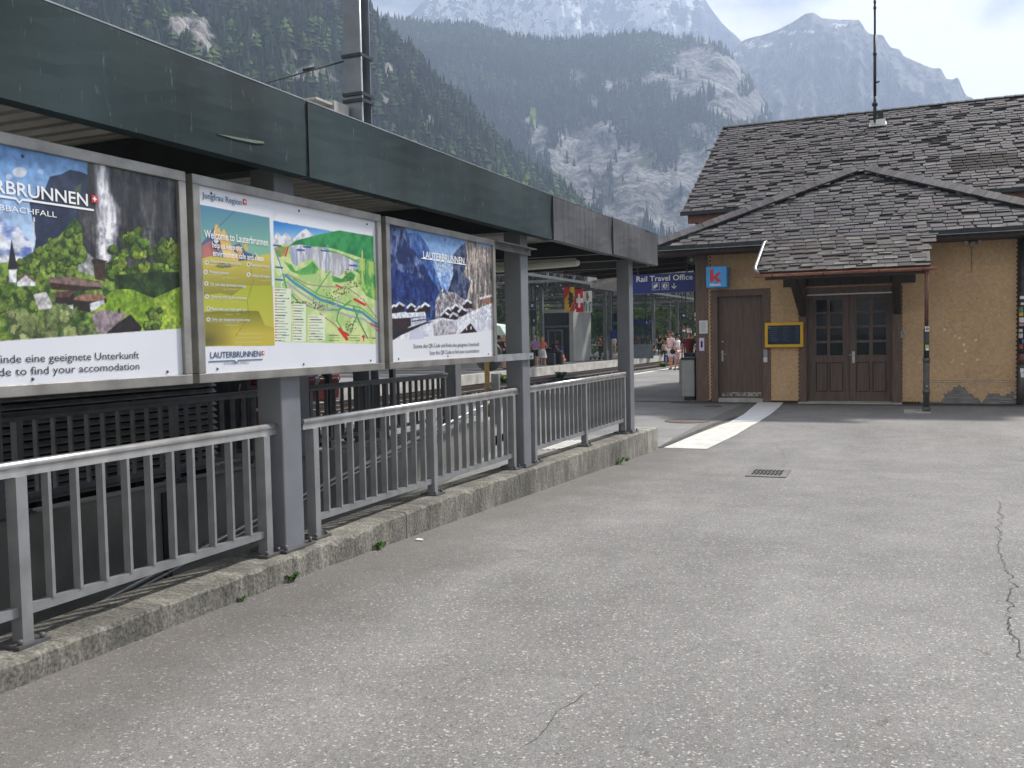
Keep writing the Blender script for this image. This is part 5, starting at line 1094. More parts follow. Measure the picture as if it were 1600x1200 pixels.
# rolling stock & fences: none; small weeds on the ballast further below
# ---------------------------------------------------------------- platform roof beside the building
pr = thing('platform_roof', 'dark boarded platform roof carried on along the left of the station building', 'roof', (-7, 30, 3.6)); SOF = M('soffit_boards', (.035, .036, .04), .6, var=.3, vscale=2, stretch=(.2, 6, 1))
mb = MB(); mb.prism([(-9.2, 23.2, 3.50), (-5.0, 22.4, 3.70), (-4.65, 22.3, 3.70), (-4.65, 27.5, 3.70), (-8.6, 27.5, 3.50)], (0, 0, .12)); mb.build('roof_slab', SOF, pr)
mb = MB()
for i in range(3): mb.bar((-8.7, 24+i*1.5, 3.44), (-4.7, 24+i*1.5, 3.62), .10, .14)
mb.build('rafter', DBROWN, pr)
mb = MB(); mb.bar((-9.25, 23.2, 3.57), (-8.65, 27.5, 3.57), .06, .3); mb.build('fascia_board', M('pale_fascia', (.33, .33, .32), .6), pr)
mb = MB(); mb.bar((-9.25, 23.15, 3.6), (-5.3, 22.35, 3.75), .05, .22); mb.build('front_board', DGUT, pr)
ls = thing('loudspeaker', 'round white loudspeaker under the dark roof next to the kiosk sign', 'loudspeaker', (-5, 23, 3.5)); q = onY(1081, 406, 23.2)
mb = MB(); mb.lathe([(0, -.03), (.05, -.03), (.055, -.01), (.08, -.01), (.115, -.03), (.125, 0), (.12, .08), (0, .08)], tuple(q), 20, 'y'); mb.build('housing', flat('spk_grey', (120, 122, 122)), ls); mb = MB(); mb.lathe([(0, -.045), (.045, -.04), (.05, -.03)], tuple(q), 14, 'y'); mb.build('cone', flat('spk_white', (225, 225, 215)), ls)
mb = MB(); mb.box(q[0]-.02, q[0]+.02, q[1]+.02, q[1]+.06, q[2]+.1, 3.75); mb.build('bracket', DGUT, ls)
# blue direction sign
sg = thing('direction_sign', 'dark blue hanging sign reading Rail Travel Office with white symbols', 'sign', (-5.8, 23.0, 3)); SY = 23.0
A, B = onY(972, 426, SY), onY(1091, 455.5, SY); zt = onY(1091, 425, SY)[2]; BLUE = M('sign_blue', srgb(30, 48, 128), .35, var=.05)
mb = MB(); mb.box(A[0], B[0], SY, SY+.12, B[2], zt); mb.build('sign_panel', BLUE, sg)
mb = MB()
for x in (A[0]+.4, B[0]-.3): mb.box(x-.02, x+.02, SY+.04, SY+.08, zt, 3.62)
mb.build('hanger', DGUT, sg)
sp = lambda px, py: onY(px, py, SY)
q0, q1 = sp(994.5, 440.5), sp(1082.5, 436.5); lettering('Rail Travel Office', (q0[0], SY, q0[2]-.00), (1, 0, 0), (0, 0, 1), .135, WHT, sg, q1[0]-q0[0], bold=.016, off=.004)
def sbox(px0, py0, px1, py1, mat, nm, d=.003, ring=False):
    a, b = sp(px0, py0), sp(px1, py1); mb = MB()
    if ring:
        w = .008; mb.box(a[0], b[0], SY-d, SY, a[2]-w, a[2]); mb.box(a[0], b[0], SY-d, SY, b[2], b[2]+w); mb.box(a[0], a[0]+w, SY-d, SY, b[2]+w, a[2]-w); mb.box(b[0]-w, b[0], SY-d, SY, b[2]+w, a[2]-w)
    else: mb.box(a[0], b[0], SY-d, SY, b[2], a[2])
    return mb.build(nm, mat, sg)
sbox(1019, 442.2, 1030.5, 453, WHT, 'symbol_border', ring=True); sbox(1034.2, 441.8, 1045, 452.5, WHT, 'symbol_border', ring=True)
mb = MB()
for pl in ([(1021, 446), (1024.5, 444.5), (1024.8, 450), (1021.3, 451)], [(1024.4, 443.6), (1027.2, 443), (1027.6, 448.4), (1025.2, 448.9)]): mb.prism([(sp(*p)[0], SY-.003, sp(*p)[2]) for p in pl], (0, -.003, 0))
mb.build('ticket_symbol', WHT, sg)
c = sp(1039.5, 447); mb = MB(); mb.lathe([(0, -.004), (.066, -.004), (.066, 0)], (c[0], SY, c[2]), 20, 'y'); ic = mb.build('info_symbol', WHT, sg); mb = MB(); mb.box(c[0]-.012, c[0]+.014, SY-.006, SY-.0045, c[2]-.038, c[2]+.016); mb.box(c[0]-.012, c[0]+.014, SY-.006, SY-.0045, c[2]+.026, c[2]+.046); mb.build('letter_i', BLUE, ic)
c = sp(1053.2, 447); mb = MB(); mb.box(c[0]-.010, c[0]+.010, SY-.004, SY, c[2]-.05, c[2]+.075)
for s in (-1, 1): mb.bar((c[0], SY-.003, c[2]-.058), (c[0]+s*.058, SY-.003, c[2]+.0), .004, .024, up=(0, 0, 1))
mb.build('arrow', WHT, sg)
# grey cabinet by the corner
cb = thing('cabinet', 'waist high grey metal cabinet beside the stickered pipe at the corner', 'cabinet', (-5, 22.3, 0)); CY = 22.25
a, b = onY(1065, 562, CY), onY(1085.5, 622, CY); mb = MB(); mb.box(a[0], b[0], CY, CY+.5, .1, a[2]); mb.build('cabinet_body', M('cabinet_grey', (.33, .335, .34), .45, .2, var=.06), cb, bevel=.01); mb = MB(); mb.box(a[0]-.02, b[0]+.02, CY-.03, CY+.53, a[2], a[2]+.05); mb.build('lid', DGUT, cb); mb = MB(); mb.box(a[0]+.05, b[0]-.02, CY+.03, CY+.45, 0, .1); mb.build('plinth', DGUT, cb); mb = MB(); mb.box(a[0]-.07, a[0]-.005, CY+.02, CY+.5, .14, a[2]-.02); mb.build('side_door', M('cabinet_side', (.2, .2, .205), .5), cb)

# ---------------------------------------------------------------- far platform hall
hall = thing('platform_hall', 'wide dark lattice roof on steel columns over the far platform', 'station roof', (-24, 60, 0)); LAT = M('lattice_steel', (.11, .115, .12), .5, .3, var=.15); LATL = M('lattice_light', (.36, .37, .37), .5, .3)
HX0, HX1, HZ = -33.0, -16.5, 5.7
mb = MB(); y = 40.0
while y < 96: mb.box(HX0, HX1, y, y+2.7, HZ+.25, HZ+.35); y += 3.55
mb.build('roof_panels', M('hall_roof', (.10, .105, .11), .6), hall)
for i in range(10):      # cross trusses
    mb = ml = MB(); y = 40+i*6; dz = 1.05; n = 9; st_ = (HX1-HX0)/n
    mb.bar((HX0, y, HZ+.2), (HX1, y, HZ+.2), .14, .16); mb.bar((HX0, y, HZ-dz), (HX1, y, HZ-dz), .12, .14)
    for k in range(n):
        x = HX0+k*st_; (ml if k % 2 else mb).bar((x, y, HZ+.2), (x+st_/2, y, HZ-dz), .10, .10); (mb if k % 2 else ml).bar((x+st_/2, y, HZ-dz), (x+st_, y, HZ+.2), .10, .10)
    mb.build('truss', LATL if i % 3 == 1 else LAT, hall)
for x in (HX1, HX1-5.5, HX1-11, HX0):     # longitudinal trusses
    mb = MB(); mb.bar((x, 40, HZ-1.05), (x, 96, HZ-1.05), .12, .14)
    for i in range(28): y = 40+i*2.0; mb.bar((x, y, HZ+.2), (x, y+1, HZ-1.05), .08, .08); mb.bar((x, y+1, HZ-1.05), (x, y+2, HZ+.2), .08, .08)
    mb.build('long_truss', LAT, hall)
for i in range(4): mb = MB(); mb.bar((HX0, 44+i*13, HZ-.4), (HX1, 44+i*13+4, HZ-.4), .08, .10); mb.build('wind_brace', LAT, hall)
COLM = M('column_steel', (.16, .17, .18), .5, .3)
pcx = None
for px in (832, 847, 882, 946, 954, 1021.5, 1046.5, 1058.5):
    X = -18.9 if px not in (847, 1046.5) else -20.3
    if px == 832: X = -20.6
    if px == 882: X = -24.6
    c = onX(px, 540, X)
    if not pcx: mb = MB(); mb.box(c[0]-.11, c[0]+.11, c[1]-.11, c[1]+.11, -.02, HZ-1.0); pcx = mb.build('column', COLM, hall); c0 = c
    else: dup_child(pcx, hall, (c[0]-c0[0], c[1]-c0[1], 0))
# second small gabled roof over the near platform end
gr = thing('shelter_roof', 'small pale edged shelter roof hung in front of the dark hall', 'roof', (-13, 42, 4)); a, b = onY(918, 441, 42), onY(985, 421, 42); c2, d2 = onY(918, 429, 42), onY(985, 407, 42)
mb = MB(); mb.prism([a, b, d2, c2], (0, .35, 0)); mb.build('roof_edge', M('roof_edge_pale', (.50, .50, .48), .5), gr); mb = MB(); mb.prism([a-np.array([0, -.4, .25]), b-np.array([0, -.4, .25]), b+np.array([0, .4, -.05]), a+np.array([0, .4, -.05])], (0, 6, 0)); mb.build('soffit', LATL, gr)
mb = MB(); q = onY(975, 425, 43); mb.bar((q[0], 43, q[2]), (q[0], 47, HZ-1), .06, .06); mb.build('hanger', COLM, gr)
# lift tower
lt = thing('lift_tower', 'pale concrete lift tower with a dark glazed door front on the far platform', 'lift tower', (-21.7, 58, 0)); TX0, TX1, TY0, TY1, TH = -22.85, -20.42, 58.0, 61.7, 3.5
TC = M('tower_concrete', (.44, .44, .42), .85, var=.1, vscale=.8, bump=.1)
mb = MB(); mb.box(TX1-.3, TX1, TY0, TY1, 0, TH); mb.box(TX0, TX0+.3, TY0, TY1, 0, TH); mb.box(TX0+.3, TX1-.3, TY1-.3, TY1, 0, TH); mb.box(TX0+.3, TX1-.3, TY0, TY1-.3, TH-.22, TH); mb.build('tower_shell', TC, lt)
mb = MB(); mb.box(TX0+.3, TX1-.3, TY0+.6, TY0+.65, 0, TH-.22); mb.build('dark_shaft', M('shaft_dark', (.02, .022, .025), .5), lt)
mb = MB(); mb.box(TX0+.3, TX1-.3, TY0+.1, TY0+.13, 0, TH-.22); mb.build('glass_front', glass('tower_glass', (.4, .45, .48), .04, .5), lt)
dr = MB(); dr.box(TX0+.55, TX0+.66, TY0+.04, TY0+.1, 0, 2.15); dr.box(TX0+1.55, TX0+1.66, TY0+.04, TY0+.1, 0, 2.15); dr.box(TX0+.66, TX0+1.55, TY0+.04, TY0+.1, 2.05, 2.15); dr.box(TX0+1.08, TX0+1.12, TY0+.05, TY0+.1, 0, 2.05); dr.box(TX0+.3, TX1-.3, TY0+.04, TY0+.1, 2.3, 2.42); dr.build('door', M('lift_door', (.14, .145, .15), .4, .4), lt)
# three banners hanging from the roof
def flag(label, px, shapes, base):
    (x0, y0), (x1, y1) = px; Yf = 48.0; a, b = onY(x0, y0, Yf), onY(x1, y1, Yf); t = thing('flag', label, 'flag', ((a[0]+b[0])/2, Yf, b[2]), 'flags hanging from the hall roof')
    def wave(u, w): return (a[0]+(b[0]-a[0])*u, Yf+.05*math.sin(u*7+w*2), a[2]+(b[2]-a[2])*w)
    def quadgrid(u0, u1, w0, w1, nu, nw, d):
        v = []; f = []
        for j in range(nw+1):
            for i in range(nu+1): p = wave(u0+(u1-u0)*i/nu, w0+(w1-w0)*j/nw); v.append((p[0], p[1]-d, p[2]))
        for j in range(nw):
            for i in range(nu): k = j*(nu+1)+i; f.append((k, k+1, k+nu+2, k+nu+1))
        return v, f
    mb = MB(); mb.add(*quadgrid(0, 1, 0, 1, 10, 8, 0)); mb.build('cloth', flat('cloth_%d_%d_%d' % base, base), t)
    for nm, col, polys in shapes:
        mb = MB()
        for pl in polys: mb.add([(lambda p: (p[0], p[1]-.06, p[2]))(wave(*q)) for q in pl], [tuple(range(len(pl)))])
        mb.build(nm, flat('cloth_%d_%d_%d' % col, col), t)
    mb = MB(); mb.tube([(a[0]-.05, Yf, a[2]+.02), (b[0]+.05, Yf, a[2]+.02)], .02, 6); mb.tube([((a[0]+b[0])/2, Yf, a[2]), ((a[0]+b[0])/2, Yf, HZ-1)], .01, 5); mb.build('rod', DGUT, t)
flag('red and yellow flag with a black bear on its diagonal band', ((881, 449), (898, 486)), [('field', (196, 46, 58), [[(0, 0), (.62, 0), (.5, .2), (0, .55)], [(1, .35), (1, 1), (.55, 1), (.85, .72)]]), ('bear', (60, 52, 40), [[(.52, .22), (.66, .18), (.78, .26), (.92, .24), (.86, .34), (.94, .42), (.84, .46), (.92, .62), (.80, .62), (.74, .74), (.62, .86), (.52, .82), (.6, .68), (.46, .72), (.54, .56), (.42, .5), (.56, .40)]])], (214, 180, 60))
flag('red flag with an upright white cross', ((899, 452), (912.5, 487.5)), [('cross', (232, 226, 226), [[(.36, .2), (.64, .2), (.64, .8), (.36, .8)], [(.08, .40), (.36, .40), (.36, .6), (.08, .6)], [(.64, .40), (.95, .40), (.95, .6), (.64, .6)]])], (198, 42, 58))
flag('white flag with a dark beast above green and white stripes', ((910.5, 455), (925, 488)), [('stripes', (70, 120, 124), [[(.1, .5), (.95, .5), (.95, .58), (.1, .58)], [(.1, .58), (.25, .58), (.18, .95), (.1, .9)], [(.4, .58), (.52, .58), (.5, .95), (.38, .95)], [(.66, .58), (.78, .58), (.84, .95), (.72, .95)], [(.88, .58), (.95, .58), (.95, .9)]]), ('beast', (96, 92, 84), [[(.45, .08), (.62, .05), (.66, .2), (.75, .3), (.62, .34), (.66, .46), (.52, .44), (.44, .3)]])], (214, 214, 206))
# blue information signs on the far platform
def bsign(label, x0, y0, x1, y1, Y, col, mark=None, hang=True):
    a, b = onY(x0, y0, Y), onY(x1, y1, Y); t = thing('information_sign', label, 'sign', ((a[0]+b[0])/2, Y, b[2])); mb = MB(); mb.box(a[0], b[0], Y, Y+.15, b[2], a[2]); mb.build('sign_panel', flat('sg_%d_%d_%d' % col, col, .35), t)
    if mark:
        mb = MB()
        for (u0, w0, u1, w1) in mark[1]: mb.box(a[0]+(b[0]-a[0])*u0, a[0]+(b[0]-a[0])*u1, Y-.008, Y-.001, a[2]+(b[2]-a[2])*w1, a[2]+(b[2]-a[2])*w0)
        mb.build('symbol', flat('sgm_%d_%d_%d' % mark[0], mark[0]), t)
    mb = MB()
    for u in (.15, .85): x = a[0]+(b[0]-a[0])*u; mb.box(x-.03, x+.03, Y+.05, Y+.1, a[2] if hang else -.01, 5.0 if hang else b[2])
    mb.build('hanger' if hang else 'leg', DGUT, t)
bsign('large dark hanging board with a pale green landscape strip left of the last thick post', 953, 490, 980, 516, 62, (26, 38, 66), ((84, 106, 98), [(.05, .48, .95, .66)]))
bsign('blue board with a yellow patch standing above the waiting couple', 953, 517, 980, 529, 60.5, (24, 44, 128), ((206, 180, 80), [(.66, .3, .95, .66)]))
bsign('long dark blue hanging sign with a small white mark under the travel office sign', 978, 500.5, 1014.5, 508, 63, (22, 38, 92), ((190, 196, 214), [(.88, .2, .91, .8)]))
bsign('small dark blue hanging sign with a white number just right of the second thick post', 828.5, 470, 837.5, 483, 47, (22, 32, 78), ((206, 210, 224), [(.15, .42, .55, .72)]))
bsign('small dark square sign with a white symbol hanging by the stickered pipe', 1064, 489, 1073, 497, 66, (24, 34, 52), ((200, 208, 214), [(.3, .35, .7, .65)]))
bsign('tall dark notice board behind the man in the purple shirt', 828, 484, 838.5, 510, 50, (30, 36, 48), ((190, 196, 204), [(.5, .58, .7, .72)]), hang=False)
bsign('blue poster on the end wall of the far platform behind the pink couple', 1037, 555, 1056, 571, 66.5, (34, 46, 118), ((150, 156, 200), [(.12, .15, .3, .8), (.6, .2, .8, .6)]), hang=False)
# glazed wind screen
wsn = thing('glass_windscreen', 'waist high grey panelled windscreen with glass above on the far platform', 'windscreen', (-17.6, 64, 0)); WY = 64; a, b = onY(978, 503, WY), onY(1019, 555, WY)
mb = MB(); mb.box(a[0], b[0], WY, WY+.06, 0, onY(1000, 538, WY)[2]); mb.build('lower_panel', M('panel_bluegrey', (.19, .235, .26), .4), wsn); mb = MB(); mb.box(a[0], b[0], WY+.02, WY+.035, onY(1000, 538, WY)[2], a[2]); mb.build('pane', glass('screen_glass', (.75, .82, .82), .03, .15), wsn); mb = MB(); mb.box(a[0], b[0], WY-.02, WY+.08, a[2], a[2]+.06); mb.box(b[0], b[0]+.07, WY-.02, WY+.08, 0, a[2]+.06); mb.build('screen_frame', COLM, wsn)
# parapet wall and pale tent behind the platform
mb = MB(); mb.box(-46, -24.8, 74, 74.3, -.2, onY(810, 526, 74)[2]); tag(mb.build('parapet_wall', CONC), 'low pale grey wall behind the people on the far platform', 'wall')
tn = thing('tent', 'pale green and white tent roof behind the low wall left of the thick post', 'tent', (-30, 78, 0)); YT = 79
r0, r1, r2, r3 = onY(740, 503, YT), onY(781, 509, YT), onY(792, 527, YT), onY(742, 527, YT); mb = MB(); mb.prism([r3, r2, r1, r0], (0, 3.5, 0)); mb.build('tent_roof', M('tent_cloth', (.55, .66, .62), .6, var=.08), tn); mb = MB(); mb.prism([(r3[0], YT+.1, 0), (r2[0], YT+.1, 0), tuple(r2+np.array([0, .1, 0])), tuple(r3+np.array([0, .1, 0]))], (0, 3.3, 0)); mb.build('tent_wall', M('tent_white', (.6, .62, .62), .6), tn)
hs = thing('house', 'distant small house with a pale orange roof among the trees', 'house', (-30, 190, 0)); YH = 190
a, b, c3, d3 = onY(1026, 496, YH), onY(1041, 496, YH), onY(1038, 504, YH), onY(1026, 504, YH); mb = MB(); mb.prism([onY(1022, 505, YH), onY(1043, 505, YH), b, a], (0, 5, 0)); mb.build('roof', M('roof_orange', (.55, .32, .22), .8), hs); mb = MB(); q, w = onY(1024, 505, YH+.3), onY(1041, 505, YH+.3); mb.box(q[0], w[0], YH+.4, YH+4.5, -1.6, q[2]-.05); wl = mb.build('wall', M('render_cream', (.6, .55, .45), .8), hs)
mb = MB()
for k in (.2, .55): mb.box(q[0]+(w[0]-q[0])*k, q[0]+(w[0]-q[0])*(k+.2), YH+.36, YH+.39, 2.2, 3.4)
mb.build('window', M('far_window', (.05, .06, .07), .3), hs)
# signal
sgn = thing('signal_post', 'small railway signal with red and white plates beside the maroon shirt', 'signal', (-9.4, 47, 0)); q = onY(1069, 514, 47); mb = MB(); mb.tube([(q[0], 47, 0), (q[0], 47, q[2]+.1)], .035, 8); mb.build('post', DGUT, sgn); mb = MB(); mb.box(q[0]-.07, q[0]+.07, 46.94, 46.96, q[2]-.14, q[2]-.04); mb.build('white_plate', WHT, sgn); mb = MB(); mb.box(q[0]-.06, q[0]+.06, 46.93, 46.96, q[2]+.0, q[2]+.1); mb.build('red_plate', REDM, sgn)

# ================================================================ PEOPLE
def grow(name, pts, edges, radii, mat, parent, level=1):
    me = bpy.data.meshes.new(name); me.from_pydata(pts, edges, []); o = bpy.data.objects.new(name, me); COL.objects.link(o)
    sk = o.modifiers.new('skin', 'SKIN'); sk.use_smooth_shade = True
    for i, rr in enumerate(radii): d = me.skin_vertices[0].data[i]; d.radius = (rr, rr) if not isinstance(rr, tuple) else rr; d.use_root = (i == 0)
    sb = o.modifiers.new('sub', 'SUBSURF'); sb.levels = level; sb.render_levels = level
    m2 = bpy.data.meshes.new_from_object(o.evaluated_get(bpy.context.evaluated_depsgraph_get())); bpy.data.objects.remove(o); bpy.data.meshes.remove(me)
    m2.name = name; m2.materials.clear(); m2.materials.append(mat); r = bpy.data.objects.new(name, m2); COL.objects.link(r); r.parent = parent; return r
class Sk:
    def __init__(s): s.p = []; s.e = []; s.r = []
    def add(s, p, r, par=None):
        s.p.append(tuple(p)); s.r.append(r)
        if par is not None: s.e.append((par, len(s.p)-1))
        return len(s.p)-1
def person(loc, rz, label, shirt, bottom, hair, h=1.72, kind='shorts', skin=(205, 150, 120), pose=None, arms=None, long_hair=False, shoes=(60, 55, 55), group='people on the platforms', sleeves=.5, female=False, top_len=0):
    t = thing('person', label, 'person', loc, group, rz); k = h/1.75
    J = dict(pel=(0, 0, .96), sp=(0, .0, 1.14), ch=(0, .01, 1.32), nk=(0, .0, 1.49), hd=(0, .015, 1.62), sL=(-.175, 0, 1.42), sR=(.175, 0, 1.42), eL=(-.24, -.02, 1.15), eR=(.24, -.02, 1.15), wL=(-.25, .06, .91), wR=(.25, .06, .91),
             hL=(-.09, 0, .90), hR=(.09, 0, .90), kL=(-.10, .02, .50), kR=(.10, .02, .50), aL=(-.11, -.02, .085), aR=(.11, -.02, .085))
    if female: J['sL'] = (-.155, 0, 1.42); J['sR'] = (.155, 0, 1.42)
    if arms: J.update(arms)
    if pose: J.update(pose)
    J = {a: tuple(c*k for c in b) for a, b in J.items()}; V_ = {a: Vector(b) for a, b in J.items()}; w = .88 if female else 1
    SKIN = M('skin_%d' % skin[0], srgb(*skin), .55, var=.06, vscale=20)
    s = Sk(); pel = s.add(J['pel'], (.13*k*w, .10*k)); sp = s.add(J['sp'], (.115*k*w, .085*k), pel); ch = s.add(J['ch'], (.13*k*w, .095*k), sp); nk = s.add(J['nk'], .052*k, ch)
    hd = V_['hd']; up = (hd-V_['nk']).normalized(); fw = Vector((0, 1, 0)); fw = (fw-up*fw.dot(up)).normalized()
    jaw = s.add(hd-up*.05*k+fw*.015*k, (.058*k, .065*k), nk); mid = s.add(hd+up*.04*k, (.074*k, .090*k), jaw); s.add(hd+up*.105*k-fw*.01*k, (.055*k, .065*k), mid)
    s.add(hd+fw*.098*k+up*.005*k, .012*k, mid)          # nose
    for sd in 'LR':
        sg = -1 if sd == 'L' else 1
        sh = s.add(J['s'+sd], .055*k*w, ch); el = s.add(J['e'+sd], .039*k*w, sh); wr = s.add(J['w'+sd], .026*k, el)
        d = (V_['w'+sd]-V_['e'+sd]).normalized(); side = d.cross(Vector((sg, 0, 0))); side = side.normalized() if side.length > .1 else Vector((0, 1, 0)); pn_ = d.cross(side)
        pm = V_['w'+sd]+d*.05*k; pi = s.add(pm, (.036*k, .018*k), wr); kn = s.add(pm+d*.035*k, (.036*k, .016*k), pi)
        for q, (o, ln) in enumerate(((-.030, .062), (-.010, .075), (.010, .070), (.028, .052))):
            a = s.add(pm+d*(.05+ln*.5)*k+side*o*k, .0085*k, kn); s.add(pm+d*(.045+ln)*k+side*o*k+pn_*.018*k*sg, .0075*k, a)
        th = s.add(pm+d*.02*k-side*.048*k, .0095*k, pi); s.add(pm+d*.055*k-side*.058*k, .0085*k, th)
        hp = s.add(J['h'+sd], .088*k, pel); kn_ = s.add(J['k'+sd], .056*k, hp); cf = s.add(V_['k'+sd]*.62+V_['a'+sd]*.38, .054*k, kn_); an_ = s.add(J['a'+sd], .037*k, cf); s.add(V_['a'+sd]+Vector((0, .12*k, -.045*k)), (.038*k, .026*k), an_)
    body = grow('body', s.p, s.e, s.r, SKIN, t)
    EYE = M('eye_dark', (.02, .018, .016), .3)
    mb = MB()
    for sg in (-1, 1): q = hd+fw*.082*k+up*.03*k+Vector((sg*.03*k, 0, 0)); mb.lathe([(0, -.008*k), (.009*k, -.003*k), (.011*k, .002*k), (0, .008*k)], tuple(q), 8, 'y')
    q = hd+fw*.078*k-up*.045*k; mb.box(q[0]-.022*k, q[0]+.022*k, q[1]-.005, q[1]+.004, q[2]-.004, q[2]+.004)
    o = mb.build('face', EYE); o.parent = t
    mb = MB()
    for sg in (-1, 1): q = hd+up*.015*k+Vector((sg*.078*k, 0, 0)); mb.lathe([(0, -.012*k), (.022*k, -.006*k), (.026*k, .003*k), (0, .012*k)], tuple(q), 8, 'x')
    o = mb.build('ear', SKIN); o.parent = t
    # hair: a cap over the back and crown
    HM = M('hair_%d_%d_%d' % hair, srgb(*hair), .7, var=.25, vscale=40)
    hs_ = Sk(); a = hs_.add(hd+up*.06*k-fw*.022*k, (.086*k, .098*k)); hs_.add(hd+up*.125*k-fw*.015*k, (.06*k, .07*k), a); b = hs_.add(hd-up*.01*k-fw*.05*k, (.07*k, .06*k), a)
    if long_hair: hs_.add(hd-up*.14*k-fw*.075*k, (.075*k, .045*k), b)
    grow('hair', hs_.p, hs_.e, hs_.r, HM, t)
    CM = lambda c: M('cloth_p_%d_%d_%d' % c, srgb(*c), .85, var=.16, vscale=7, bump=.3, bscale=14)
    c = Sk(); e0 = c.add(V_['pel']*(1)+Vector((0, 0, -top_len*k)), (.155*k*w, .125*k)); e1 = c.add(J['sp'], (.14*k*w, .11*k), e0); e2 = c.add(J['ch'], (.155*k*w, .118*k), e1); c.add(V_['ch']*.35+V_['nk']*.65, (.085*k, .07*k), e2)
    for sd in 'LR':
        a = c.add(J['s'+sd], .07*k*w, e2); q = V_['s'+sd]*(1-sleeves)+V_['e'+sd]*sleeves if sleeves <= 1 else V_['e'+sd]; b = c.add(q, .058*k*w, a)
        if sleeves > 1: c.add(V_['e'+sd]*.1+V_['w'+sd]*.9, .04*k, b)
    grow('shirt', c.p, c.e, c.r, CM(shirt), t)
    c = Sk(); e0 = c.add(J['pel'], (.15*k*w, .12*k)); ms = CM(bottom)
    if kind == 'skirt':
        pk = V_['pel']; kk = (V_['kL']+V_['kR'])/2
        mb = MB(); n = 18; v = []
        for (f_, ra) in ((0, .15), (.3, .19), (.62, .22), (.95, .25)):
            for i in range(n): an = 2*math.pi*i/n; rr = ra*(1+.05*math.sin(an*5)*f_); p = pk+(kk-pk)*f_+Vector((0, 0, .05*(1-f_))); v.append((p.x+rr*k*w*math.cos(an), p.y+rr*.8*k*math.sin(an), p.z))
        mb.add(v, [(i*n+j, i*n+(j+1) % n, (i+1)*n+(j+1) % n, (i+1)*n+j) for i in range(3) for j in range(n)], smooth=True); o = mb.build('skirt', ms); o.parent = t
    else:
        for sd in 'LR':
            a = c.add(J['h'+sd], .112*k*w, e0); b = c.add(V_['h'+sd]*.15+V_['k'+sd]*.85, .088*k*w, a)
            if kind == 'trousers': q = c.add(J['k'+sd], .075*k, b); c.add(V_['a'+sd]+Vector((0, 0, .02)), .06*k, q)
        grow(kind, c.p, c.e, c.r, ms, t)
    SH = M('shoe_%d' % shoes[0], srgb(*shoes), .6)
    for sd in 'LR':
        c = Sk(); a = c.add(V_['a'+sd]+Vector((0, -.03*k, -.035*k)), .046*k); b = c.add(V_['a'+sd]+Vector((0, .06*k, -.045*k)), (.048*k, .038*k), a); c.add(V_['a'+sd]+Vector((0, .16*k, -.052*k)), (.04*k, .028*k), b); grow('shoe', c.p, c.e, c.r, SH, t)
    return t
def bag(loc, label, name, col, w, d, hh, cat='bag', handle=True, wheels=False):
    t = thing(name, label, cat, loc); x, y, z = loc; mb = MB(); mb.box(x-w/2, x+w/2, y-d/2, y+d/2, z+.03, z+hh); mb.build('bag_body', flat('bag_%d_%d_%d' % col, col), t, bevel=min(w, d)*.25)
    if handle: mb = MB(); mb.tube([(x-w*.25, y, z+hh-.02), (x-w*.25, y, z+hh+.12), (x+w*.25, y, z+hh+.12), (x+w*.25, y, z+hh-.02)], .012, 6); mb.build('handle', DGUT, t)
    if wheels:
        for s in (-1, 1): mb = MB(); mb.lathe([(0, -.015), (.035, -.012), (.035, .012), (0, .015)], (x+s*w*.35, y-d*.3, z+.035), 10, 'x'); mb.build('wheel', M('rubber', (.02, .02, .02), .8), t)
    return t
g = lambda px, py, z=0.0: tuple(onZ(px, py, z))
def stand(px, py, dz=0): p = g(px, py); return (p[0], p[1], 0.0+dz)
AF = dict(eL=(-.24, .03, 1.17), eR=(.24, .03, 1.17), wL=(-.12, .20, 1.08), wR=(.12, .20, 1.10))          # hands held in front
ST = dict(kL=(-.11, .10, .50), aL=(-.12, .12, .085), kR=(.10, -.02, .5), aR=(.11, -.14, .085))
# pink and white couple on the near platform
q = stand(1048.5, 577.5); person(q, 2.6, 'person in pale pink shirt and white shorts, taller of the near platform pair', (236, 208, 212), (236, 234, 240), (120, 84, 64), 1.78, arms=dict(wR=(.16, .2, 1.0)), pose=ST)
q = stand(1058.5, 578); person(q, 1.1, 'person with dark hair in a white top and pink shorts on the near platform', (232, 230, 240), (226, 190, 200), (46, 38, 40), 1.66, female=True, long_hair=False, arms=AF, pose=dict(kL=(-.1, .05, .5), aL=(-.11, .03, .085)))
p = onX(1054, 547, q[0]-.05); hb = thing('handbag', 'small round black bag hanging between the pink and white couple', 'bag', (q[0]-.12, q[1]-.25, .9)); mb = MB(); mb.lathe([(0, -.05), (.11, -.04), (.13, 0), (.11, .04), (0, .05)], (q[0]-.14, q[1]-.3, .86), 16, 'y'); mb.build('bag_body', flat('bag_black', (22, 22, 26)), hb); mb = MB(); mb.tube([(q[0]-.18, q[1]-.29, .96), (q[0]-.1, q[1]-.2, 1.3), (q[0]-.02, q[1]-.1, 1.40)], .01, 6); mb.build('strap', DGUT, hb)
p = onY(1077, 514, 31); person((p[0], 31, 0.0), .15, 'person with white hair in a loose maroon shirt seen from behind the cabinet', (112, 44, 52), (50, 56, 74), (222, 220, 214), 1.80, kind='trousers', sleeves=.6, top_len=.14, shoes=(40, 40, 44))
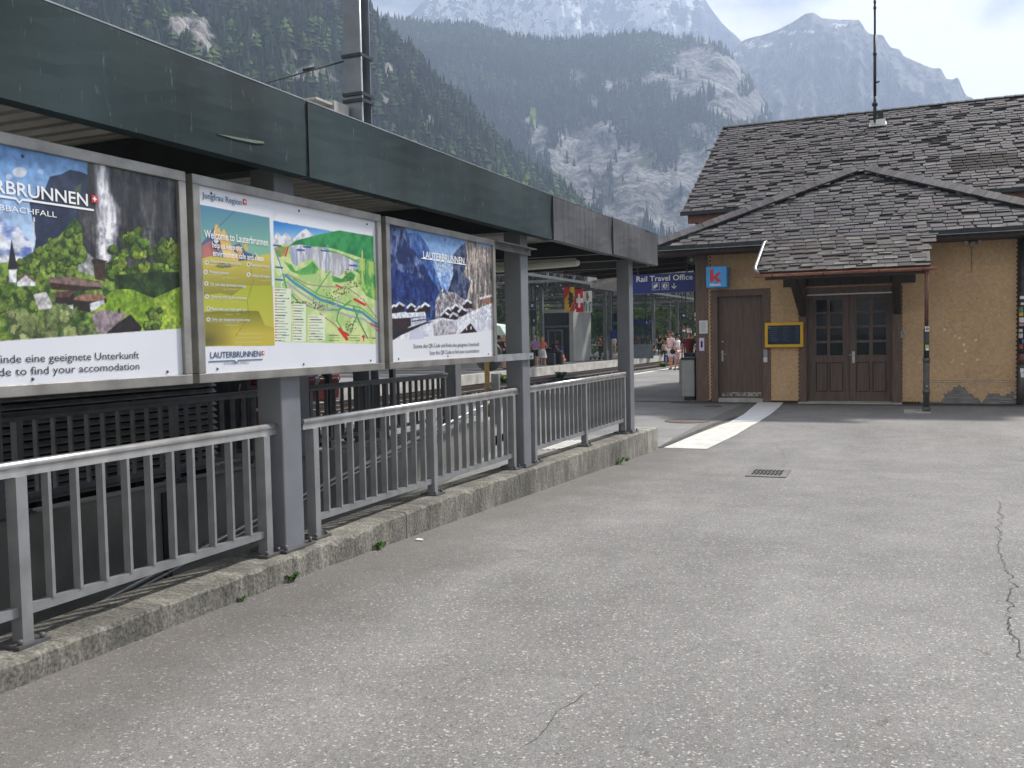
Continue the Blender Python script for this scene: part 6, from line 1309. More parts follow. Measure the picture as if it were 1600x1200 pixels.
# couple, stooping person and crouching child by the far platform edge
q = stand(836.5, 573.5); q1 = q; person(q, .35, 'person with grey hair in a purple shirt and dark shorts at the platform edge', (150, 124, 178), (28, 32, 48), (150, 148, 146), 1.74, arms=AF, shoes=(210, 210, 210))
q = stand(849, 572.5); person(q, .2, 'person with blond hair in a coral top and white skirt at the platform edge', (226, 120, 104), (222, 226, 224), (214, 176, 110), 1.64, kind='skirt', female=True, long_hair=True, arms=AF, shoes=(220, 216, 210))
hb = thing('handbag', 'round pale handbag hanging at the back of the white skirt', 'bag', (q[0], q[1]-.3, .8)); mb = MB(); mb.lathe([(0, -.05), (.16, -.04), (.19, 0), (.16, .04), (0, .05)], (q[0]+.08, q[1]-.32, .80), 16, 'y'); mb.build('bag_body', flat('bag_pale', (206, 212, 212)), hb); mb = MB(); mb.tube([(q[0]+.0, q[1]-.3, .95), (q[0]-.1, q[1]-.15, 1.38)], .012, 6); mb.build('strap', flat('strap_grey', (120, 120, 120)), hb)
BEND = dict(sp=(0, .10, 1.10), ch=(0, .26, 1.22), nk=(0, .40, 1.33), hd=(0, .48, 1.43), sL=(-.17, .33, 1.29), sR=(.17, .33, 1.29), eL=(-.2, .42, 1.05), eR=(.2, .44, 1.05), wL=(-.14, .55, .86), wR=(.14, .58, .88))
q = stand(859, 569.5); person(q, -1.2, 'person in a dark navy shirt stooping over the luggage', (34, 38, 54), (36, 40, 54), (52, 42, 38), 1.72, kind='trousers', pose=BEND, skin=(176, 120, 92))
CR = dict(pel=(0, -.05, .34), sp=(0, .0, .52), ch=(0, .08, .70), nk=(0, .16, .84), hd=(0, .22, .95), sL=(-.15, .12, .78), sR=(.15, .12, .78), eL=(-.18, .26, .58), eR=(.18, .26, .58), wL=(-.10, .42, .48), wR=(.10, .42, .48), hL=(-.09, -.02, .34), hR=(.09, -.02, .34), kL=(-.13, .34, .50), kR=(.13, .34, .50), aL=(-.11, .08, .085), aR=(.11, .08, .085))
q = stand(880.5, 569.5); person(q, 1.35, 'person crouching in a bright orange shirt at the end of the luggage', (240, 96, 40), (196, 150, 120), (226, 110, 50), 1.30, pose=CR, skin=(222, 160, 120))
q = stand(861, 570.5); bag(q, 'dark grey wheeled suitcase standing beside the white skirt', 'suitcase', (52, 54, 62), .55, .35, .70, 'suitcase', wheels=True)
q = stand(870.5, 569.8); bag(q, 'large black travel bag beside the crouching orange shirt', 'travel_bag', (24, 26, 34), .7, .4, .82)
q = stand(874.5, 566.8); bag(q, 'dark blue backpack with a pale top standing behind the orange shirt', 'backpack', (38, 60, 104), .5, .4, 1.1, handle=True)
q = stand(830, 573.5); bag(q, 'black suitcase half hidden by the second thick post', 'suitcase', (26, 28, 34), .45, .3, .75, 'suitcase', wheels=True)
# hugging group left of the post
q = stand(788, 577); q2 = q; person((q[0], q[1], 0), -.9, 'person with fair hair in a long black dress embracing a friend', (26, 26, 32), (24, 24, 30), (196, 158, 112), 1.76, kind='skirt', female=True, arms=AF, sleeves=.3)
q = stand(794.5, 576.5); person(q, .9, 'person with dark hair in a pale pink top and black skirt, being embraced', (196, 140, 134), (26, 26, 32), (40, 34, 34), 1.68, kind='skirt', female=True, arms=AF, long_hair=True, sleeves=.2)
q = stand(780.5, 576); person(q, .2, 'person with black hair wearing a dark backpack left of the embracing pair', (60, 62, 74), (120, 128, 140), (20, 20, 24), 1.76, kind='trousers')
bq = thing('backpack', 'dark backpack on the back of the person left of the embracing pair', 'backpack', (q[0], q[1]-.2, 1.2)); mb = MB(); mb.box(q[0]-.16, q[0]+.16, q[1]-.34, q[1]-.12, .98, 1.46); mb.build('bag_body', flat('bag_dk', (34, 34, 42)), bq, bevel=.05); mb = MB(); mb.box(q[0]-.12, q[0]+.12, q[1]-.40, q[1]-.34, 1.02, 1.22); mb.build('pocket', flat('bag_dk2', (46, 46, 56)), bq)
# waiting group farther along
q = stand(959.5, 560.5); person(q, 2.9, 'person in a white top and grey shorts waiting under the blue board', (226, 222, 218), (170, 166, 156), (70, 56, 48), 1.72, female=True, arms=AF)
q = stand(969, 559.5); person(q, .1, 'person with a white cap and black backpack beside the last thick post', (226, 228, 230), (90, 84, 80), (232, 232, 234), 1.74, kind='trousers')
bq = thing('backpack', 'black backpack worn by the person with the white cap', 'backpack', (q[0], q[1]-.2, 1.2)); mb = MB(); mb.box(q[0]-.2, q[0]+.2, q[1]-.36, q[1]-.12, .9, 1.48); mb.build('bag_body', flat('bag_black', (22, 22, 26)), bq, bevel=.06); mb = MB(); mb.box(q[0]-.15, q[0]+.15, q[1]-.42, q[1]-.36, .95, 1.2); mb.build('pocket', flat('bag_dk2', (46, 46, 56)), bq)
q = stand(964, 560.8); bag(q, 'white shopping bag with a handle on the platform edge', 'shopping_bag', (222, 220, 216), .5, .25, .34)
q = stand(938, 560.5); person(q, 1.4, 'person in a dark red top partly behind a steel column', (116, 52, 60), (70, 72, 80), (60, 44, 40), 1.70, kind='trousers')
for (px, c, lb, hr, hh) in ((997, (170, 84, 66), 'person in a rust red top behind the glass windscreen', (90, 60, 50), 1.70), (1004, (34, 36, 50), 'person in navy behind the glass windscreen', (30, 28, 30), 1.75), (1012, (70, 72, 74), 'person with big dark hair behind the glass windscreen', (40, 40, 38), 1.66)):
    p = onY(px, 530, 67); person((p[0], 67, 0), 3.0, lb, c, (50, 52, 62), hr, hh, kind='trousers')
SIT = dict(pel=(0, 0, .48), sp=(0, .02, .66), ch=(0, .03, .84), nk=(0, .03, 1.01), hd=(0, .05, 1.14), sL=(-.17, .03, .94), sR=(.17, .03, .94), eL=(-.22, .1, .70), eR=(.22, .1, .70), wL=(-.12, .32, .58), wR=(.12, .32, .58), hL=(-.09, .05, .47), hR=(.09, .05, .47), kL=(-.11, .46, .48), kR=(.11, .46, .48), aL=(-.11, .48, .085), aR=(.11, .48, .085))
bx = onY(1033, 556, 69)
bn = thing('bench', 'low concrete bench with seated people at the end of the far platform', 'bench', (bx[0], 69, 0)); mb = MB(); mb.box(bx[0]-1.0, bx[0]+2.2, 68.8, 69.3, .38, .44); mb.build('seat', CONC, bn)
for s in (-.8, 1.9): mb = MB(); mb.box(bx[0]+s-.08, bx[0]+s+.08, 68.85, 69.25, -.01, .38); mb.build('leg', CONC, bn)
for (dx_, c, lb, hr) in ((-.6, (30, 30, 34), 'person in black sitting on the left of the low bench', (20, 20, 20)), (.3, (220, 200, 190), 'person in a pale top sitting in the middle of the low bench', (120, 80, 60)), (1.3, (34, 36, 44), 'person in charcoal sitting on the right of the low bench', (30, 26, 26))):
    person((bx[0]+dx_, 69.0, -.03), math.pi, lb, c, (40, 42, 50), hr, 1.7, kind='trousers', pose=SIT)
for (px, lb, c) in ((1031, 'person with black hair in dark clothes standing behind the bench', (24, 24, 28)), (1041, 'person in a black jacket standing just left of the pink couple', (28, 28, 34))):
    p = onY(px, 530, 73); person((p[0], 73, 0), 2.8, lb, c, (30, 30, 36), (22, 20, 22), 1.78, kind='trousers', arms=AF)

# ================================================================ TREES
LEAF = M('tree_leaf', (1, 1, 1), .75, var=.25, vscale=.6, attr='col')
_t = LEAF.node_tree; _b = _t.nodes['Principled BSDF']; _tl = N(_t, 'ShaderNodeBsdfTranslucent'); _m = N(_t, 'ShaderNodeMixShader'); _m.inputs[0].default_value = .5
_t.links.new(_b.inputs['Base Color'].links[0].from_socket, _tl.inputs[0]); _t.links.new(_b.outputs[0], _m.inputs[1]); _t.links.new(_tl.outputs[0], _m.inputs[2]); _t.links.new(_m.outputs[0], _t.nodes['Material Output'].inputs[0])
NEEDLE = M('needle_foliage', (1, 1, 1), .9, var=.2, vscale=.3, attr='col', spec=.1)
BARK = M('bark', (.08, .06, .045), .9, var=.3)
def leaf_quads(centers, size, r, cols):
    n = len(centers); d = r.normal(size=(n, 3)); d /= np.linalg.norm(d, axis=1)[:, None]; e = np.cross(d, r.normal(size=(n, 3))); e /= np.linalg.norm(e, axis=1)[:, None]
    s = size*(.6+r.random((n, 1))*.8); a, b = d*s, e*s*.55
    V = np.stack([centers-a, centers+b*.9-a*.1, centers+a, centers-b*.9+a*.1], 1).reshape(-1, 3); Fq = np.arange(n*4).reshape(n, 4); return V, Fq, np.repeat(cols, 4, 0)
def tree(x, y, h, cr, label, hue, seed, z0=-1.2, dens=1.0):
    r = np.random.default_rng(seed); t = thing('tree', label, 'tree', (x, y, z0), 'broadleaf trees beyond the far platform'); mb = MB(); th = h*.3
    mb.tube([(x, y, z0-.3), (x+r.normal()*.1, y, z0+th), (x+r.normal()*.3, y+r.normal()*.3, z0+h*.75)], [.035*h*.55, .03*h*.45, .006*h], 8)
    blobs = []
    for i in range(15):
        a = r.random()*6.28; q = r.random()**.6*cr*.75; zz0 = z0+h*(.30+.62*r.random()); sh_ = 1-.55*max(0, (zz0-z0)/h-.55)/.45; c = np.array([x+q*math.cos(a)*sh_, y+q*math.sin(a)*sh_, zz0]); blobs.append((c, cr*r.uniform(.26, .46)))
        if i < 8: mb.tube([(x, y, z0+th+(zz0-z0-th)*.3), tuple(c)], [.012*h*.5, .02], 5)
    mb.build('trunk', BARK, t); P = []; C = []
    for c, br_ in blobs:
        n = int(150*dens); d = r.normal(size=(n, 3)); d /= np.linalg.norm(d, axis=1)[:, None]; P.append(c+d*br_*(.55+.55*r.random((n, 1))**.5)*np.array([1, 1, .8])); k = r.uniform(.6, 1.5); C.append(np.array(hue)[None]*k*(1+r.normal(0, .2, (n, 1)))*np.array([1, 1, 1]))
    P = np.concatenate(P); C = np.clip(np.concatenate(C), .004, 1); V, Fq, CC = leaf_quads(P, .028*h*.9, r, C); np_mesh('crown', V, Fq, LEAF, t, CC)
rr_ = random.Random(11)
KINDS = ['dark green', 'mid green', 'bright yellow-green', 'deep olive']; HUES = [(.08, .13, .05), (.13, .21, .07), (.21, .30, .09), (.13, .16, .065)]
spots = [(772, 92, 7.5, 1), (786, 88, 8, 0), (800, 100, 9, 1), (815, 96, 7, 0), (833, 86, 6, 2), (845, 104, 8, 1), (870, 120, 9, 0), (905, 115, 9, 3), (938, 100, 8, 1), (952, 112, 9, 0), (972, 105, 8, 3), (990, 98, 6.5, 1), (1003, 104, 8, 0), (1016, 96, 6.5, 1), (1030, 106, 7, 2), (1043, 92, 5.5, 2), (1052, 110, 9, 0), (1064, 96, 7.5, 2), (1076, 104, 8, 1), (1088, 94, 7, 3), (745, 95, 8, 1), (715, 98, 8, 0)]
WHERE = ['left of the second thick post', 'just above the pale tent', 'behind the second thick post', 'next to the blue number sign', 'low above the grey parapet wall', 'behind the purple shirt', 'behind the lift tower, on its left', 'behind the lift tower, on its right', 'beside the twin columns', 'behind the dark display board', 'behind the last thick post', 'right of the last thick post', 'above the glass windscreen', 'in front of the orange roof, on its left', 'right beside the orange roof', 'above the seated people', 'above the pink couple', 'over the pink couple, on their right', 'above the maroon shirt', 'nearest the stickered corner pipe', 'seen behind the winter poster board', 'hidden mostly by the winter poster board']
for i, (px, Y, hh, kd) in enumerate(spots):
    Y = Y*1.0+16; hh *= 1.15
    p = onY(px, 500, Y); tree(p[0], Y, hh+1.6, hh*.42, KINDS[kd]+' leafy tree '+WHERE[i], HUES[kd], 100+i)
# far valley wood behind them, one mass
r = np.random.default_rng(77); n = 9000; cx = -75+r.random(n)*150-20; cyy = 150+r.random(n)*90; hgt = r.random(n)**.8*(7+5*np.sin(cx*.13)+3*np.sin(cx*.41)); Pc = np.stack([cx, cyy, -1+hgt], 1); kk = r.uniform(.5, 1.5, (n, 1)); V, Fq, CC = leaf_quads(Pc, .9, r, np.array([[.045, .075, .025]])*kk)
tag(np_mesh('valley_wood', V, Fq, LEAF, None, CC), kind='stuff')
# small weeds
def weed(p, h, n, label, seed, hue=(.09, .19, .035)):
    r = np.random.default_rng(seed); t = thing('weed', label, 'plant', tuple(p), 'weeds by the kerb and the track'); V = []; Fc = []; C = []; k = 0
    for i in range(n):
        a = r.random()*6.28; l = h*r.uniform(.5, 1.1); w = l*.17; d = np.array([math.cos(a), math.sin(a), 0]); s = np.array([-d[1], d[0], 0]); o = np.array(p)+np.array([r.normal()*h*.12, r.normal()*h*.12, 0]); u = r.uniform(.3, 1.0)
        P0, P1, P2, P3 = o, o+d*l*.45*u+np.array([0, 0, l*.5])+s*w, o+d*l*u+np.array([0, 0, l*(.75-.4*u)]), o+d*l*.45*u+np.array([0, 0, l*.5])-s*w
        V += [P0, P1, P2, P3]; Fc.append((k, k+1, k+2, k+3)); c = np.array(hue)*r.uniform(.7, 1.5); C += [c]*4; k += 4
    np_mesh('leaves', V, Fc, LEAF, t, np.array(C)); mb = MB(); mb.tube([tuple(p), (p[0], p[1], p[2]+h*.5)], .003, 5); mb.build('stem', M('weed_stem', (.08, .12, .03), .8), t)
def kerbpt(px, py):
    q = onX(px, py, -3.385); return (q[0], q[1], gz(q[0], q[1]))
for (px, py, h, lb) in ((379, 948, .045, 'tiny green weed at the kerb foot, nearest the camera'), (456, 914, .085, 'small leafy weed at the kerb foot below the map board post'), (593, 864, .09, 'leafy weed at the kerb foot below the map board corner'), (966, 716, .16, 'larger weed tuft at the kerb foot near its far end'), (980, 711, .08, 'small weed beside the larger tuft at the far kerb end')):
    weed(kerbpt(px, py), h, 16, lb, int(px))
weed(onZ(792, 601, -.4), .75, 90, 'bushy yellow green weed on the ballast beside the second thick post', 5, (.16, .22, .05)); weed(onZ(876, 592, -.4), .6, 60, 'sparse green weed on the ballast between the thick posts', 6, (.08, .13, .04)); weed(onZ(1036, 574, -.1), .5, 70, 'yellow green weed at the platform edge by the pink couple', 8, (.16, .2, .05))
# litter
for (px, py, lb, w) in ((655, 845, 'small scrap of white paper on the asphalt below the winter poster', .035), (674, 788, 'tiny white scrap lying by the kerb below the railing', .012)):
    p = gpt(px, py, .006); t = thing('paper_scrap', lb, 'litter', p); mb = MB(); mb.prism([(p[0]-w, p[1], p[2]), (p[0]-w*.2, p[1]-w*.4, p[2]), (p[0]+w, p[1]-w*.1, p[2]), (p[0]+w*.7, p[1]+w*.4, p[2]+.004), (p[0]-w*.5, p[1]+w*.5, p[2]+.006)], (0, 0, .004)); mb.build('scrap', WHT, t)

# ================================================================ MOUNTAINS
def smooth(a, k):
    for _ in range(k): a = (np.roll(a, 1, 0)+2*a+np.roll(a, -1, 0))/4
    return a
def rock_mat(name, forest, rock, rock2, snow=False, bump=1.2, sc=.02, grass=False):
    m = bpy.data.materials.new(name); m.use_nodes = True; t = m.node_tree; b = t.nodes['Principled BSDF']; b.inputs['Roughness'].default_value = .95; b.inputs['Specular IOR Level'].default_value = .1
    c = N(t, 'ShaderNodeTexCoord'); q = N(t, 'ShaderNodeMapping'); q.inputs['Scale'].default_value = (1, 1, .35); t.links.new(c.outputs['Object'], q.inputs[0])
    n = N(t, 'ShaderNodeTexNoise'); n.inputs['Scale'].default_value = sc; n.inputs['Detail'].default_value = 10; n.inputs['Roughness'].default_value = .68; t.links.new(q.outputs[0], n.inputs['Vector'])
    r = N(t, 'ShaderNodeValToRGB'); r.color_ramp.elements[0].position = .36; r.color_ramp.elements[1].position = .62; r.color_ramp.elements[0].color = (*rock2, 1); r.color_ramp.elements[1].color = (*rock, 1); t.links.new(n.outputs[0], r.inputs[0])
    n2 = N(t, 'ShaderNodeTexNoise'); n2.inputs['Scale'].default_value = sc*5; n2.inputs['Detail'].default_value = 6; t.links.new(c.outputs['Object'], n2.inputs['Vector'])
    fr = N(t, 'ShaderNodeValToRGB'); fr.color_ramp.elements[0].position = .3; fr.color_ramp.elements[1].position = .7; fr.color_ramp.elements[0].color = (*[v*.7 for v in forest], 1); fr.color_ramp.elements[1].color = (*[v*1.35 for v in forest], 1); t.links.new(n2.outputs[0], fr.inputs[0])
    at = N(t, 'ShaderNodeVertexColor', layer_name='col'); s = N(t, 'ShaderNodeSeparateColor'); t.links.new(at.outputs[0], s.inputs[0])
    ad = N(t, 'ShaderNodeMath', operation='ADD'); sb = N(t, 'ShaderNodeMath', operation='SUBTRACT'); t.links.new(n.outputs[0], sb.inputs[0]); sb.inputs[1].default_value = .5
    mu = N(t, 'ShaderNodeMath', operation='MULTIPLY'); mu.inputs[1].default_value = 2.3; t.links.new(sb.outputs[0], mu.inputs[0]); t.links.new(s.outputs[0], ad.inputs[0]); t.links.new(mu.outputs[0], ad.inputs[1])
    mr = N(t, 'ShaderNodeMapRange'); mr.inputs[1].default_value = .42; mr.inputs[2].default_value = .58; t.links.new(ad.outputs[0], mr.inputs[0])
    qq = N(t, 'ShaderNodeMapping'); qq.inputs['Scale'].default_value = (1, 1, .3); t.links.new(c.outputs['Object'], qq.inputs[0])
    n5 = N(t, 'ShaderNodeTexNoise'); n5.inputs['Scale'].default_value = sc*4.5; n5.inputs['Detail'].default_value = 8; n5.inputs['Roughness'].default_value = .72; n5.inputs['Distortion'].default_value = .1; t.links.new(qq.outputs[0], n5.inputs['Vector'])
    r5 = N(t, 'ShaderNodeValToRGB'); r5.color_ramp.elements[0].position = .38; r5.color_ramp.elements[1].position = .60; r5.color_ramp.elements[0].color = (.28, .30, .32, 1); r5.color_ramp.elements[1].color = (1.25, 1.22, 1.2, 1); t.links.new(n5.outputs[0], r5.inputs[0])
    x5 = N(t, 'ShaderNodeMix', data_type='RGBA', blend_type='MULTIPLY'); x5.inputs[0].default_value = 1; t.links.new(r.outputs[0], x5.inputs[6]); t.links.new(r5.outputs[0], x5.inputs[7])
    x = N(t, 'ShaderNodeMix', data_type='RGBA'); t.links.new(mr.outputs[0], x.inputs[0]); t.links.new(fr.outputs[0], x.inputs[6]); t.links.new(x5.outputs[2], x.inputs[7]); out = x.outputs[2]
    if snow or grass:
        a2 = N(t, 'ShaderNodeMath', operation='ADD'); mu2 = N(t, 'ShaderNodeMath', operation='MULTIPLY'); mu2.inputs[1].default_value = 2.6 if snow else .5; n3 = N(t, 'ShaderNodeTexNoise'); n3.inputs['Scale'].default_value = sc*2.2; n3.inputs['Detail'].default_value = 9; n3.inputs['Roughness'].default_value = .7
        t.links.new(c.outputs['Object'], n3.inputs['Vector']); s3 = N(t, 'ShaderNodeMath', operation='SUBTRACT'); t.links.new(n3.outputs[0], s3.inputs[0]); s3.inputs[1].default_value = .5; t.links.new(s3.outputs[0], mu2.inputs[0]); t.links.new(s.outputs[1], a2.inputs[0]); t.links.new(mu2.outputs[0], a2.inputs[1])
        m3 = N(t, 'ShaderNodeMapRange'); m3.inputs[1].default_value = .44; m3.inputs[2].default_value = .56; t.links.new(a2.outputs[0], m3.inputs[0])
        x2 = N(t, 'ShaderNodeMix', data_type='RGBA'); t.links.new(m3.outputs[0], x2.inputs[0]); t.links.new(out, x2.inputs[6]); x2.inputs[7].default_value = (.92, .93, .95, 1) if snow else (.20, .30, .05, 1); out = x2.outputs[2]
    t.links.new(out, b.inputs['Base Color'])
    bp = N(t, 'ShaderNodeBump'); bp.inputs['Strength'].default_value = 1; bp.inputs['Distance'].default_value = bump*.7; t.links.new(n5.outputs[0], bp.inputs['Height']); t.links.new(bp.outputs[0], b.inputs['Normal'])
    return m
def mountain(name, label, ridge, Dr, Db, mat, cols=260, rows=150, seed=1, rough=.05, rock=None, green=None, prof=1.0, cell=26, ridge_jit=2.0):
    """ridge: skyline of the mountain as seen from the station; the slope runs from distance Db at the valley up to Dr on the skyline"""
    xs = np.array([p[0] for p in ridge], float); ys = np.array([p[1] for p in ridge], float); px = np.linspace(xs[0], xs[-1], cols); py = np.interp(px, xs, ys)
    rg = np.random.default_rng(seed); j = fbm(1, cols, (5, 14), seed+50, 4)[0]-.5; py = py+j*2*ridge_jit
    dirs = np.array([ray(a, b) for a, b in zip(px, py)]); hh = np.hypot(dirs[:, 0], dirs[:, 1]); el = dirs[:, 2]/hh; hz = dirs[:, :2]/hh[:, None]
    drv = Dr*(1+.10*(fbm(1, cols, (5, 60), seed+60, 3)[0]-.5)) if np.isscalar(Dr) else np.interp(px, xs, Dr); u = np.linspace(0, 1, rows)[:, None]
    nz = fbm(rows, cols, cell, seed, 6, .58)-.5; n2 = fbm(rows, cols, (cell*.9, cell*.22), seed+9, 5)-.5
    Dist = Db+(drv[None]-Db)*u
    Zr = drv*el+CAMZ; Z = -2+(Zr[None]+2)*u**prof
    env = np.sin(np.pi*np.clip(u, 0, 1))**.6
    amp = rough*(drv[None]-Db)
    Dist = Dist+env*amp*(nz*2.4+n2*1.6)
    Z = Z+env*rough*Zr[None]*.5*(nz)
    lim = (el[None]-.004)*Dist+CAMZ; Z = np.where(u < .995, np.minimum(Z, lim), Z)
    X = hz[None, :, 0]*Dist; Y = hz[None, :, 1]*Dist
    back = np.stack([X[-1]+hz[:, 0]*Dr*.25, Y[-1]+hz[:, 1]*Dr*.25, np.full(cols, -5.)], 1)
    V = np.concatenate([np.stack([X, Y, Z], -1).reshape(-1, 3), back]); R1 = rows+1; i = np.arange(R1*cols).reshape(R1, cols)
    f = np.stack([i[:-1, :-1].ravel(), i[:-1, 1:].ravel(), i[1:, 1:].ravel(), i[1:, :-1].ravel()], 1)
    cc = (V-CP)@_R; PX = 800+F*cc[:, 0]/cc[:, 2]; PY = 600+F*cc[:, 1]/cc[:, 2]
    C = np.zeros((len(V), 3)); C[:, 0] = rock(PX, PY) if rock is not None else 0
    if green is not None: C[:, 1] = green(PX, PY)
    o = np_mesh(name, V, f, mat, None, C, smooth=True); o['kind'] = 'structure'
    return V[:rows*cols].reshape(rows, cols, 3), C[:rows*cols, 0].reshape(rows, cols), PX[:rows*cols].reshape(rows, cols), PY[:rows*cols].reshape(rows, cols)
def blob(PX, PY, lst):
    o = np.zeros(PX.shape)
    for (x, y, rx, ry, a) in lst: o = np.maximum(o, a*np.exp(-((PX-x)/rx/1.1)**2-((PY-y)/ry/1.1)**2))
    return o
def forest(name, G, Rk, PX, PY, n, hmin, hmax, seed, cols, decid=.2, ok=None, sides=5, tiers=2, thr=.45):
    r = np.random.default_rng(seed); rows, cl = Rk.shape; fi = r.random(n*3)*(rows-2); fj = r.random(n*3)*(cl-2); i0 = fi.astype(int); j0 = fj.astype(int); a = (fi-i0)[:, None]; b = (fj-j0)[:, None]
    P = (G[i0, j0]*(1-b)+G[i0, j0+1]*b)*(1-a)+(G[i0+1, j0]*(1-b)+G[i0+1, j0+1]*b)*a; rk = Rk[i0, j0]+r.normal(0, .12, n*3); px = PX[i0, j0]; py = PY[i0, j0]
    keep = (rk < thr) & (px > -80) & (px < 1700) & (py < 520)
    if ok is not None: keep &= ok(px, py)
    P = P[keep][:n]; m = len(P); h = hmin+(hmax-hmin)*r.random(m)**1.3; dc = r.random(m) < decid
    V = []; Fc = []; C = []; nb = 0; ang = np.arange(sides)*2*math.pi/sides
    lf = fbm(rows, cl, 22, seed+5, 4)[i0, j0][keep][:n][:, None]; lf = np.clip((lf-.38)/.26, 0, 1)
    hue = np.array(cols)[np.where(dc, 1, 0)]*r.uniform(.6, 1.5, (m, 1))*(.75+1.0*lf)*np.array([[1, 1, 1]])+lf*np.array([[.010, .014, 0]])
    for t in range(tiers):
        zb = h*(.02+.38*t/max(1, tiers-1)) if tiers > 1 else h*.05; zt = h*(.62+.38*(t+1)/tiers) if t < tiers-1 else h
        w = h*np.where(dc, .30, .17)*(1-.38*t/max(1, tiers-1) if tiers > 1 else 1)
        ap = P+np.stack([r.normal(0, .02, m)*h, r.normal(0, .02, m)*h, np.where(dc, zb+(zt-zb)*.8, zt)], 1)
        rim = P[:, None]+np.stack([np.cos(ang)[None]*w[:, None]*(.75+.5*r.random((m, sides))), np.sin(ang)[None]*w[:, None]*(.75+.5*r.random((m, sides))), zb[:, None]+h[:, None]*np.where(dc[:, None], .25, 0)+.10*h[:, None]*(r.random((m, sides))-.5)], 2)
        blk = np.concatenate([ap[:, None], rim], 1); base = nb+np.arange(m)[:, None]*(sides+1)
        for k in range(sides): Fc.append(np.concatenate([base, base+1+k, base+1+(k+1) % sides], 1))
        V.append(blk.reshape(-1, 3)); C.append(np.repeat(hue*(1+.15*t), sides+1, 0)); nb += m*(sides+1)
    o = np_mesh(name, np.concatenate(V), np.concatenate(Fc), NEEDLE, None, np.clip(np.concatenate(C), 0, 1)); o['kind'] = 'stuff'
    return o
# near wooded hillside
hill_ridge = [(-420, -330), (-200, -260), (0, -170), (300, -90), (430, -70), (540, -28), (572, 4), (590, 34), (612, 56), (640, 78), (660, 100), (690, 136), (735, 166), (765, 205), (800, 240), (850, 280), (893, 306), (940, 350), (990, 400), (1060, 455), (1130, 500)]
rk_h = lambda X, Y: 1.35*blob(X, Y, [(300, 48, 34, 20, .9), (270, 40, 16, 14, .7), (322, 78, 20, 14, .8), (400, 55, 12, 18, .6), (455, 85, 14, 10, .5), (485, 118, 34, 14, .8), (520, 130, 14, 14, .7), (606, 110, 10, 12, .7), (600, 155, 16, 14, .7), (560, 175, 16, 14, .65), (670, 190, 10, 14, .55), (140, 8, 14, 8, .7), (200, 14, 10, 10, .5), (720, 240, 12, 10, .5), (435, 105, 14, 10, .6)])
HM_ = rock_mat('hillside_ground', (.035, .05, .022), (.36, .35, .34), (.13, .13, .13), bump=3, sc=.05)
G, Rk, PX_, PY_ = mountain('hillside', '', hill_ridge, 760, 330, HM_, 240, 150, 21, .10, rk_h, None, 1.05, 30, 3)
forest('hillside_wood', G, Rk, PX_, PY_, 9500, 7, 17, 5, ((.017, .031, .018), (.042, .066, .022)), .28, None, 6, 3, .30)
# big wooded mountain with cliffs behind
mid_ridge = [(-300, -60), (200, -30), (480, 6), (560, 18), (590, 26), (640, 32), (690, 38), (735, 36), (775, 50), (800, 56), (830, 60), (855, 64), (885, 62), (920, 60), (960, 56), (1000, 50), (1020, 50), (1045, 60), (1085, 58), (1120, 66), (1145, 86), (1165, 112), (1185, 138), (1198, 160), (1206, 190), (1222, 230), (1245, 270), (1280, 330), (1330, 400), (1420, 460), (1540, 500)]
rk_m = lambda X, Y: 1.15*blob(X, Y, [(1085, 100, 50, 34, .8), (1130, 120, 40, 40, .8), (1020, 125, 44, 16, .7), (1070, 140, 40, 26, .7), (1150, 170, 46, 24, .95), (1180, 150, 14, 30, .8), (960, 130, 30, 14, .6), (900, 124, 18, 18, .75), (926, 160, 14, 14, .7), (840, 224, 18, 40, .75), (820, 190, 40, 8, .5), (920, 235, 50, 44, .95), (900, 290, 56, 40, .9), (985, 260, 40, 40, .75), (1010, 300, 60, 44, .85), (1080, 270, 34, 50, .85), (1120, 240, 30, 40, .75), (1090, 205, 30, 16, .6), (1060, 340, 60, 40, .85), (965, 340, 50, 30, .8), (870, 250, 24, 30, .7), (1150, 220, 26, 20, .5), (975, 140, 10, 10, .5)])
gr_m = lambda X, Y: np.maximum(1.0*((np.abs(X-833-(Y-182)*.12) < 5.5) & (np.abs(Y-182) < 15)), blob(X, Y, [(846, 240, 10, 7, .6)]))
MM_ = rock_mat('mountain_ground', (.045, .058, .034), (.38, .38, .385), (.12, .125, .13), bump=9, sc=.026, grass=True)
G, Rk, PX_, PY_ = mountain('wooded_mountain', '', mid_ridge, 1480, 800, MM_, 300, 190, 33, .055, rk_m, gr_m, 1.0, 34, 2.5)
forest('mountain_wood', G, Rk, PX_, PY_, 26000, 9, 18, 6, ((.018, .030, .019), (.034, .052, .022)), .15, lambda x, y: (x > 440) & (gr_m(x, y) < .5), 5, 2, .42)
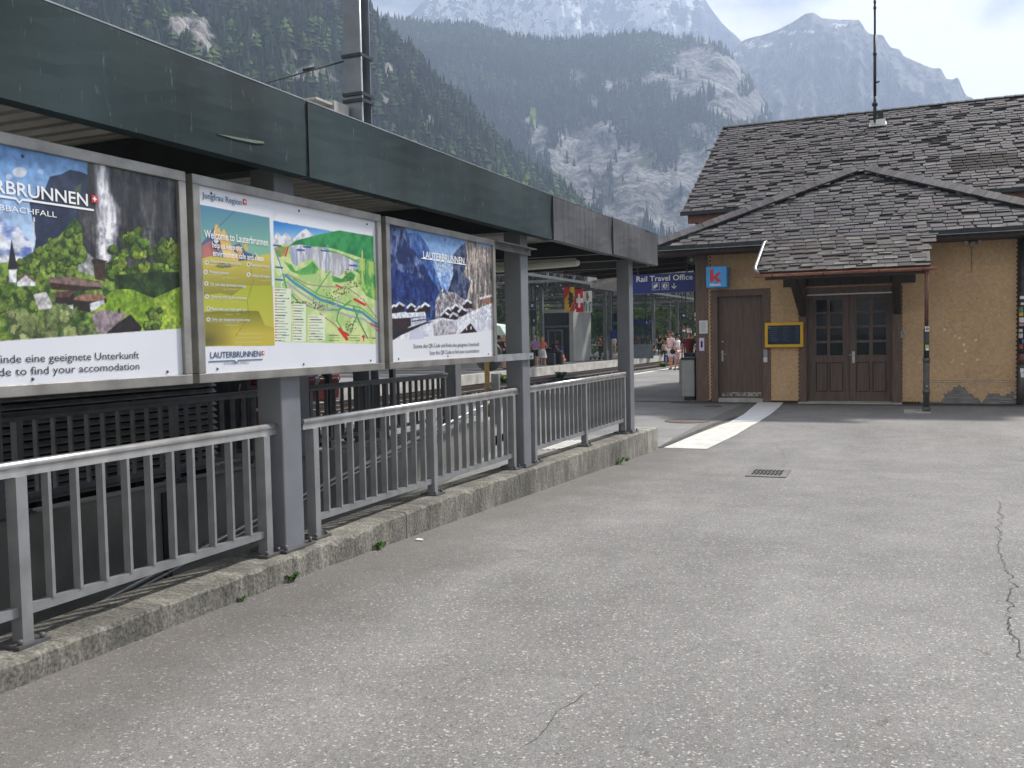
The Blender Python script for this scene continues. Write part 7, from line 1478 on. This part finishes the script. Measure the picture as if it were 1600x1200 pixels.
# bare rock mountain on the right
far_ridge = [(1040, 130), (1100, 96), (1140, 86), (1160, 64), (1190, 56), (1216, 46), (1240, 34), (1258, 22), (1271, 20), (1284, 29), (1320, 31), (1343, 30), (1352, 46), (1358, 52), (1380, 54), (1386, 66), (1392, 74), (1406, 78), (1412, 88), (1440, 100), (1460, 106), (1470, 105), (1478, 122), (1488, 124), (1497, 120), (1502, 134), (1510, 150), (1518, 152), (1560, 190), (1640, 240), (1760, 300), (1900, 380)]
rk_f = lambda X, Y: np.ones(X.shape)-blob(X, Y, [(1290, 100, 40, 18, .5), (1420, 190, 60, 16, .4)])
sn_f = lambda X, Y: blob(X, Y, [(1185, 70, 36, 6, .62), (1240, 50, 40, 5, .55), (1150, 86, 16, 5, .6), (1250, 76, 20, 4, .5), (1300, 40, 30, 4, .35)])
FM_ = rock_mat('grey_rock', (.09, .10, .05), (.36, .34, .32), (.12, .12, .125), snow=True, bump=20, sc=.018)
mountain('rock_mountain', '', far_ridge, 2250, 1560, FM_, 260, 150, 44, .16, rk_f, sn_f, 1.0, 26, 2)
# snow covered summit ridge
snow_ridge = [(560, 60), (620, 40), (645, 20), (660, 4), (680, -14), (740, -40), (820, -55), (880, -60), (940, -40), (1000, -34), (1060, -30), (1098, -6), (1110, 12), (1128, 36), (1150, 56), (1180, 90), (1240, 150), (1300, 220)]
rk_s = lambda X, Y: np.ones(X.shape)
sn_s = lambda X, Y: np.clip(.49-blob(X, Y, [(960, 18, 50, 24, .22), (1130, 50, 30, 40, .7), (1060, 20, 16, 20, .22), (650, 12, 14, 14, .3), (1165, 84, 40, 30, .8), (1100, 30, 20, 30, .3)])+blob(X, Y, [(880, 24, 30, 14, .3), (1010, 20, 26, 20, .35), (1040, 44, 36, 10, .3), (860, 40, 50, 10, .25)]), 0, 1)
SM_ = rock_mat('snow_rock', (.2, .2, .2), (.16, .165, .19), (.06, .065, .08), snow=True, bump=26, sc=.014)
mountain('snow_mountain', '', snow_ridge, 2850, 2280, SM_, 280, 140, 55, .15, rk_s, sn_s, 1.0, 20, 2)

# ================================================================ HAZE
HX = 7000
mb = MB(); mb.box(-2400, 2400, -900, 3700, -4, 1330)
hm = bpy.data.materials.new('haze'); hm.use_nodes = True; t = hm.node_tree; t.nodes.clear()
pv = N(t, 'ShaderNodeVolumePrincipled'); pv.inputs['Color'].default_value = (.50, .62, .86, 1); pv.inputs['Density'].default_value = 3.6e-4; pv.inputs['Anisotropy'].default_value = .35
ot = N(t, 'ShaderNodeOutputMaterial'); t.links.new(pv.outputs[0], ot.inputs['Volume'])
tag(mb.build('haze', hm), kind='stuff')
